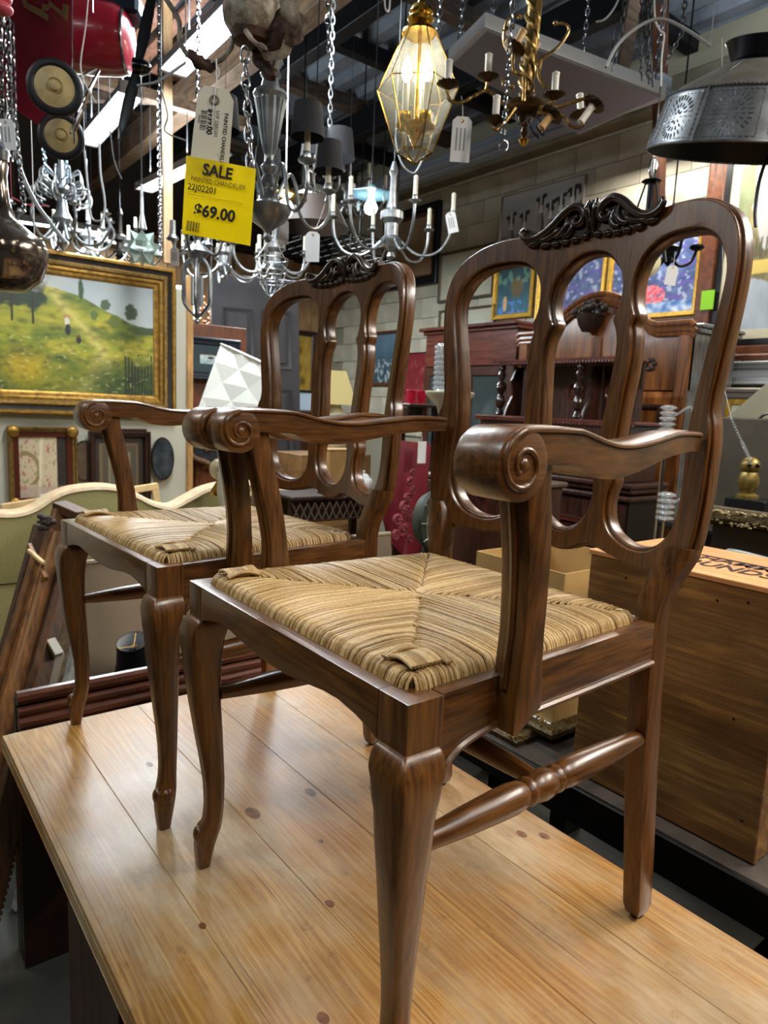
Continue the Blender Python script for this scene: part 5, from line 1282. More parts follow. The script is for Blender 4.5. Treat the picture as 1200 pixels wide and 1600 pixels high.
bm = B(); box(bm, (c.x-.30, c.y-.86, 0), (c.x+.32, c.y+.30, c.z-.5205), .003); obj('case', bm, mat('black_panel', '#0d0f11', .3), t2)
t = thing('brown_leather_case', 'brown-grey leather case standing under the tapered lampshade', 'case')
p = at(1160, 722, 2.72); bm = B(); box(bm, (p.x-.06, p.y-.34, c.z-.4995), (p.x-.02, p.y+.10, p.z+.17), .006); obj('body', bm, mat('brown_leather', '#4b4336', .6, var=.1), t)
bm = B(); tube(bm, crom([(p.x-.04, p.y-.2, p.z+.168), (p.x-.04, p.y-.17, p.z+.19), (p.x-.04, p.y-.09, p.z+.19), (p.x-.04, p.y-.06, p.z+.168)], 4), .006, 6); obj('handle', bm, DKF, t)
t = thing('brass_figurine', 'small yellowed brass owl-shaped figurine on the dark counter', 'figurine')
p = at(1168, 765, 2.5); BR = mat('aged_brass', '#7d6a35', .4, metal=.6, var=.3, vscale=60)
bm = B(); ball(bm, p+Vector((0, 0, .03)), 1, (.035, .035, .05), 16, 10); obj('body', bm, BR, t)
bm = B(); ball(bm, p+Vector((0, 0, .085)), 1, (.036, .034, .032), 16, 10); obj('head', bm, BR, t)
for s_ in (-1, 1): bm = B(); ball(bm, p+Vector((-.024+s_*.010, -.022-s_*.010, .09)), .008); obj('eye', bm, BLK, t)
bm = B(); lathe(bm, [(.04, -.03), (.04, -.02), (.02, -.01)], 18, p); obj('foot', bm, BR, t)
tb = thing('figurine_block', 'dark block the brass figurine stands on', 'block'); bm = B(); box(bm, (p.x-.06, p.y-.09, 0), (p.x+.06, p.y+.05, p.z-.0305), .003); obj('body', bm, BLK, tb)
t = thing('bead_necklace', 'string of clear glass beads hanging before the brown leather case', 'necklace')
bm = B()
for k in range(16):
    q = at(1143+k*1.9, 655+k*4.2, 2.45); ball(bm, q, .0045+(k > 8)*.002, u=7, v=5)
obj('beads', bm, CRY, t)['kind'] = 'stuff'
bm = B(); tube(bm, [at(1143, 655, 2.45), at(1130, 600, 2.45), at(1128, 60, 2.5)], .001, 4); obj('thread', bm, mat('string', '#d0d0cc', .8), t)
t = thing('tube_rack', 'bent grey metal tube rack behind the crate lid', 'rack')
P_ = [at(x, y, 2.0) for x, y in ((1118, 900), (1122, 874), (1132, 864), (1150, 862), (1215, 878), (1300, 900))]
bm = B(); tube(bm, crom(P_, 5), .007, 8); obj('top_tube', bm, mat('grey_tube', '#4f5a5a', .35, metal=.6), t)
for x in (1150, 1180, 1210): bm = B(); q = at(x, 864+(x-1150)*.25, 2.0); tube(bm, [q, (q.x, q.y, .6185)], .004, 6); obj('upright', bm, mat('grey_tube', '#4f5a5a', .35, metal=.6), t)
q = at(1118, 900, 2.0); bm = B(); tube(bm, [q, (q.x, q.y, .6185)], .007, 6); obj('leg', bm, mat('grey_tube', '#4f5a5a', .35, metal=.6), t)
for lb, (x, y, D_, n_) in {'cut crystal candle lamp with bobeche before the armoire doors': (1043, 655, 2.7, 3), 'crystal candle stand with drops low behind the near chair back': (1040, 792, 2.5, 3)}.items():
    p = at(x, y, D_); t = thing('crystal_candlestick', lb, 'candlestick')
    for k in range(5): bm = B(); lathe(bm, [(.018, 0), (.032, .008), (.030, .014), (.014, .020)], 16, p+Vector((0, 0, -.05+k*.021))); obj('crystal_tier', bm, CRY, t)
    bm = B(); tube(bm, [(p.x, p.y, .02), (p.x, p.y, p.z-.05)], .008, 8); lathe(bm, [(.07, 0), (.06, .02), (.01, .03)], 18, (p.x, p.y, 0)); obj('stem', bm, CHROME, t)
    bm = B(); tube(bm, crom([p, p+Vector((.03, -.02, .02)), p+Vector((.06, -.05, .05)), p+Vector((.075, -.06, .03))], 4), .005, 7); obj('arm', bm, CRY, t)

# ================================================================== small pictures and lamps seen through the far chair back
def sun(u, v):
    c = mixc(hc('#8a6a26'), hc('#c9a54a'), .5+fbm(u, v, 4)); 
    for x, y in ((.5, .75), (.5, .45), (.3, .2), (.65, .22)):
        d = math.hypot((u-x)*1.0, (v-y)*1.6); 
        if d < .2: c = mixc(hc('#4a3f18'), hc('#b98f22'), d*5)
    return c
picture('dark-framed sunflower painting seen through the far chair back', 'Y', 7.27, (441, 513), (491, 624), .06, DKF, sun, name='sunflower_painting')
def rooster(u, v):
    c = mixc(hc('#b38c4c'), hc('#c9a565'), .5+fbm(u, v, 3))
    if math.hypot((u-.35)/.8, v-.55) < .16: c = hc('#a84a38')
    if math.hypot((u-.33)/.5, v-.72) < .09: c = hc('#d8c49a')
    if math.hypot((u-.75)/.6, v-.6) < .2: c = hc('#4a4030')
    if u > .8 and v < .45: c = hc('#5c3038')
    return c
picture('brown-framed painting of a red hen behind the pyramid lampshade', 'Y', 7.27, (503, 534), (568, 650), .05, BRF, rooster, name='hen_painting')
def teal(u, v):
    c = mixc(hc('#2f4654'), hc('#5f7f94'), v+.4*fbm(u, v, 3))
    if v < .5 and nz(u, v, 14, 2) > .1: c = mixc(c, hc('#b9c6c6'), .8)
    return c
picture('grey-blue painting of white blossoms on the block wall', 'X', WX, (577, 520), (625, 603), .035, BRF, teal, name='blossom_painting')
def fig(u, v): return hc('#4b4438') if (abs(u-.35) < .1 or abs(u-.7) < .09) and .2 < v < .8 else hc('#a99f88')
picture('small black-framed print of two figures above the hen painting', 'Y', 7.27, (523, 452), (559, 534), .045, BLK, fig, matw=.06, name='figure_print')
t = thing('orange_sticker', 'small orange price sticker on the black-framed figure print', 'price tag'); p = onY(543, 519, 7.21); bm = B(); box(bm, (p.x-.03, 7.21, p.z-.04), (p.x+.03, 7.216, p.z+.03), .001); obj('sticker', bm, mat('orange', '#d8702a', .6), t)
t = thing('pyramid_lamp', 'table lamp with cream square pyramid shade behind the far chair', 'lamp')
p = at(524, 632, 4.7); M = Matrix.Translation(p) @ Matrix.Rotation(.5, 4, 'Z') @ Matrix.Scale(1.2, 4)
bm = B(); lathe(bm, [(.062, .185), (.135, .0)], 4, caps=False); bm.transform(M); obj('shade', bm, mat('cream_shade', '#c2b277', .7, emit='#ffe9a8', estr=.08), t, False)
bm = B(); lathe(bm, [(.03, .02), (.035, -.02), (.075, -.06), (.085, -.14), (.07, -.22), (.05, -.25), (.07, -.27)], 22); bm.transform(M); obj('base', bm, mat('cream_ceramic', '#c9c2a8', .35), t)
tb = thing('lamp_chest', 'brown chest the cream pyramid lamp stands on', 'chest')
bm = B(); box(bm, (p.x-.35, p.y-.16, 0), (p.x+.20, p.y+.2, p.z-.325), .004); obj('body', bm, wood('tan_chest', '#5c3f22', '#a27b4a', 'X', rough=.5, ctr=.2), tb)
for k in range(3): bm = B(); box(bm, (p.x-.32, p.y-.172, .08+k*.26), (p.x+.17, p.y-.1605, .31+k*.26), .003); obj('drawer', bm, wood('tan_chest', '#5c3f22', '#a27b4a', 'X'), tb)
t = thing('yellow_sale_card', 'small yellow sale card beside the pyramid lamp', 'price tag'); p = at(569, 622, 4.75); bm = B(); box(bm, (p.x-.018, p.y, p.z-.03), (p.x+.018, p.y+.002, p.z+.03)); obj('card', bm, mat('sale_yellow', '#e8d400', .5), t)
bm = B(); tube(bm, [(p.x, p.y-.01, p.z-.03), (p.x, p.y-.05, .0)], .003, 4); obj('stick', bm, BLK, t)
t = thing('pale_blue_cooler', 'pale blue-white box with dark lid edge below the sunflower painting', 'box'); p = at(478, 628, 6.0)
bm = B(); box(bm, (p.x-.16, p.y, p.z-.08), (p.x+.14, p.y+.15, p.z+.08), .01); obj('body', bm, mat('pale_blue', '#a9b9c9', .4), t)
bm = B(); box(bm, (p.x-.165, p.y-.005, p.z+.0805), (p.x+.145, p.y+.155, p.z+.10), .004); obj('lid', bm, BLK, t)
tb = thing('cooler_stand', 'plain dark stand under the pale blue box', 'stand'); bm = B(); box(bm, (p.x-.14, p.y-.02, 0), (p.x+.12, p.y+.2, p.z-.0805), .004); obj('body', bm, MAHZ, tb)
# fretwork table and its things
t = thing('fretwork_table', 'dark table with diamond fretwork apron behind the far rush seat', 'table')
a = onY(462, 780, 2.86); b_ = onY(600, 782, 2.86); zt = (a.z+b_.z)/2
bm = B(); box(bm, (a.x, 2.88, zt-.0), (b_.x, 3.15, zt+.022), .005); obj('top', bm, DKF, t)
bm = B(); box(bm, (a.x+.01, 2.90, zt-.11), (b_.x-.01, 2.915, zt-.1), .002); box(bm, (a.x+.01, 2.90, zt-.012), (b_.x-.01, 2.915, zt-.001), .002); obj('apron_rail', bm, DKF, t)
bm = B(); n = 12; w_ = (b_.x-a.x-.02)/n
for k in range(n):
    x = a.x+.01+k*w_
    tube(bm, [(x, 2.907, zt-.1), (x+w_, 2.907, zt-.012)], .004, 4); tube(bm, [(x, 2.909, zt-.012), (x+w_, 2.909, zt-.1)], .004, 4)
obj('fretwork', bm, mat('fret_wood', '#5d4c3c', .5), t)['kind'] = 'stuff'
bm = B(); box(bm, (a.x+.01, 2.93, zt-.11), (b_.x-.01, 2.94, zt-.001)); obj('back_apron', bm, mat('dark_case', '#1d120b', .5), t)
for x in (a.x+.01, b_.x-.05):
    for y in (2.90, 3.06): bm = B(); box(bm, (x, y+.02, 0), (x+.04, y+.05, zt-.001), .003); obj('leg', bm, DKF, t)
t = thing('white_teapot', 'small white lidded pot on the fretwork table', 'pot'); p = onY(568, 755, 2.98)
WC = mat('white_china', '#c9cdc9', .25)
bm = B(); lathe(bm, [(.03, 0), (.05, .015), (.055, .04), (.045, .065), (.03, .075)], 22, (p.x, 2.98, zt+.0225)); obj('body', bm, WC, t)
bm = B(); lathe(bm, [(.032, .0755), (.02, .09), (.004, .095), (.008, .105), (.002, .11)], 18, (p.x, 2.98, zt+.0225)); obj('lid', bm, WC, t)
t = thing('white_china_box', 'white square china dish near the tan box on the fretwork table', 'dish'); p = onY(508, 750, 2.98)
bm = B(); box(bm, (p.x-.03, 2.95, zt+.0225), (p.x+.03, 3.02, zt+.075), .008); obj('body', bm, WC, t)
bm = B(); box(bm, (p.x-.032, 2.948, zt+.0755), (p.x+.032, 3.022, zt+.083), .003); obj('lid', bm, WC, t)
t = thing('tan_box', 'tan cardboard box on the back of the fretwork table', 'box'); p = onY(525, 735, 3.12)
bm = B(); box(bm, (p.x-.09, 3.05, zt+.0225), (p.x+.06, 3.14, zt+.23), .003); obj('body', bm, mat('tan_card', '#9c7a48', .7), t)
bm = B(); box(bm, (p.x-.092, 3.048, zt+.2305), (p.x+.062, 3.142, zt+.24), .002); obj('lid', bm, mat('tan_card_lid', '#a98750', .7), t)
t = thing('dark_green_cabinet', 'dark green cabinet behind the far chair arm', 'cabinet'); p = at(447, 700, 6.4)
bm = B(); box(bm, (p.x-.12, p.y, 0), (p.x+.10, p.y+.3, p.z+.14), .005); obj('body', bm, mat('bottle_green', '#10302a', .4), t)
bm = B(); box(bm, (p.x-.10, p.y-.012, .2), (p.x+.08, p.y-.0005, p.z+.10), .004); obj('door', bm, mat('bottle_green', '#10302a', .4), t)
# tall wood-coloured wall clutter column (carved oval plaque)
oval('dark carved oval plaque on the tan board wall', 436, 495, .09, .16, CW, 7.29, 'oval_plaque')
# ================================================================== things hanging from the roof
TAG = mat('manila', '#cfc8b4', .7); TAGW = mat('paper_white', '#d8d8d8', .6); INKB = mat('print_ink', '#1c1a19', .7); YEL = mat('sale_yellow_card', '#f2df00', .45)
STR = mat('string', '#d0d0cc', .8)
ROOF = 3.93
CHN = mat('chain_steel', '#8c9093', .38, metal=.85)
def cam_mtx(px, py, d, tilt=0, yaw=0):
    """a card facing the aisle: x to the side, y up, lying in a vertical plane"""
    p = at(px, py, d); a = YAW+yaw
    M = frame_mtx(p, (math.cos(a), -math.sin(a), 0), (0, 0, 1))
    return M @ Matrix.Rotation(tilt, 4, 'Z')
def price_tag(label, px, py, d, w_=.028, h_=.062, tilt=0, lines=True, top=None, m=None):
    t = thing('price_tag', label, 'price tag'); M = cam_mtx(px, py, d, tilt)
    c = w_*.22; bm = B(); prism(bm, [(-w_/2, -h_), (w_/2, -h_), (w_/2, -c), (w_/2-c, 0), (-w_/2+c, 0), (-w_/2, -c)], 'z', -.0004, .0004)
    bm.transform(M); obj('card', bm, m or TAGW, t, False)
    if lines:
        for k in range(3):
            bm = B(); box(bm, (-w_*.28+k*w_*.2, -h_*.75, .0005), (-w_*.2+k*w_*.2, -h_*.25, .0008)); bm.transform(M); obj('print_line', bm, mat('faint_ink', '#8a8a88', .7), t, False)
    bm = B(); torus(bm, (0, -h_*.1, 0), w_*.07, w_*.03, None, 10, 5); bm.transform(M); obj('eyelet', bm, mat('brass', '#b08a3e', .3, metal=1), t)
    q = M @ Vector((0, -h_*.1, .001)); e = Vector(top) if top is not None else q+Vector((.004, 0, h_*.8))
    bm = B(); tube(bm, crom([q, q.lerp(e, .5)+Vector((.003, 0, 0)), e], 4), .0009 if d < 2 else .0014, 5); obj('string', bm, STR, t)
    return t, M

# ---- ornate painted chandelier (only its lower end shows) with its two tags
D0 = 1.15
t = thing('painted_chandelier', 'ornate whitewashed wood-and-metal chandelier end with rusty leaves at the top edge', 'chandelier')
WW = mat('whitewashed_wood', '#a39a88', .7, var=.35, vscale=50, bump=.8, bscale=90, col2='#5d4c3f'); RL = mat('rusty_leaf', '#4a342a', .55, metal=.3, var=.5, vscale=60, bump=.5)
c = at(394, 24, D0)
bm = B(); lathe(bm, [(.012, -.028), (.034, -.030), (.046, -.014), (.050, .004), (.046, .016), (.036, .020), (.040, .030), (.045, .042), (.04, .055), (.024, .065), (.022, .12)], 26, c)
for v in bm.verts: v.co += (v.co-c)*.05*noise.noise(v.co*40)
obj('turned_body', bm, WW, t)
bm = B(); lathe(bm, [(.014, -.048), (.030, -.042), (.036, -.026)], 18, c); obj('under_cup', bm, RL, t)
def leaf(P, wid, m_, nm='leaf'):
    C = crom(P, 5); bm = B(); rows = []
    for i, p in enumerate(C):
        f = i/(len(C)-1); w_ = wid*math.sin(PI*min(.97, f*.95+.06))**.7*(1+.18*math.sin(f*22))
        tdir = (C[min(i+1, len(C)-1)]-C[max(i-1, 0)]).normalized(); sd = tdir.cross(F_).normalized()
        rows.append([bm.verts.new(p+sd*w_*k+F_*(-.006*(1-k*k))) for k in (-1, -.5, 0, .5, 1)])
    for a, b_ in zip(rows, rows[1:]):
        for k in range(4): bm.faces.new((a[k], a[k+1], b_[k+1], b_[k]))
    r = bmesh.ops.solidify(bm, geom=bm.faces[:], thickness=.0015); obj(nm, bm, m_, t)
leaf([at(446, -30, D0), at(452, 20, D0-.02), at(446, 60, D0), at(425, 84, D0), at(410, 82, D0)], .020, WW)
leaf([at(452, -10, D0+.02), at(466, 30, D0), at(460, 60, D0), at(446, 70, D0)], .014, WW)
leaf([at(430, 10, D0-.01), at(436, 40, D0-.02), at(428, 68, D0-.01), at(412, 80, D0)], .013, RL)
leaf([at(296, 80, D0-.03), at(310, 96, D0-.03), at(330, 104, D0-.02), at(338, 101, D0-.02)], .011, RL)
leaf([at(398, 60, D0+.02), at(405, 90, D0+.02), at(425, 118, D0+.02), at(432, 122, D0+.02)], .012, RL)
bm = B(); tube(bm, crom([at(238, -30, D0), at(262, 2, D0), at(280, 34, D0), at(281, 64, D0), at(296, 88, D0), at(322, 100, D0), at(346, 93, D0), at(361, 74, D0), at(362, 58, D0)], 5), .0042, 8); obj('arm', bm, mat('aged_wire', '#6f675b', .5, metal=.4, var=.4, vscale=60), t)
bm = B(); tube(bm, crom([at(384, 48, D0-.03), at(396, 64, D0-.04), at(412, 76, D0-.04), at(414, 80, D0-.04)], 5), [.0045, .0035, .0055, .0045], 8); obj('arm_stub', bm, WW, t)
bm = B(); tube(bm, [at(x, y, D0+.02) for x, y in ((404, 78), (412, 105), (420, 117), (428, 105), (432, 80), (418, 70))], .003, 7, closed=True); obj('hook', bm, mat('aged_wire', '#6f675b', .5, metal=.4), t)
bm = B(); tube(bm, [c+Vector((0, 0, .11)), (c.x, c.y, ROOF)], .004, 6); obj('rod', bm, CHROME, t)
# loose chain hanging under it: every link a part
t = thing('hanging_chain', 'bright steel chain hanging down beside the price tags', 'chain')
bm = B(); pts = [Vector((.0145*math.copysign(min(1, abs(math.cos(a))**.7), math.cos(a)), .0062*math.sin(a), 0)) for a in [2*PI*k/16 for k in range(16)]]
tube(bm, pts, .0019, 7, closed=True); src = None
a = at(382, 76, D0-.03); b_ = at(391, 262, D0-.03); n = 9
for i in range(n):
    p = a.lerp(b_, (i+.5)/n)+Vector((.001*math.sin(i*2), 0, 0)); M = frame_mtx(p, b_-a, (1, -.6, 0)) @ Matrix.Rotation((i % 2)*PI/2+.3, 4, 'X')
    if src is None: src = obj('link', bm, CHROME, t); o_ = src
    else: o_ = share('link', src, t)
    o_.matrix_world = M
# manila tag
t = thing('manila_price_tag', 'manila price tag with struck-through black price hanging from the ornate chandelier arm', 'price tag')
M = cam_mtx(337, 137, 1.12, -.10)
bm = B(); prism(bm, [(-.029, -.125), (.034, -.125), (.031, -.016), (.020, 0), (-.018, .001), (-.028, -.012)], 'z', -.0004, .0004); bm.transform(M); obj('card', bm, TAG, t, False)
bm = B(); torus(bm, (0, -.019, .0006), .0062, .0022, None, 18, 5); bm.transform(M); obj('eyelet', bm, mat('eyelet_card', '#6f6457', .7), t)
bm = B(); tube(bm, [M @ Vector((.001, -.06, .002)), M @ Vector((0, -.019, .0015)), M @ Vector((.001, .012, .002)), at(338, 92, 1.12)], .0011, 6); torus(bm, M @ Vector((.001, .022, .001)), .004, .001, M.to_3x3().to_4x4() @ Matrix.Diagonal((.6, 1.8, 1, 1))); obj('string', bm, STR, t)
RV = Matrix.Rotation(-PI/2, 4, 'Z')
text_mesh('PAINTED CHANDELIER', .0088, INKB, t, M @ Matrix.Translation((.0215, -.078, .0006)) @ RV, sx=.93)
text_mesh('LOF 22J02201', .0078, mat('faint_ink', '#8a8a88', .7), t, M @ Matrix.Translation((.0075, -.054, .0006)) @ RV, sx=.9)
text_mesh('$139.00', .013, INKB, t, M @ Matrix.Translation((-.0035, -.052, .0006)) @ RV, bold=.0003, sx=.92)
bm = B()
for k in range(13): box(bm, (-.019, -.066+k*.0024, .0005), (-.009, -.066+k*.0024+.0005+.0009*((k*7) % 3)/2, .0008))
bm.transform(M); obj('barcode', bm, INKB, t, False)['kind'] = 'stuff'
text_mesh('22J02201', .0035, mat('faint_ink', '#8a8a88', .7), t, M @ Matrix.Translation((-.0215, -.050, .0006)) @ RV)
bm = B(); tube(bm, [M @ Vector((-.0042, -.034, .001)), M @ Vector((-.003, -.05, .001))], .0003, 4); obj('strike', bm, INKB, t)
# yellow sale card
t = thing('yellow_sale_tag', 'large yellow SALE card with black price stapled over the manila tag', 'price tag')
M = cam_mtx(347, 255, 1.10, -.135)
W_, H_ = .111, .116
bm = B(); nx_, ny_ = 10, 10; g = [[bm.verts.new(M @ Vector((-W_/2+W_*i/nx_+(.008*j/ny_-.0005), -H_*j/ny_, .004+.0022*math.sin(i/nx_*3)-.003*(j/ny_)**2))) for i in range(nx_+1)] for j in range(ny_+1)]
for j in range(ny_):
    for i in range(nx_): bm.faces.new((g[j][i], g[j][i+1], g[j+1][i+1], g[j+1][i]))
bmesh.ops.solidify(bm, geom=bm.faces[:], thickness=.0005); obj('card', bm, YEL, t)
def yt(s, size, x, y, b=0, sx=1, mm=None, al='CENTER'): text_mesh(s, size, mm or INKB, t, M @ Matrix.Translation((x, y, .0075)), bold=b, sx=sx, align=al)
yt('SALE', .0235, -.003, -.0165, .0007, .95); yt('PAINTED CHANDELIER', .0098, .0005, -.0325, 0, .86, mat('brown_ink', '#6b5a1c', .7)); yt('22J02201', .0135, -.0465, -.0455, .0001, .92, mat('dark_olive_ink', '#3a3412', .7), 'LEFT')
yt('$69.00', .0245, .001, -.0785, .0008, .97)
bm = B(); box(bm, (-.046, -.0565, .0073), (.044, -.0560, .0077)); bm.transform(M); obj('rule', bm, mat('brown_ink', '#6b5a1c', .7), t, False)
bm = B()
for k in range(14): box(bm, (-.041+k*.0015, -.1115, .0068), (-.041+k*.0015+.0005+.0006*((k*5) % 3)/2, -.0965, .0072))
bm.transform(M); obj('barcode', bm, INKB, t, False)['kind'] = 'stuff'
bm = B(); tube(bm, [M @ Vector((0, -.006, .009)), M @ Vector((.006, -.006, .009))], .0004, 5); tube(bm, [M @ Vector((.0, -.006, .009)), M @ Vector((.0, -.006, .0)), at(340, 240, 1.118)], .0004, 4); obj('staple', bm, CHROME, t)

# ---- generic armed chandelier
def chand(name, label, px, py, d, R, arms, am, curve, body, bodym, cup=None, candle=.055, shade=None, shadem=None, a0=0, candm=None, group=None, ar=.005, chainlen=None, seg=16, cw=.0085, hang=True):
    """arms: list of angles; curve: [(r, z)] from hub to cup; returns the root"""
    t = thing(name, label, 'chandelier', group=group); c = at(px, py, d)
    t.location = c
    bm = B(); lathe(bm, body, seg, (0, 0, 0)); obj('body', bm, bodym, t)
    src = {}
    for k, a in enumerate(arms):
        sc = 1
        if isinstance(a, tuple): a, dz = a
        else: dz = 0
        if 'arm' not in src:
            bm = B(); tube(bm, crom([(r, 0, z) for r, z in curve], 5), ar, 7); src['arm'] = A_ = obj('arm', bm, am, t)
        else: A_ = share('arm', src['arm'], t)
        A_.rotation_euler = (0, 0, a); A_.location = (0, 0, dz)
        rr, zz = curve[-1]
        def sub(nm, f, m_):
            if nm not in src:
                bm = B(); f(bm); src[nm] = o_ = obj(nm, bm, m_, A_)
            else: o_ = share(nm, src[nm], A_)
        cp = cup or [(.004, 0), (.012, .004), (.024, .010), (.026, .014), (.012, .016), (.010, .030), (.012, .034)]
        sub('cup', lambda bm: lathe(bm, cp, seg, (rr, 0, zz)), am)
        zc = zz+cp[-1][1]
        if candle: sub('candle', lambda bm: lathe(bm, [(cw, 0), (cw, candle*.9), (cw*1.1, candle*.93), (cw*.6, candle)], 12, (rr, 0, zc)), candm or mat('candle_sleeve', '#d8d3bd', .5))
        if shade: sub('shade', lambda bm: lathe(bm, [(shade[0], 0), (shade[1], shade[2])], 26, (rr, 0, zc+candle*.6), caps=False), shadem)
    if hang:
        L = ROOF-c.z; top = body[-1][1]
        bm = B(); (chain(bm, (0, 0, top), (0, 0, L), .034, .0022) if d < 3 else tube(bm, [(0, 0, top), (0, 0, L)], .0018, 5)); obj('chain', bm, CHN if d < 3 else mat('dull_chain', '#5f6468', .5, metal=.7), t)['kind'] = 'stuff'
    return t
PEW = mat('pewter', '#a3a8aa', .32, metal=.85, var=.2, vscale=30)
BSH = mat('charcoal_shade', '#24252b', .75)
body = [(.004,-.16),(.010,-.155),(.012,-.145),(.006,-.135),(.02,-.12),(.05,-.10),(.066,-.075),(.070,-.060),(.045,-.055),(.030,-.04),(.024,-.01),(.030,.0),(.024,.012),(.015,.03),(.026,.05),(.014,.065),(.013,.08),(.022,.12),(.034,.20),(.042,.235),(.050,.245),(.046,.255),(.028,.262),(.022,.29),(.030,.30),(.024,.315),(.036,.335),(.032,.345),(.010,.35)]
crv = [(.02,-.03),(.06,-.06),(.10,-.10),(.145,-.115),(.185,-.085),(.19,-.03),(.16,-.005),(.14,-.02),(.15,-.045)]
crv = [(.02,-.05),(.045,.01),(.07,.045),(.09,.01),(.105,-.06),(.14,-.095),(.18,-.085),(.205,-.045),(.205,-.01),(.200,.012)]
pc_t = chand('pewter_chandelier', 'pewter chandelier with charcoal drum shades behind the sale tag', 420, 290, 2.05, .2, [-.05, 1.1, 2.25, 3.55, 4.75], PEW, crv, body, PEW, candle=.06, shade=(.046, .038, .085), shadem=BSH, ar=.0055)
fl = None
for k in range(14):
    if fl is None: bm = B(); tube(bm, [(.0145, 0, .085), (.0235, 0, .125), (.0355, 0, .20), (.0425, 0, .232)], [.002, .003, .0045, .0052], 6); fl = obj('flute', bm, PEW, pc_t)
    else: q = share('flute', fl, pc_t); q.rotation_euler = (0, 0, k*2*PI/14)
# second light fixture: iron ring with black shades
crv2 = [(.012,-.02),(.05,-.05),(.09,-.065),(.13,-.05),(.14,-.015),(.12,.005),(.105,-.01)]
crv2 = [(.012,-.03),(.05,-.06),(.11,-.07),(.155,-.04),(.16,0)]
chand('small_shaded_chandelier', 'small steel chandelier with black shades hanging by its chain right of the pewter one', 513, 275, 2.6, .14, [.9, 2.9, 5.0], PEW, [(.01,-.03),(.03,-.06),(.05,-.05),(.055,-.02),(.05,.0)], [(.004,-.10),(.012,-.09),(.006,-.07),(.012,-.04),(.008,0),(.012,.04),(.006,.10)], PEW, candle=.03, shade=(.058, .046, .10), shadem=mat('ink_shade', '#16171b', .8), ar=.0035)

# ---- hexagonal brass lantern
t = thing('brass_lantern', 'lit hexagonal brass-and-glass lantern with three candles', 'lantern'); c = at(652, 143, 2.0); t.location = c; t.rotation_euler.z = .22
BRS = mat('polished_brass', '#c29a3a', .2, metal=1, var=.15, vscale=30); PANE = mat('lantern_glass', '#f3f0dc', .04, alpha=.13)
lv = [(.055, .155), (.118, .0), (.050, -.165), (.046, -.18)]; lv = [(.048, .150), (.117, .005), (.052, -.165)]
for k in range(6):
    a1_, a2_ = k*PI/3, (k+1)*PI/3
    P1 = [Vector((r*math.cos(a1_), r*math.sin(a1_), z)) for r, z in lv]; P2 = [Vector((r*math.cos(a2_), r*math.sin(a2_), z)) for r, z in lv]
    for i in range(2):
        bm = B(); tube(bm, [P1[i], P1[i+1]], .0017, 6); obj('brass_edge', bm, BRS, t)
        bm = B(); vs = [bm.verts.new(q*.985) for q in (P1[i], P2[i], P2[i+1], P1[i+1])]; bm.faces.new(vs); bmesh.ops.solidify(bm, geom=bm.faces[:], thickness=.002); obj('pane', bm, PANE, t, False)
    for i in range(3): bm = B(); tube(bm, [P1[i], P2[i]], .0017, 6); obj('brass_edge', bm, BRS, t)
    bm = B(); tip = Vector((0, 0, -.196)); tube(bm, [P1[2], tip], .0022, 6); obj('brass_edge', bm, BRS, t)
    bm = B(); vs = [bm.verts.new(q) for q in (P1[2]*.98, P2[2]*.98, tip*.99)]; bm.faces.new(vs); bmesh.ops.solidify(bm, geom=bm.faces[:], thickness=.002); obj('pane', bm, PANE, t, False)
bm = B(); lathe(bm, [(.052, .148), (.050, .156), (.02, .162), (.016, .168), (.030, .176), (.038, .188), (.030, .200), (.034, .206), (.026, .222), (.012, .230), (.006, .245)], 28); obj('crown', bm, BRS, t)
bm = B(); lathe(bm, [(.003, -.155), (.02, -.12), (.034, -.105), (.055, -.10), (.058, -.095), (.02, -.09), (.006, -.085), (.006, .15)], 24); obj('candle_plate', bm, BRS, t)
for k in range(3):
    a_ = k*2.09+.5; p = Vector((.034*math.cos(a_), .034*math.sin(a_), -.09))
    bm = B(); lathe(bm, [(.014, 0), (.018, .008), (.018, .028), (.012, .03)], 14, p); cu_ = obj('candle_cup', bm, BRS, t)
    bm = B(); lathe(bm, [(.0095, .03), (.0095, .105)], 12, p); obj('candle', bm, mat('white_sleeve', '#e8e4d0', .5), t)
    bm = B(); lathe(bm, [(.005, .105), (.014, .125), (.016, .14), (.010, .16), (.002, .178)], 14, p); obj('bulb', bm, mat('warm_bulb', '#fff1c8', .3, emit=(1, .95, .8), estr=16), t)
l = bpy.data.lights.new('lantern_bulb_light', 'POINT'); l.energy = 1.6; l.color = (1, .95, .82); l.shadow_soft_size = .03; lo = bpy.data.objects.new('lantern_bulb_light', l); lo.location = c+Vector((0, 0, .09)); COL.objects.link(lo)
bm = B(); chain(bm, (0, 0, .245), (0, 0, ROOF-c.z), .03, .0024); obj('chain', bm, BRS, t)['kind'] = 'stuff'
bm = B(); lathe(bm, [(.012, .262), (.022, .27), (.024, .29), (.010, .30)], 18); obj('loop_cover', bm, mat('cream_gloss', '#b5ab90', .3), t)
price_tag('white price tag hanging from a brass candle arm beside the glass lantern', 723, 182, 1.86, .052, .115, -.02, top=at(721, 150, 1.86))

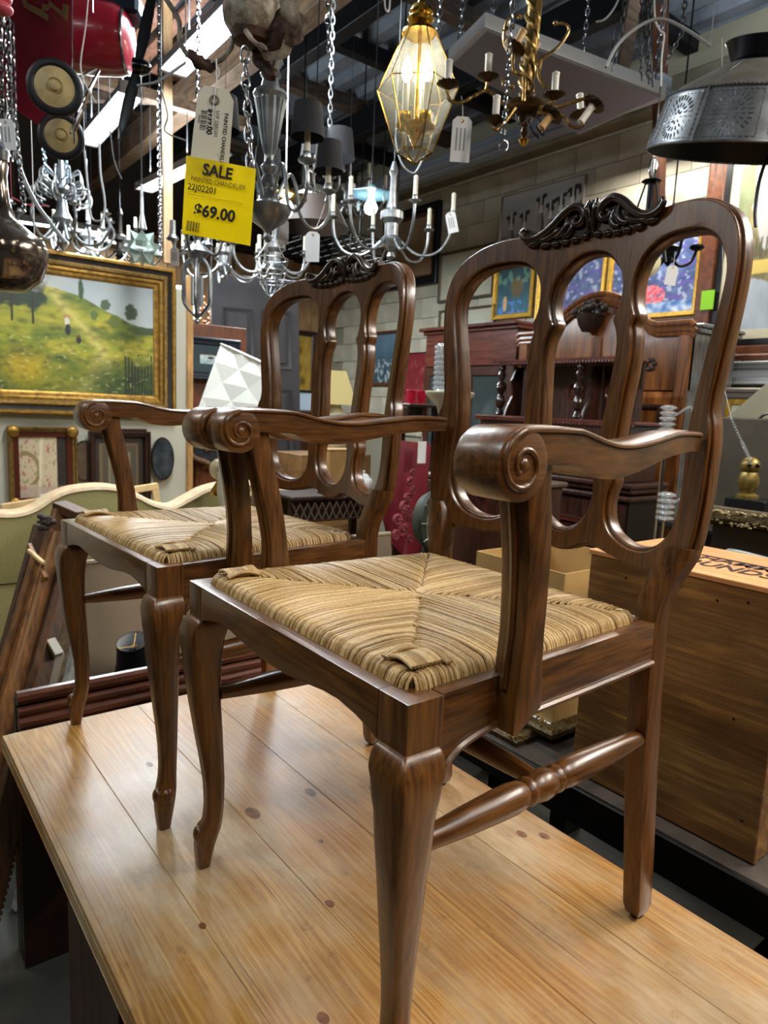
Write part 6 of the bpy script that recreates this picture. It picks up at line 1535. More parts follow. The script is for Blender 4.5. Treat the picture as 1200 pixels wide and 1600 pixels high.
# ---- brass candle-arm chandelier, arms unscrewed and askew
t = thing('brass_candle_chandelier', 'old brass chandelier with askew candle arms between lantern and tin shade', 'chandelier'); c = at(822, 165, 1.9)
OBR = mat('old_brass', '#8a6f3f', .35, metal=.9, var=.4, vscale=60, bump=.3); DBR = mat('dark_brass', '#4f3c22', .4, metal=.8, var=.4, vscale=50)
CND = mat('drip_candle', '#ddd9cc', .5, var=.05, vscale=80); BCN = mat('beeswax_sleeve', '#c39a62', .5)
def A9(x, y, dd=0): return at(x, y, 1.9+dd)
bm = B(); tube(bm, [A9(838, -40), A9(836, 10), A9(832, 60), A9(824, 110), A9(820, 150)], [.012, .020, .017, .015, .013], 12)
for v in bm.verts: v.co += (v.co-c)*.0+Vector((noise.noise(v.co*60), noise.noise(v.co*70), 0))*.004
obj('twisted_stem', bm, OBR, t)
for k in range(3):
    bm = B(); P_ = []
    for i in range(20): q = A9(837, -30).lerp(A9(821, 145), i/19); P_.append(q+Vector((.020*math.cos(i*.75+k*2.1), .020*math.sin(i*.75+k*2.1), 0)))
    tube(bm, P_, .0045, 6); obj('rope_strand', bm, mat('light_gilt', '#a38a4c', .3, metal=.9), t)
bm = B(); lathe(bm, [(.004, -.085), (.012, -.07), (.006, -.055), (.016, -.045), (.02, -.03), (.05, -.02), (.058, -.008), (.06, 0), (.03, .006), (.018, .02), (.022, .03)], 24, c); obj('hub', bm, DBR, t)
bm = B(); lathe(bm, [(.002, -.105), (.010, -.098), (.014, -.088), (.006, -.08)], 14, c); obj('finial', bm, BRS, t)
def cup9(px, py, cx_, cy_, R=.031, lean=None, candle=CND, h=.055, dd=0, sleeve=None):
    """bobeche with candle; lean is the pixel the candle points at"""
    p = A9(px, py, dd); ax = (A9(*lean, dd)-p).normalized() if lean else Vector((0, 0, 1))
    bm = B(); prof = [(.004, -.012), (.010, -.006), (R*.75, 0), (R, .007), (R*.96, .008), (R*.7, .003), (.01, .001)]
    vs = lathe(bm, prof, 28, p, ax, caps=False)
    for i, v in enumerate(bm.verts):
        k = i % 28; 
        if k % 2 and (i//28) in (3, 4): v.co -= ax*.003
    d_ = obj('bobeche', bm, DBR, t)
    bm = B(); lathe(bm, [(.0095, .003), (.0095, h), (.0105, h+.001), (.0105, h+.006), (.004, h+.010)], 12, p, ax)
    obj('candle', bm, candle, d_)
    bm = B(); lathe(bm, [(.006, -.010), (.013, 0), (.0115, .012), (.012, .014)], 12, p, ax); obj('socket', bm, CHROME, d_)
def arm9(pts, r=.005, dd=0):
    bm = B(); C = crom([A9(x, y, dd) for x, y in pts], 6); tube(bm, C, [r*(1+.18*math.sin(i*1.7)) for i in range(len(C))], 7); obj('arm', bm, OBR, t)
arm9([(815, 160), (790, 165), (770, 146), (758, 142), (740, 150), (722, 160), (704, 158), (698, 142)], .0048, -.05); cup9(700, 134, 0, 0, dd=-.05)
arm9([(760, 140), (762, 126)], .0045, .02); cup9(762, 123, 0, 0, dd=.02)
arm9([(806, 168), (790, 190), (776, 203), (770, 198)], .0045, -.08); cup9(774, 190, 0, 0, dd=-.08)
arm9([(818, 158), (818, 120), (803, 112), (802, 84), (808, 78)], .0048, -.06); cup9(802, 78, 0, 0, lean=(820, 45), candle=BCN, dd=-.06, h=.05); cup9(826, 96, 0, 0, lean=(840, 66), candle=BCN, dd=.04, h=.05, R=.026)
arm9([(838, 165), (862, 160), (867, 156)], .0045, .0); cup9(866, 152, 0, 0, dd=0)
arm9([(842, 168), (870, 168), (900, 158), (928, 150)], .0052, -.06); cup9(930, 160, 0, 0, lean=(908, 190), dd=-.06, h=.06)
arm9([(852, 172), (880, 182), (890, 196), (904, 200), (912, 196)], .0045, .03); cup9(908, 182, 0, 0, lean=(906, 150), dd=.05)
arm9([(840, 175), (862, 178)], .0045, -.09); cup9(865, 176, 0, 0, lean=(843, 203), candle=BCN, dd=-.09, h=.045)
for P_ in ([(800, 88), (788, 68), (790, 40), (800, 24), (812, 26)], [(786, 50), (796, 42), (802, 42)], [(826, 110), (842, 95), (870, 75), (888, 50), (884, 38), (868, 36)], [(845, 95), (842, 118), (852, 136), (866, 134)], [(786, 122), (788, 134), (800, 136)]):
    bm = B(); C = crom([A9(x, y, .02) for x, y in P_], 6); tube(bm, C, [.0052*(1-.4*i/len(C)) for i in range(len(C))], 7); ball(bm, C[-1], .007, u=8, v=6); obj('scroll_arm', bm, OBR, t)
for P_ in ([(822, 182), (832, 205), (842, 216)], [(830, 180), (812, 195), (806, 178)], [(838, 178), (850, 212), (838, 198)]): bm = B(); tube(bm, crom([A9(x, y, -.03) for x, y in P_], 5), .0022, 6); obj('loose_wire', bm, BLK, t)
bm = B(); tube(bm, [A9(838, -40), (A9(838, -40).x, A9(838, -40).y, ROOF)], .006, 6); obj('hanger', bm, CHROME, t)
t = thing('loose_chain', 'bright chain end dangling in front of the brass candle chandelier', 'chain')
bm = B(); chain(bm, at(798, 60, 1.75), at(786, 210, 1.75), .026, .0022); chain(bm, at(798, 60, 1.75), (at(798, 60, 1.75).x, at(798, 60, 1.75).y, ROOF), .03, .0022); obj('links', bm, CHROME, t)['kind'] = 'stuff'
bm = B(); torus(bm, at(787, 228, 1.75), .011, .0024, frame_mtx((0, 0, 0), (0, 0, 1), R_), 14, 6, 1.2); obj('end_link', bm, CHROME, t)

# ---- punched tin shade
t = thing('punched_tin_shade', 'black punched-tin pendant shade with rosette panels and flared collar', 'pendant lamp'); c = at(1176, 192, 1.9); t.location = c
t.rotation_euler = (Matrix.Rotation(.24, 3, Vector((cy, -sy, 0))) @ Matrix.Rotation(.03, 3, Vector((sy, cy, 0)))).to_euler()
TIN = mat('grey_tin', '#6f7275', .36, metal=.7, var=.25, vscale=25); TIND = mat('dusty_tin', '#77736b', .5, metal=.4, var=.2, vscale=20); INN = mat('black_inside', '#08090a', .4)
RB, RT = .262, .232
bm = B(); lathe(bm, [(RB, -.075), (RT, .052)], 72, caps=False); obj('band', bm, TIN, t)
bm = B(); lathe(bm, [(RB-.003, -.0745), (RT-.003, .051), (.11, .126)], 60, caps=False); obj('lining', bm, INN, t)
bm = B(); lathe(bm, [(RT+.001, .054), (.20, .078), (.115, .126), (.10, .132)], 60, caps=False); obj('cone', bm, TIND, t)
bm = B(); lathe(bm, [(.083, .130), (.086, .134), (.110, .182), (.113, .184), (.110, .186), (.080, .136)], 48, caps=False); obj('collar', bm, mat('navy_black', '#14161d', .25, metal=.5), t)
for R0, z, r0 in ((RB, -.075, .0035), (RT+.001, .053, .0035), (.088, .132, .004)): bm = B(); torus(bm, (0, 0, z), R0, r0, None, 64, 7); obj('rolled_rim', bm, TIN, t)
bm = B()
for k in range(150): a_ = 2*PI*k/150; ball(bm, ((RT+.004)*math.cos(a_), (RT+.004)*math.sin(a_), .053), .0035, u=5, v=3)
obj('beaded_rim', bm, TIN, t)['kind'] = 'stuff'
PUN = mat('punched_mark', '#9a9ea2', .3, metal=.9)
NP = 10
for k in range(NP):
    ac = 2*PI*k/NP+.28
    def S(u, z): a_ = ac+u/.25; r_ = RT+(RB-RT)*(.052-z)/.127+.0012; return Vector((r_*math.cos(a_), r_*math.sin(a_), z))
    bm = B()
    for ring_, n_, L in ((.040, 26, .014), (.024, 16, .011), (.010, 8, .009)):
        for i in range(n_):
            a2_ = 2*PI*i/n_; tube(bm, [S(ring_*math.cos(a2_), -.012+ring_*math.sin(a2_)), S((ring_+L*.8)*math.cos(a2_), -.012+(ring_+L*.8)*math.sin(a2_))], .0013, 4)
    for i in range(10):
        for z in (-.064, .042): u0 = -.064+i*.0135; tube(bm, [S(u0, z), S(u0+.008, z)], .0012, 4)
    for i in range(9):
        for u0 in (-.066, .066): z0 = -.060+i*.0115; tube(bm, [S(u0, z0), S(u0, z0+.007)], .0012, 4)
    obj('rosette', bm, PUN, t)['kind'] = 'stuff'
    if k % 2 == 0: bm = B(); tube(bm, [S(.079, -.075), S(.079, .052), Vector((.12*math.cos(ac+.079/.25), .12*math.sin(ac+.079/.25), .124))], .004, 6); obj('seam', bm, TIN, t)
bm = B()
for s_ in (-1, 1): tube(bm, [(s_*.08, 0, .134), (0, 0, .24)], .003, 6)
torus(bm, (0, 0, .25), .014, .003, Matrix.Rotation(PI/2, 4, 'X')); obj('hanger', bm, CHROME, t)
Ri = t.rotation_euler.to_matrix().inverted(); bm = B(); chain(bm, (0, 0, .262), Vector((0, 0, .262))+Ri @ Vector((0, 0, ROOF-c.z-.262)), .034, .0028); obj('chain', bm, CHN, t)['kind'] = 'stuff'

# ---- mercury-glass pendant
t = thing('mercury_glass_pendant', 'large smoky mercury-glass bell pendant at the picture edge over the landscape painting', 'pendant lamp'); c = at(2, 390, 1.5); t.location = c
MG = mat('mercury_glass', '#7d7267', .14, metal=.85, var=.6, vscale=30)
bm = B(); lathe(bm, [(.002, -.088), (.05, -.082), (.078, -.058), (.090, -.025), (.092, .005), (.084, .025), (.055, .045), (.030, .066), (.019, .10), (.016, .15), (.019, .17), (.017, .18)], 44); obj('bell', bm, MG, t)
bm = B(); lathe(bm, [(.020, .18), (.022, .20), (.012, .215), (.004, .22)], 24); obj('cap', bm, CHROME, t)
bm = B(); chain(bm, (0, 0, .22), (0, 0, ROOF-c.z), .03, .0024); obj('chain', bm, CHROME, t)['kind'] = 'stuff'
t = thing('cut_glass_ball', 'small cut-glass ball hanging just behind the mercury pendant', 'ornament'); c2_ = at(56, 440, 2.4)
bm = B(); bmesh.ops.create_icosphere(bm, subdivisions=2, radius=.036, matrix=Matrix.Translation(c2_)); obj('ball', bm, CRY, t, False)
bm = B(); tube(bm, [c2_+Vector((0, 0, .035)), (c2_.x, c2_.y, ROOF)], .0015, 5); obj('cord', bm, STR, t)

# ---- red toy aeroplane
t = thing('toy_aeroplane', 'dark red pedal aeroplane with cream-hubbed wheels hanging from the roof', 'toy aeroplane')
RDK = mat('oxblood_paint', '#7d2136', .35, coat=.3, var=.12, vscale=6); RDL = mat('crimson_paint', '#9b1f31', .3, coat=.4); TYRE = mat('tyre', '#101218', .55); HUB = mat('cream_hub', '#b8a473', .5, var=.15, vscale=40)
D1 = 1.8
wpts = [(-60, -60), (112, -60), (112, 70), (118, 150), (113, 225), (60, 196), (20, 168), (-60, 90)]
n_ = F_*.9+Vector((0, 0, .45)); n_.normalize()
Mw = frame_mtx(at(40, 60, D1), R_, (0, 0, 1)); C0 = at(40, 60, D1); PN = (at(112, 60, D1+.02)-C0).cross(at(60, 190, D1+.16)-C0).normalized()
def inplane(px, py):
    r = ray(px, py); k = (C0-CAM).dot(PN)/r.dot(PN); return CAM+r*k
bm = B(); vs = [bm.verts.new(inplane(x, y)) for x, y in wpts]; f_ = bm.faces.new(vs); bmesh.ops.solidify(bm, geom=[f_], thickness=.02); bmesh.ops.bevel(bm, geom=bm.edges[:], offset=.004, segments=2, affect='EDGES'); obj('wing', bm, RDK, t)
ax = (at(215, 70, D1+.05)-at(40, 50, D1+.02)).normalized()
nose = at(206, 66, D1+.32)
bm = B(); lathe(bm, [(.085, -.55), (.097, -.30), (.100, -.12), (.096, -.04), (.086, -.014), (.066, -.002), (.03, .003)], 36, nose, ax)
obj('cowling', bm, RDL, t)
bm = B(); torus(bm, nose-ax*.012, .086, .004, frame_mtx((0, 0, 0), ax.orthogonal(), ax.cross(ax.orthogonal())), 32, 6); obj('nose_ring', bm, CHROME, t)
bm = B(); box(bm, (-.12, -.05, -.12), (.03, .05, -.06), .01); bm.transform(frame_mtx(nose, ax, ax.cross(Vector((0, 0, 1))))); obj('engine_block', bm, mat('dark_teal_metal', '#10222e', .35, metal=.5), t)
hub = at(215, 104, D1+.02)
def blade(px, py):
    tip = at(px, py, D1+.02); d_ = tip-hub; C = [hub.lerp(tip, k/6) for k in range(7)]; sd = d_.normalized().cross(F_).normalized(); bm = B(); rows = []
    for k, p in enumerate(C):
        w_ = .016*[.5, .8, 1, 1, .95, .75, .3][k]; rows.append([p+sd*w_, p+F_*.004, p-sd*w_, p-F_*.004])
    loft(bm, rows); obj('propeller_blade', bm, mat('black_propeller', '#1c1d20', .3, metal=.4), t)
blade(240, -20); blade(187, 218)
bm = B(); lathe(bm, [(.004, .035), (.014, .028), (.02, .012), (.02, -.01)], 18, hub, ax); obj('propeller_hub', bm, mat('dark_chrome', '#4a4b4e', .2, metal=1), t)
def wheel(px, py, R, d_, tilt):
    p = at(px, py, d_); axw = (-F_+R_*tilt+U_*-.28).normalized(); M_ = frame_mtx(p, axw.orthogonal(), axw.cross(axw.orthogonal()))
    bm = B(); torus(bm, p, R*.84, R*.18, M_.to_3x3().to_4x4(), 36, 10); w_ = obj('wheel', bm, TYRE, t)
    bm = B(); lathe(bm, [(R*.76, .0), (R*.72, .008), (R*.3, .014), (R*.26, .010), (.012, .012), (.010, .02), (.002, .022)], 30, p, axw); obj('hub', bm, HUB, w_)
    bm = B(); lathe(bm, [(R*.76, .0), (R*.72, -.008), (R*.3, -.014), (.002, -.015)], 30, p, axw); obj('hub', bm, HUB, w_)
wheel(86, 137, .064, 1.72, .35); wheel(96, 213, .060, 1.95, .35)
for a_, b_ in (((86, 137), (58, 70)), ((96, 135), (150, 108)), ((110, 208), (150, 120)), ((140, 140), (118, 205)), ((120, 175), (155, 110))): bm = B(); tube(bm, [at(*a_, 1.8), at(*b_, 1.86)], .0035, 6); obj('strut', bm, CHROME, t)
def quad9(pts, m_, nm, off=.012):
    bm = B(); vs = [bm.verts.new(inplane(x, y)-PN*(off if PN.dot(F_) > 0 else -off)) for x, y in pts]; f_ = bm.faces.new(vs); bmesh.ops.solidify(bm, geom=[f_], thickness=.001); obj(nm, bm, m_, t, False)
TN = mat('insignia_tan', '#8f7a55', .5)
for pts_ in ([(33, -8), (38, 8), (76, 30), (76, 20), (66, 12), (44, 2), (40, -8)], [(66, 12), (76, 14), (80, 6), (66, 2)], [(76, 4), (106, 30), (108, 6), (98, 2), (98, 14), (84, 4), (78, -4)]): quad9(pts_, TN, 'insignia', .013)
bm = B(); tube(bm, [at(112, -50, 1.84), at(113, 110, 1.86), at(116, 225, 1.92)], .0022, 5); obj('edge_wire', bm, CHROME, t)
for x0, y0_ in ((145, 20), (60, -20)): p = at(x0, y0_, 1.95); bm = B(); tube(bm, [p, (p.x, p.y, 3.74)], .002, 5); obj('suspension_wire', bm, CHROME, t)
t = thing('pink_balloon', 'pink rounded float tips at the top corner beside the aeroplane', 'float')
for k, (x, y) in enumerate(((-1, 12), (-3, -4))): bm = B(); ball(bm, at(x, y, 1.45), 1, (.027, .022, .014)); obj('lobe', bm, mat('pink_plastic', '#c4525f', .35), t)
p = at(-2, 5, 1.45); bm = B(); tube(bm, [p, (p.x, p.y, ROOF)], .0015, 5); obj('cord', bm, STR, t)

# ---- chandeliers further off
SILV = mat('silvered', '#9da1a4', .34, metal=.9, var=.3, vscale=30); WHCH = mat('white_metal', '#b9bdbd', .4, metal=.3)
bd = [(.003,-.16),(.02,-.14),(.012,-.12),(.04,-.10),(.05,-.07),(.03,-.05),(.03,0),(.05,.02),(.05,.05),(.015,.07),(.012,.2),(.02,.22),(.008,.26)]
cv = [(.03,-.06),(.12,-.13),(.21,-.12),(.26,-.05),(.27,.02)]
chand('white_candle_chandelier', 'pale metal candle chandelier hanging before the block wall', 612, 350, 3.1, .27, [.2, 1.25, 2.3, 3.35, 4.4, 5.45], SILV, cv, bd, SILV, ar=.006, cw=.009, candle=.075)
price_tag('white tag tilted on the pale chandelier by the block wall', 703, 332, 3.0, .045, .085, .25)
cv2 = [(.02,-.04),(.10,-.15),(.20,-.16),(.26,-.08),(.24,-.02)]
t_ = chand('crystal_chandelier', 'silver crystal-tiered chandelier over the gold picture frame', 97, 330, 3.6, .3, [k*PI/4 for k in range(8)], SILV, cv2, [(.003,-.2),(.03,-.16),(.02,-.1),(.05,-.04),(.03,0),(.02,.08),(.06,.10),(.03,.13),(.02,.18),(.01,.3)], SILV, ar=.007, candle=0, cw=.009)
bm = B()
for R0, z in ((.10, .10), (.13, .06), (.09, .15)):
    for k in range(9): a_ = k*2*PI/9; tube(bm, crom([(.02*math.cos(a_), .02*math.sin(a_), z), (R0*math.cos(a_), R0*math.sin(a_), z+.05), (R0*1.1*math.cos(a_), R0*1.1*math.sin(a_), z-.01), (R0*.7*math.cos(a_), R0*.7*math.sin(a_), z-.03)], 4), .005, 6)
obj('scroll_tier', bm, SILV, t_)
for k in range(2):
    bm = B(); chain(bm, (.03-.1*k, 0, .16), (.0-.12*k, 0, .7), .03, .004); obj('foil_chain', bm, mat('foil_blue', '#9fb6c4', .2, metal=1), t_)
# elongated silver cage lantern
t = thing('silver_cage_lantern', 'tall silver cage lantern with candle tubes beside the wooden post', 'lantern'); c = at(308, 455, 2.6); t.location = c
bm = B(); lathe(bm, [(.002,-.12),(.012,-.11),(.006,-.10),(.02,-.085),(.008,-.075),(.008,.10),(.03,.12),(.045,.14),(.03,.15),(.012,.18),(.02,.21),(.008,.22)], 20); obj('stem', bm, SILV, t)
for k in range(6): a_ = k*PI/3; bm = B(); tube(bm, crom([(.01*math.cos(a_), .01*math.sin(a_), -.09), (.05*math.cos(a_), .05*math.sin(a_), -.05), (.055*math.cos(a_), .055*math.sin(a_), 0), (.052*math.cos(a_), .052*math.sin(a_), .08), (.02*math.cos(a_), .02*math.sin(a_), .12)], 5), .005, 7); obj('cage_bar', bm, SILV, t)
for k in range(4): a_ = k*PI/2+.4; bm = B(); tube(bm, [(.022*math.cos(a_), .022*math.sin(a_), -.05), (.022*math.cos(a_), .022*math.sin(a_), .05)], .007, 10); obj('candle', bm, WHCH, t)
for k in range(4):
    a_ = k*PI/2+.8; bm = B(); tube(bm, crom([(.02*math.cos(a_), .02*math.sin(a_), .16), (.07*math.cos(a_), .07*math.sin(a_), .13), (.095*math.cos(a_), .095*math.sin(a_), .18)], 5), .006, 7); A_ = obj('arm', bm, SILV, t)
    bm = B(); lathe(bm, [(.02, 0), (.024, .006), (.012, .02), (.010, .07)], 14, (.095*math.cos(a_), .095*math.sin(a_), .18)); obj('candle_cup', bm, SILV, A_)
bm = B(); chain(bm, (0, 0, .22), (0, 0, ROOF-c.z), .03, .003); obj('chain', bm, CHROME, t)['kind'] = 'stuff'
price_tag('white tag on the silver cage lantern beside the wooden post', 273, 387, 2.5, .032, .062)
price_tag('blank white tag hanging under the small shaded chandelier', 489, 362, 2.6, .052, .108, 0, False, top=at(508, 318, 2.6))
price_tag('bright white tag glowing beside the warm bulb', 443, 343, 2.2, .034, .075, 0, False)
price_tag('small white tag at the picture edge below the chains', 8, 186, 1.55, .040, .065, .05)
# star lantern
t = thing('star_lantern', 'pale faceted star-shaped glass lantern left of the wooden post', 'lantern'); c = at(222, 388, 3.0); t.location = c
bm = B(); bmesh.ops.create_icosphere(bm, subdivisions=1, radius=.055)
for f in bm.faces[:]:
    q = f.calc_center_median(); r_ = bmesh.ops.poke(bm, faces=[f]); r_['verts'][0].co = q.normalized()*.085
obj('star', bm, mat('star_glass', '#9fb0a8', .15, alpha=.7, metal=.2), t, False)
bm = B(); lathe(bm, [(.02, .08), (.008, .14), (.006, .26)], 12); obj('neck', bm, SILV, t)
bm = B(); tube(bm, [(0, 0, .26), (0, 0, ROOF-c.z)], .003, 5); obj('cord', bm, BLK, t)
# further generic ones
k_ = 0
for (px, py, d, R0, n_, m_, lb) in ((350, 400, 4.2, .26, 6, SILV, 'dark silver chandelier right below the yellow sale tag'), (430, 395, 3.4, .2, 5, SILV, 'bright silver chandelier with glass cups hanging below the sale tag corner'), (188, 380, 5.0, .3, 6, mat('dark_bronze', '#2c2825', .4, metal=.7), 'dark bronze chandelier far back above the gold frame'), (545, 300, 4.6, .24, 6, SILV, 'silver chandelier with crystal drops between the black shades and blue-white bulb'), (138, 375, 4.4, .24, 5, WHCH, 'pale chandelier far behind the foil-chained crystal one')):
    chand('distant_chandelier', lb, px, py, d, R0, [k*2*PI/n_+px for k in range(n_)], m_, [(r*R0/.27, z*R0/.27) for r, z in cv], [(r, z*.9) for r, z in bd], m_, ar=.007, cw=.010, candle=.07)
# crystal-fringed plate lamp with blue-white bulb
t = thing('glass_plate_lamp', 'flat blue glass plate lamp with a glaring blue-white bulb', 'pendant lamp'); c = at(580, 305, 3.8); t.location = c
bm = B(); lathe(bm, [(.13, 0), (.13, .006), (.03, .03), (.02, .05)], 6); obj('plate', bm, mat('aqua_glass', '#7fa6b4', .1, alpha=.7), t)
bm = B(); lathe(bm, [(.012, .0), (.020, -.03), (.034, -.055), (.036, -.07), (.028, -.09), (.01, -.10)], 20); obj('bulb', bm, mat('cold_bulb', '#ffffff', .3, emit=(.7, .92, 1), estr=30), t)
for k in range(8): a_ = k*PI/4; bm = B(); lathe(bm, [(.002, 0), (.010, -.02), (.007, -.05), (.001, -.06)], 8, (.12*math.cos(a_), .12*math.sin(a_), -.004)); obj('drop', bm, CRY, t)
bm = B(); tube(bm, [(0, 0, .05), (0, 0, ROOF-c.z)], .004, 6); obj('rod', bm, CHROME, t)
t = thing('bare_warm_bulb', 'glaring warm bulb in a brass gallery beside the white tag', 'pendant lamp'); c = at(446, 326, 2.9); t.location = c
bm = B(); ball(bm, (0, 0, 0), .032, (1, 1, 1.2)); obj('bulb', bm, mat('warm_bulb', '#fff1c8', .3, emit=(1, .95, .8), estr=16), t)
bm = B(); lathe(bm, [(.09, .04), (.085, .05), (.02, .07), (.012, .10)], 26); obj('gallery', bm, BRS, t)
bm = B(); tube(bm, [(0, 0, .10), (0, 0, ROOF-c.z)], .003, 6); obj('cord', bm, STR, t)
t = thing('leather_lampshade', 'brown parchment shade hanging behind the warm bulb', 'lampshade'); c = at(490, 335, 3.3); t.location = c
bm = B(); lathe(bm, [(.17, -.06), (.10, .07)], 30, caps=False); obj('shade', bm, mat('brown_parchment', '#33261f', .6), t)
bm = B(); tube(bm, [(-.1, 0, .07), (.1, 0, .07)], .003, 5); tube(bm, [(0, 0, .07), (0, 0, ROOF-c.z)], .003, 5); obj('hanger', bm, BLK, t)
# glass funnel cluster below the sale tag
t = thing('crystal_funnel', 'clear wire-and-crystal lattice funnel hanging over the dark panelled door', 'pendant lamp'); c = at(425, 405, 3.0); t.location = c
for z, r_ in ((0, .07), (-.05, .065), (-.10, .05), (-.15, .02)): bm = B(); torus(bm, (0, 0, z), r_, .0025, None, 28, 5); obj('hoop', bm, SILV, t)
for k in range(12):
    a_ = k*PI/6; bm = B(); tube(bm, [(.07*math.cos(a_), .07*math.sin(a_), 0), (.064*math.cos(a_+.4), .064*math.sin(a_+.4), -.05), (.05*math.cos(a_), .05*math.sin(a_), -.10), (.02*math.cos(a_+.4), .02*math.sin(a_+.4), -.15)], .002, 5); obj('lattice_wire', bm, SILV, t)
bm = B(); tube(bm, [(0, 0, ROOF-c.z), (0, 0, .1), (.07, 0, 0)], .002, 5); tube(bm, [(0, 0, .1), (-.07, 0, 0)], .002, 5); obj('hanger', bm, STR, t)
# black iron lantern fixture above near chair, and iron chandelier with globe
t = thing('iron_candle_pendant', 'small black iron pendant on a silver hook above the near chair crest', 'pendant lamp'); c = at(1018, 285, 2.6); t.location = c
BIR = mat('black_iron', '#121314', .45, metal=.6)
bm = B(); lathe(bm, [(.03, 0), (.036, .004), (.030, .008), (.006, .012)], 22); obj('plate', bm, BIR, t)
for k in range(3): a_ = k*2.09+.4; bm = B(); tube(bm, [(.02*math.cos(a_), .02*math.sin(a_), 0), (.10*math.cos(a_), .10*math.sin(a_), -.30)], .004, 6); obj('bar', bm, BIR, t)
bm = B(); tube(bm, [(0, 0, 0), (0, 0, -.25)], .012, 10); obj('tube', bm, BIR, t)
bm = B(); torus(bm, (0, 0, .05), .018, .005, Matrix.Rotation(PI/2, 4, 'X') @ Matrix.Diagonal((1, 2, 1, 1)), 18, 6); torus(bm, (.012, 0, .055), .016, .004, Matrix.Rotation(PI/2, 4, 'X') @ Matrix.Diagonal((.7, 2, 1, 1)), 18, 6); obj('hook', bm, CHROME, t)
bm = B(); tube(bm, [(0, 0, .08), (0, 0, ROOF-c.z)], .003, 5); obj('wire', bm, CHROME, t)
t = thing('iron_globe_chandelier', 'black iron chandelier with cream globe and white tag, seen through the near chair back', 'chandelier'); c = at(1045, 395, 3.2); t.location = c
bm = B(); lathe(bm, [(.004, -.06), (.02, -.04), (.03, 0), (.05, .02), (.02, .04), (.01, .2)], 18); obj('hub', bm, BIR, t)
for k, a_ in enumerate((-.3, 1.3, 2.6, 4.0)):
    bm = B(); tube(bm, crom([(0, 0, 0), (.06*math.cos(a_), .06*math.sin(a_), -.05), (.13*math.cos(a_), .13*math.sin(a_), -.03), (.16*math.cos(a_), .16*math.sin(a_), .03)], 5), .007, 7); A_ = obj('arm', bm, BIR, t)
    bm = B(); lathe(bm, [(.02, .03), (.035, .04), (.03, .05)], 16, (.16*math.cos(a_), .16*math.sin(a_), 0)); obj('cup', bm, BIR, A_)
bm = B(); g = (-R_*.09); ball(bm, (g.x, g.y, -.05), .055, (1, 1, 1.1), 22, 14); obj('globe', bm, mat('cream_globe', '#d8cfa8', .3, emit='#fff0c0', estr=.15), t)
bm = B(); tube(bm, [(0, 0, .2), (0, 0, ROOF-c.z)], .004, 5); obj('rod', bm, BIR, t)
price_tag('white tag hanging on the black iron globe chandelier', 1052, 415, 3.1, .05, .085, -.1, False)
# black wire basket rack
t = thing('black_wire_rack', 'flat black wire basket rack hanging beyond the pale chandelier', 'rack'); c = at(520, 372, 4.4)
M = frame_mtx(c, (1, .0, 0), (0, 1, 0)); nw = 0
for z in (0, -.10):
    for k in range(5): bm = B(); tube(bm, [M @ Vector((-.35, -.2+.1*k, z)), M @ Vector((.35, -.2+.1*k, z))], .004, 5); obj('wire', bm, BIR, t)
    for k in range(9): bm = B(); tube(bm, [M @ Vector((-.35+.0875*k, -.2, z)), M @ Vector((-.35+.0875*k, .2, z))], .004, 5); obj('wire', bm, BIR, t)
for x in (-.35, 0, .35):
    for y in (-.2, .2): bm = B(); tube(bm, [M @ Vector((x, y, -.10)), M @ Vector((x, y, 0 if abs(x) < .1 else ROOF-c.z))], .005, 5); obj('post', bm, BIR, t)
# wooden post with chain
t = thing('wooden_batten', 'thin pale wooden batten hanging upright from the roof with a chain beside it', 'batten')
p0 = at(262, 412, 3.4); p1 = at(238, 60, 3.4); p1 = Vector((p0.x, p0.y, 0))+(p1-Vector((p1.x, p1.y, 0)))
bm = B(); box(bm, (p0.x-.022, p0.y-.012, p0.z), (p0.x+.022, p0.y+.012, ROOF), .002); obj('batten', bm, PALEW, t)
bm = B(); chain(bm, (p0.x-.045, p0.y-.02, p0.z+.03), (p0.x-.045, p0.y-.02, ROOF), .026, .005); obj('chain', bm, CHROME, t)['kind'] = 'stuff'
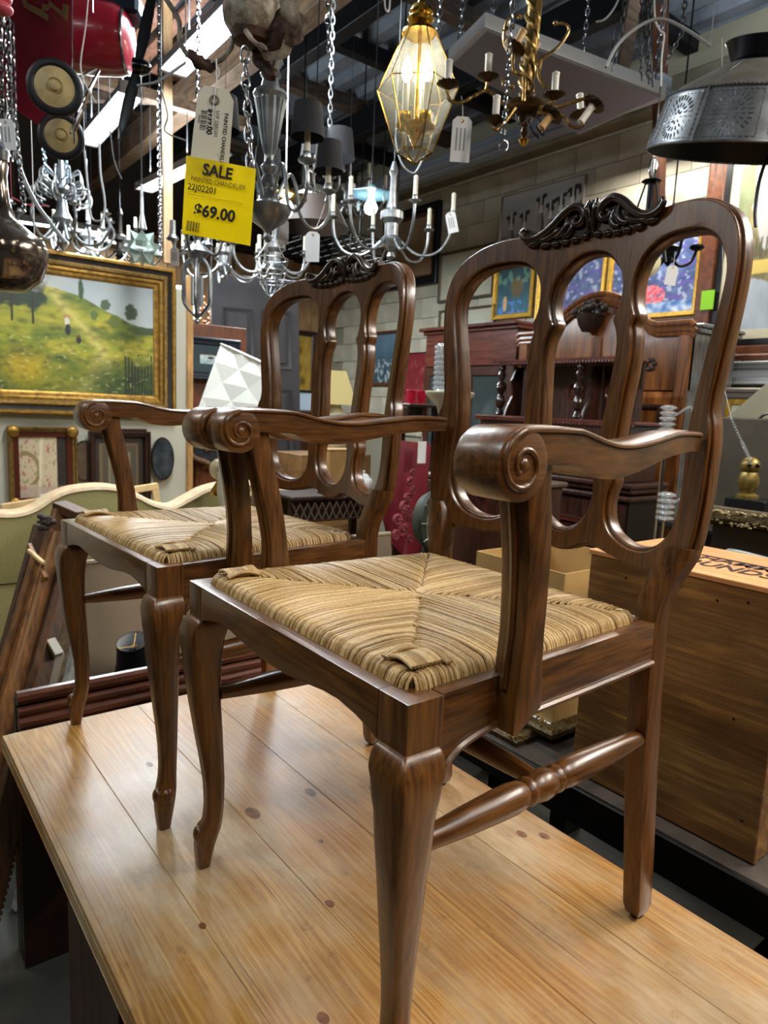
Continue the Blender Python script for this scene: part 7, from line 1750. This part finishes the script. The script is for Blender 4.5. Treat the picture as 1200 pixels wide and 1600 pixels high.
# hanging cords and cables
CBL = mat('grey_cable', '#8c8f90', .45); CBD = mat('dark_cable', '#2a2b2e', .5); PNK = mat('red_cord', '#a33a44', .6)
cords = [
 ('thick pale cable curving down in front of the crystal chandelier', CBL, .006, 2.0, [(18, 170), (28, 250), (52, 310), (80, 350), (103, 380)]),
 ('pale electric cord looping by the red wheels', CBL, .004, 2.6, [(132, 235), (137, 290), (143, 340), (160, 345)]),
 ('pale electric cord with a plug band hanging left of the wooden batten', CBL, .004, 2.6, [(155, 225), (157, 270), (164, 320), (158, 352)]),
 ('thin white wire hanging across the aeroplane cowling', STR, .0016, 1.7, [(140, -30), (134, 40), (126, 100), (133, 130), (150, 160)]),
 ('thin grey wire hanging behind the propeller', CBD, .003, 2.8, [(172, 205), (178, 250), (190, 280)]),
 ('dark cord tangled below the long timber brace', CBD, .003, 2.6, [(252, 140), (262, 180), (258, 205), (290, 220)]),
 ('white cord looped between the aeroplane and ornate chandelier arm', CBL, .003, 1.5, [(214, 134), (245, 128), (270, 112), (290, 98)]),
 ('silver conduit arching over the flat panel lamp', CBL, .005, 2.1, [(947, 105), (965, 70), (1000, 40), (1035, 30), (1075, 48), (1110, 72)]),
 ('thin bent wire hanging by the roof beam near the tin shade', CBL, .003, 2.2, [(932, 34), (945, 30), (960, 12), (970, -10)]),
 ('kinked white wire hanging left of the tin shade collar', STR, .0028, 2.3, [(1022, -10), (1024, 30), (1032, 48), (1038, 55), (1034, 90), (1033, 135)]),
 ('black electric cord running down across the building picture', CBD, .0045, 1.8, [(1230, 200), (1200, 245), (1186, 285), (1180, 330), (1181, 355)]),
 ('dull red cord strung behind the mercury pendant', PNK, .0025, 3.2, [(18, 308), (45, 320), (75, 322)]),
 ('white cord loop hanging at the top edge between tags and lantern', STR, .0028, 1.9, [(600, -20), (602, 12), (608, 14), (610, -20)]),
 ('grey cable sagging beneath the glass lantern', CBL, .0035, 2.5, [(618, 215), (622, 240), (632, 262), (648, 270), (662, 245)])]
for lb, m_, r_, d, pts_ in cords:
    t = thing('power_cable', lb, 'cable'); bm = B(); P_ = crom([at(x, y, d) for x, y in pts_], 6); tube(bm, P_, r_, 6); obj('run', bm, m_, t)
    top = max(P_[0], P_[-1], key=lambda q: q.z)
    bm = B(); tube(bm, [top, (top.x, top.y, 3.70)], min(r_*.5, .0015), 5); obj('drop_wire', bm, m_, t)
for k, (x0, y0_, x1, y1_, d) in enumerate(((512, 55, 516, 95, 2.1), (1000, 45, 1003, 125, 2.5), (1008, 50, 1014, 130, 2.5), (1012, 70, 1020, 135, 2.5), (1066, 50, 1040, 100, 2.6), (972, 50, 956, 110, 2.5), (0, 60, 5, 260, 1.6), (22, 175, 38, 330, 1.8), (14, 100, 18, 250, 1.7), (728, 78, 590, 0, 0), (690, -10, 684, 60, 2.3), (555, 480, 0, 0, 0))):
    if d == 0: continue
    lb = ['short chain holding the pewter chandelier hook', 'dark chain hanging behind the flat panel lamp edge', 'second dark chain beside the panel lamp edge', 'third dark chain in the group beside the panel lamp', 'slanting chain left of the tin shade', 'loose chain hanging over the flat panel', 'chain hanging at the picture edge over the mercury pendant', 'pale looped chain hanging in front of the crystal chandelier', 'chain bundle hanging beside the wing of the aeroplane', '', 'bright double chain hanging right of the glass lantern', ''][k]
    a_, b2_ = at(x0, y0_, d), at(x1, y1_, d); t = thing('hanging_chain', lb, 'chain'); bm = B(); chain(bm, b2_, a_, .03, .0026); chain(bm, a_, (a_.x, a_.y, ROOF), .036, .0026); obj('links', bm, CHROME if k in (0, 6, 7, 8, 10) else mat('dull_chain', '#6f7478', .4, metal=.8), t)['kind'] = 'stuff'
# warm lit nook behind the cage lantern
t = thing('lit_amber_lamp', 'small lit amber bead lamp glowing behind the silver cage lantern', 'lamp'); c = at(330, 488, 5.5); t.location = c
bm = B()
for k in range(70): a_ = rnd.uniform(0, 2*PI); r_ = rnd.uniform(.06, .12); ball(bm, (r_*math.cos(a_), r_*math.sin(a_)*.5, rnd.uniform(-.12, .12)), rnd.uniform(.010, .02), u=6, v=4)
obj('amber_beads', bm, mat('amber_beads', '#8a4f22', .2, var=.4, vscale=40), t)['kind'] = 'stuff'
bm = B(); lathe(bm, [(.005, -.05), (.02, -.03), (.02, .01), (.002, .05)], 14, (0, -.09, .02)); obj('bulb', bm, mat('warm_bulb', '#fff1c8', .3, emit=(1, .95, .8), estr=16), t)
bm = B(); tube(bm, [(0, 0, .05), (0, 0, 4.055-c.z)], .006, 5); obj('cord', bm, BLK, t)
t = thing('lit_cream_shade', 'brightly lit cream lampshade peeping out beside the landscape frame', 'lamp'); c = at(280, 475, 5.2)
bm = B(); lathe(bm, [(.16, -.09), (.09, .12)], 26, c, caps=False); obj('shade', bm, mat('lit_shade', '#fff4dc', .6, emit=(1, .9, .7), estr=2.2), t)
bm = B(); lathe(bm, [(.10, -c.z), (.10, -c.z+.03), (.02, -c.z+.05), (.02, -.12), (.05, -.1)], 18, c); obj('stand', bm, DKF, t)
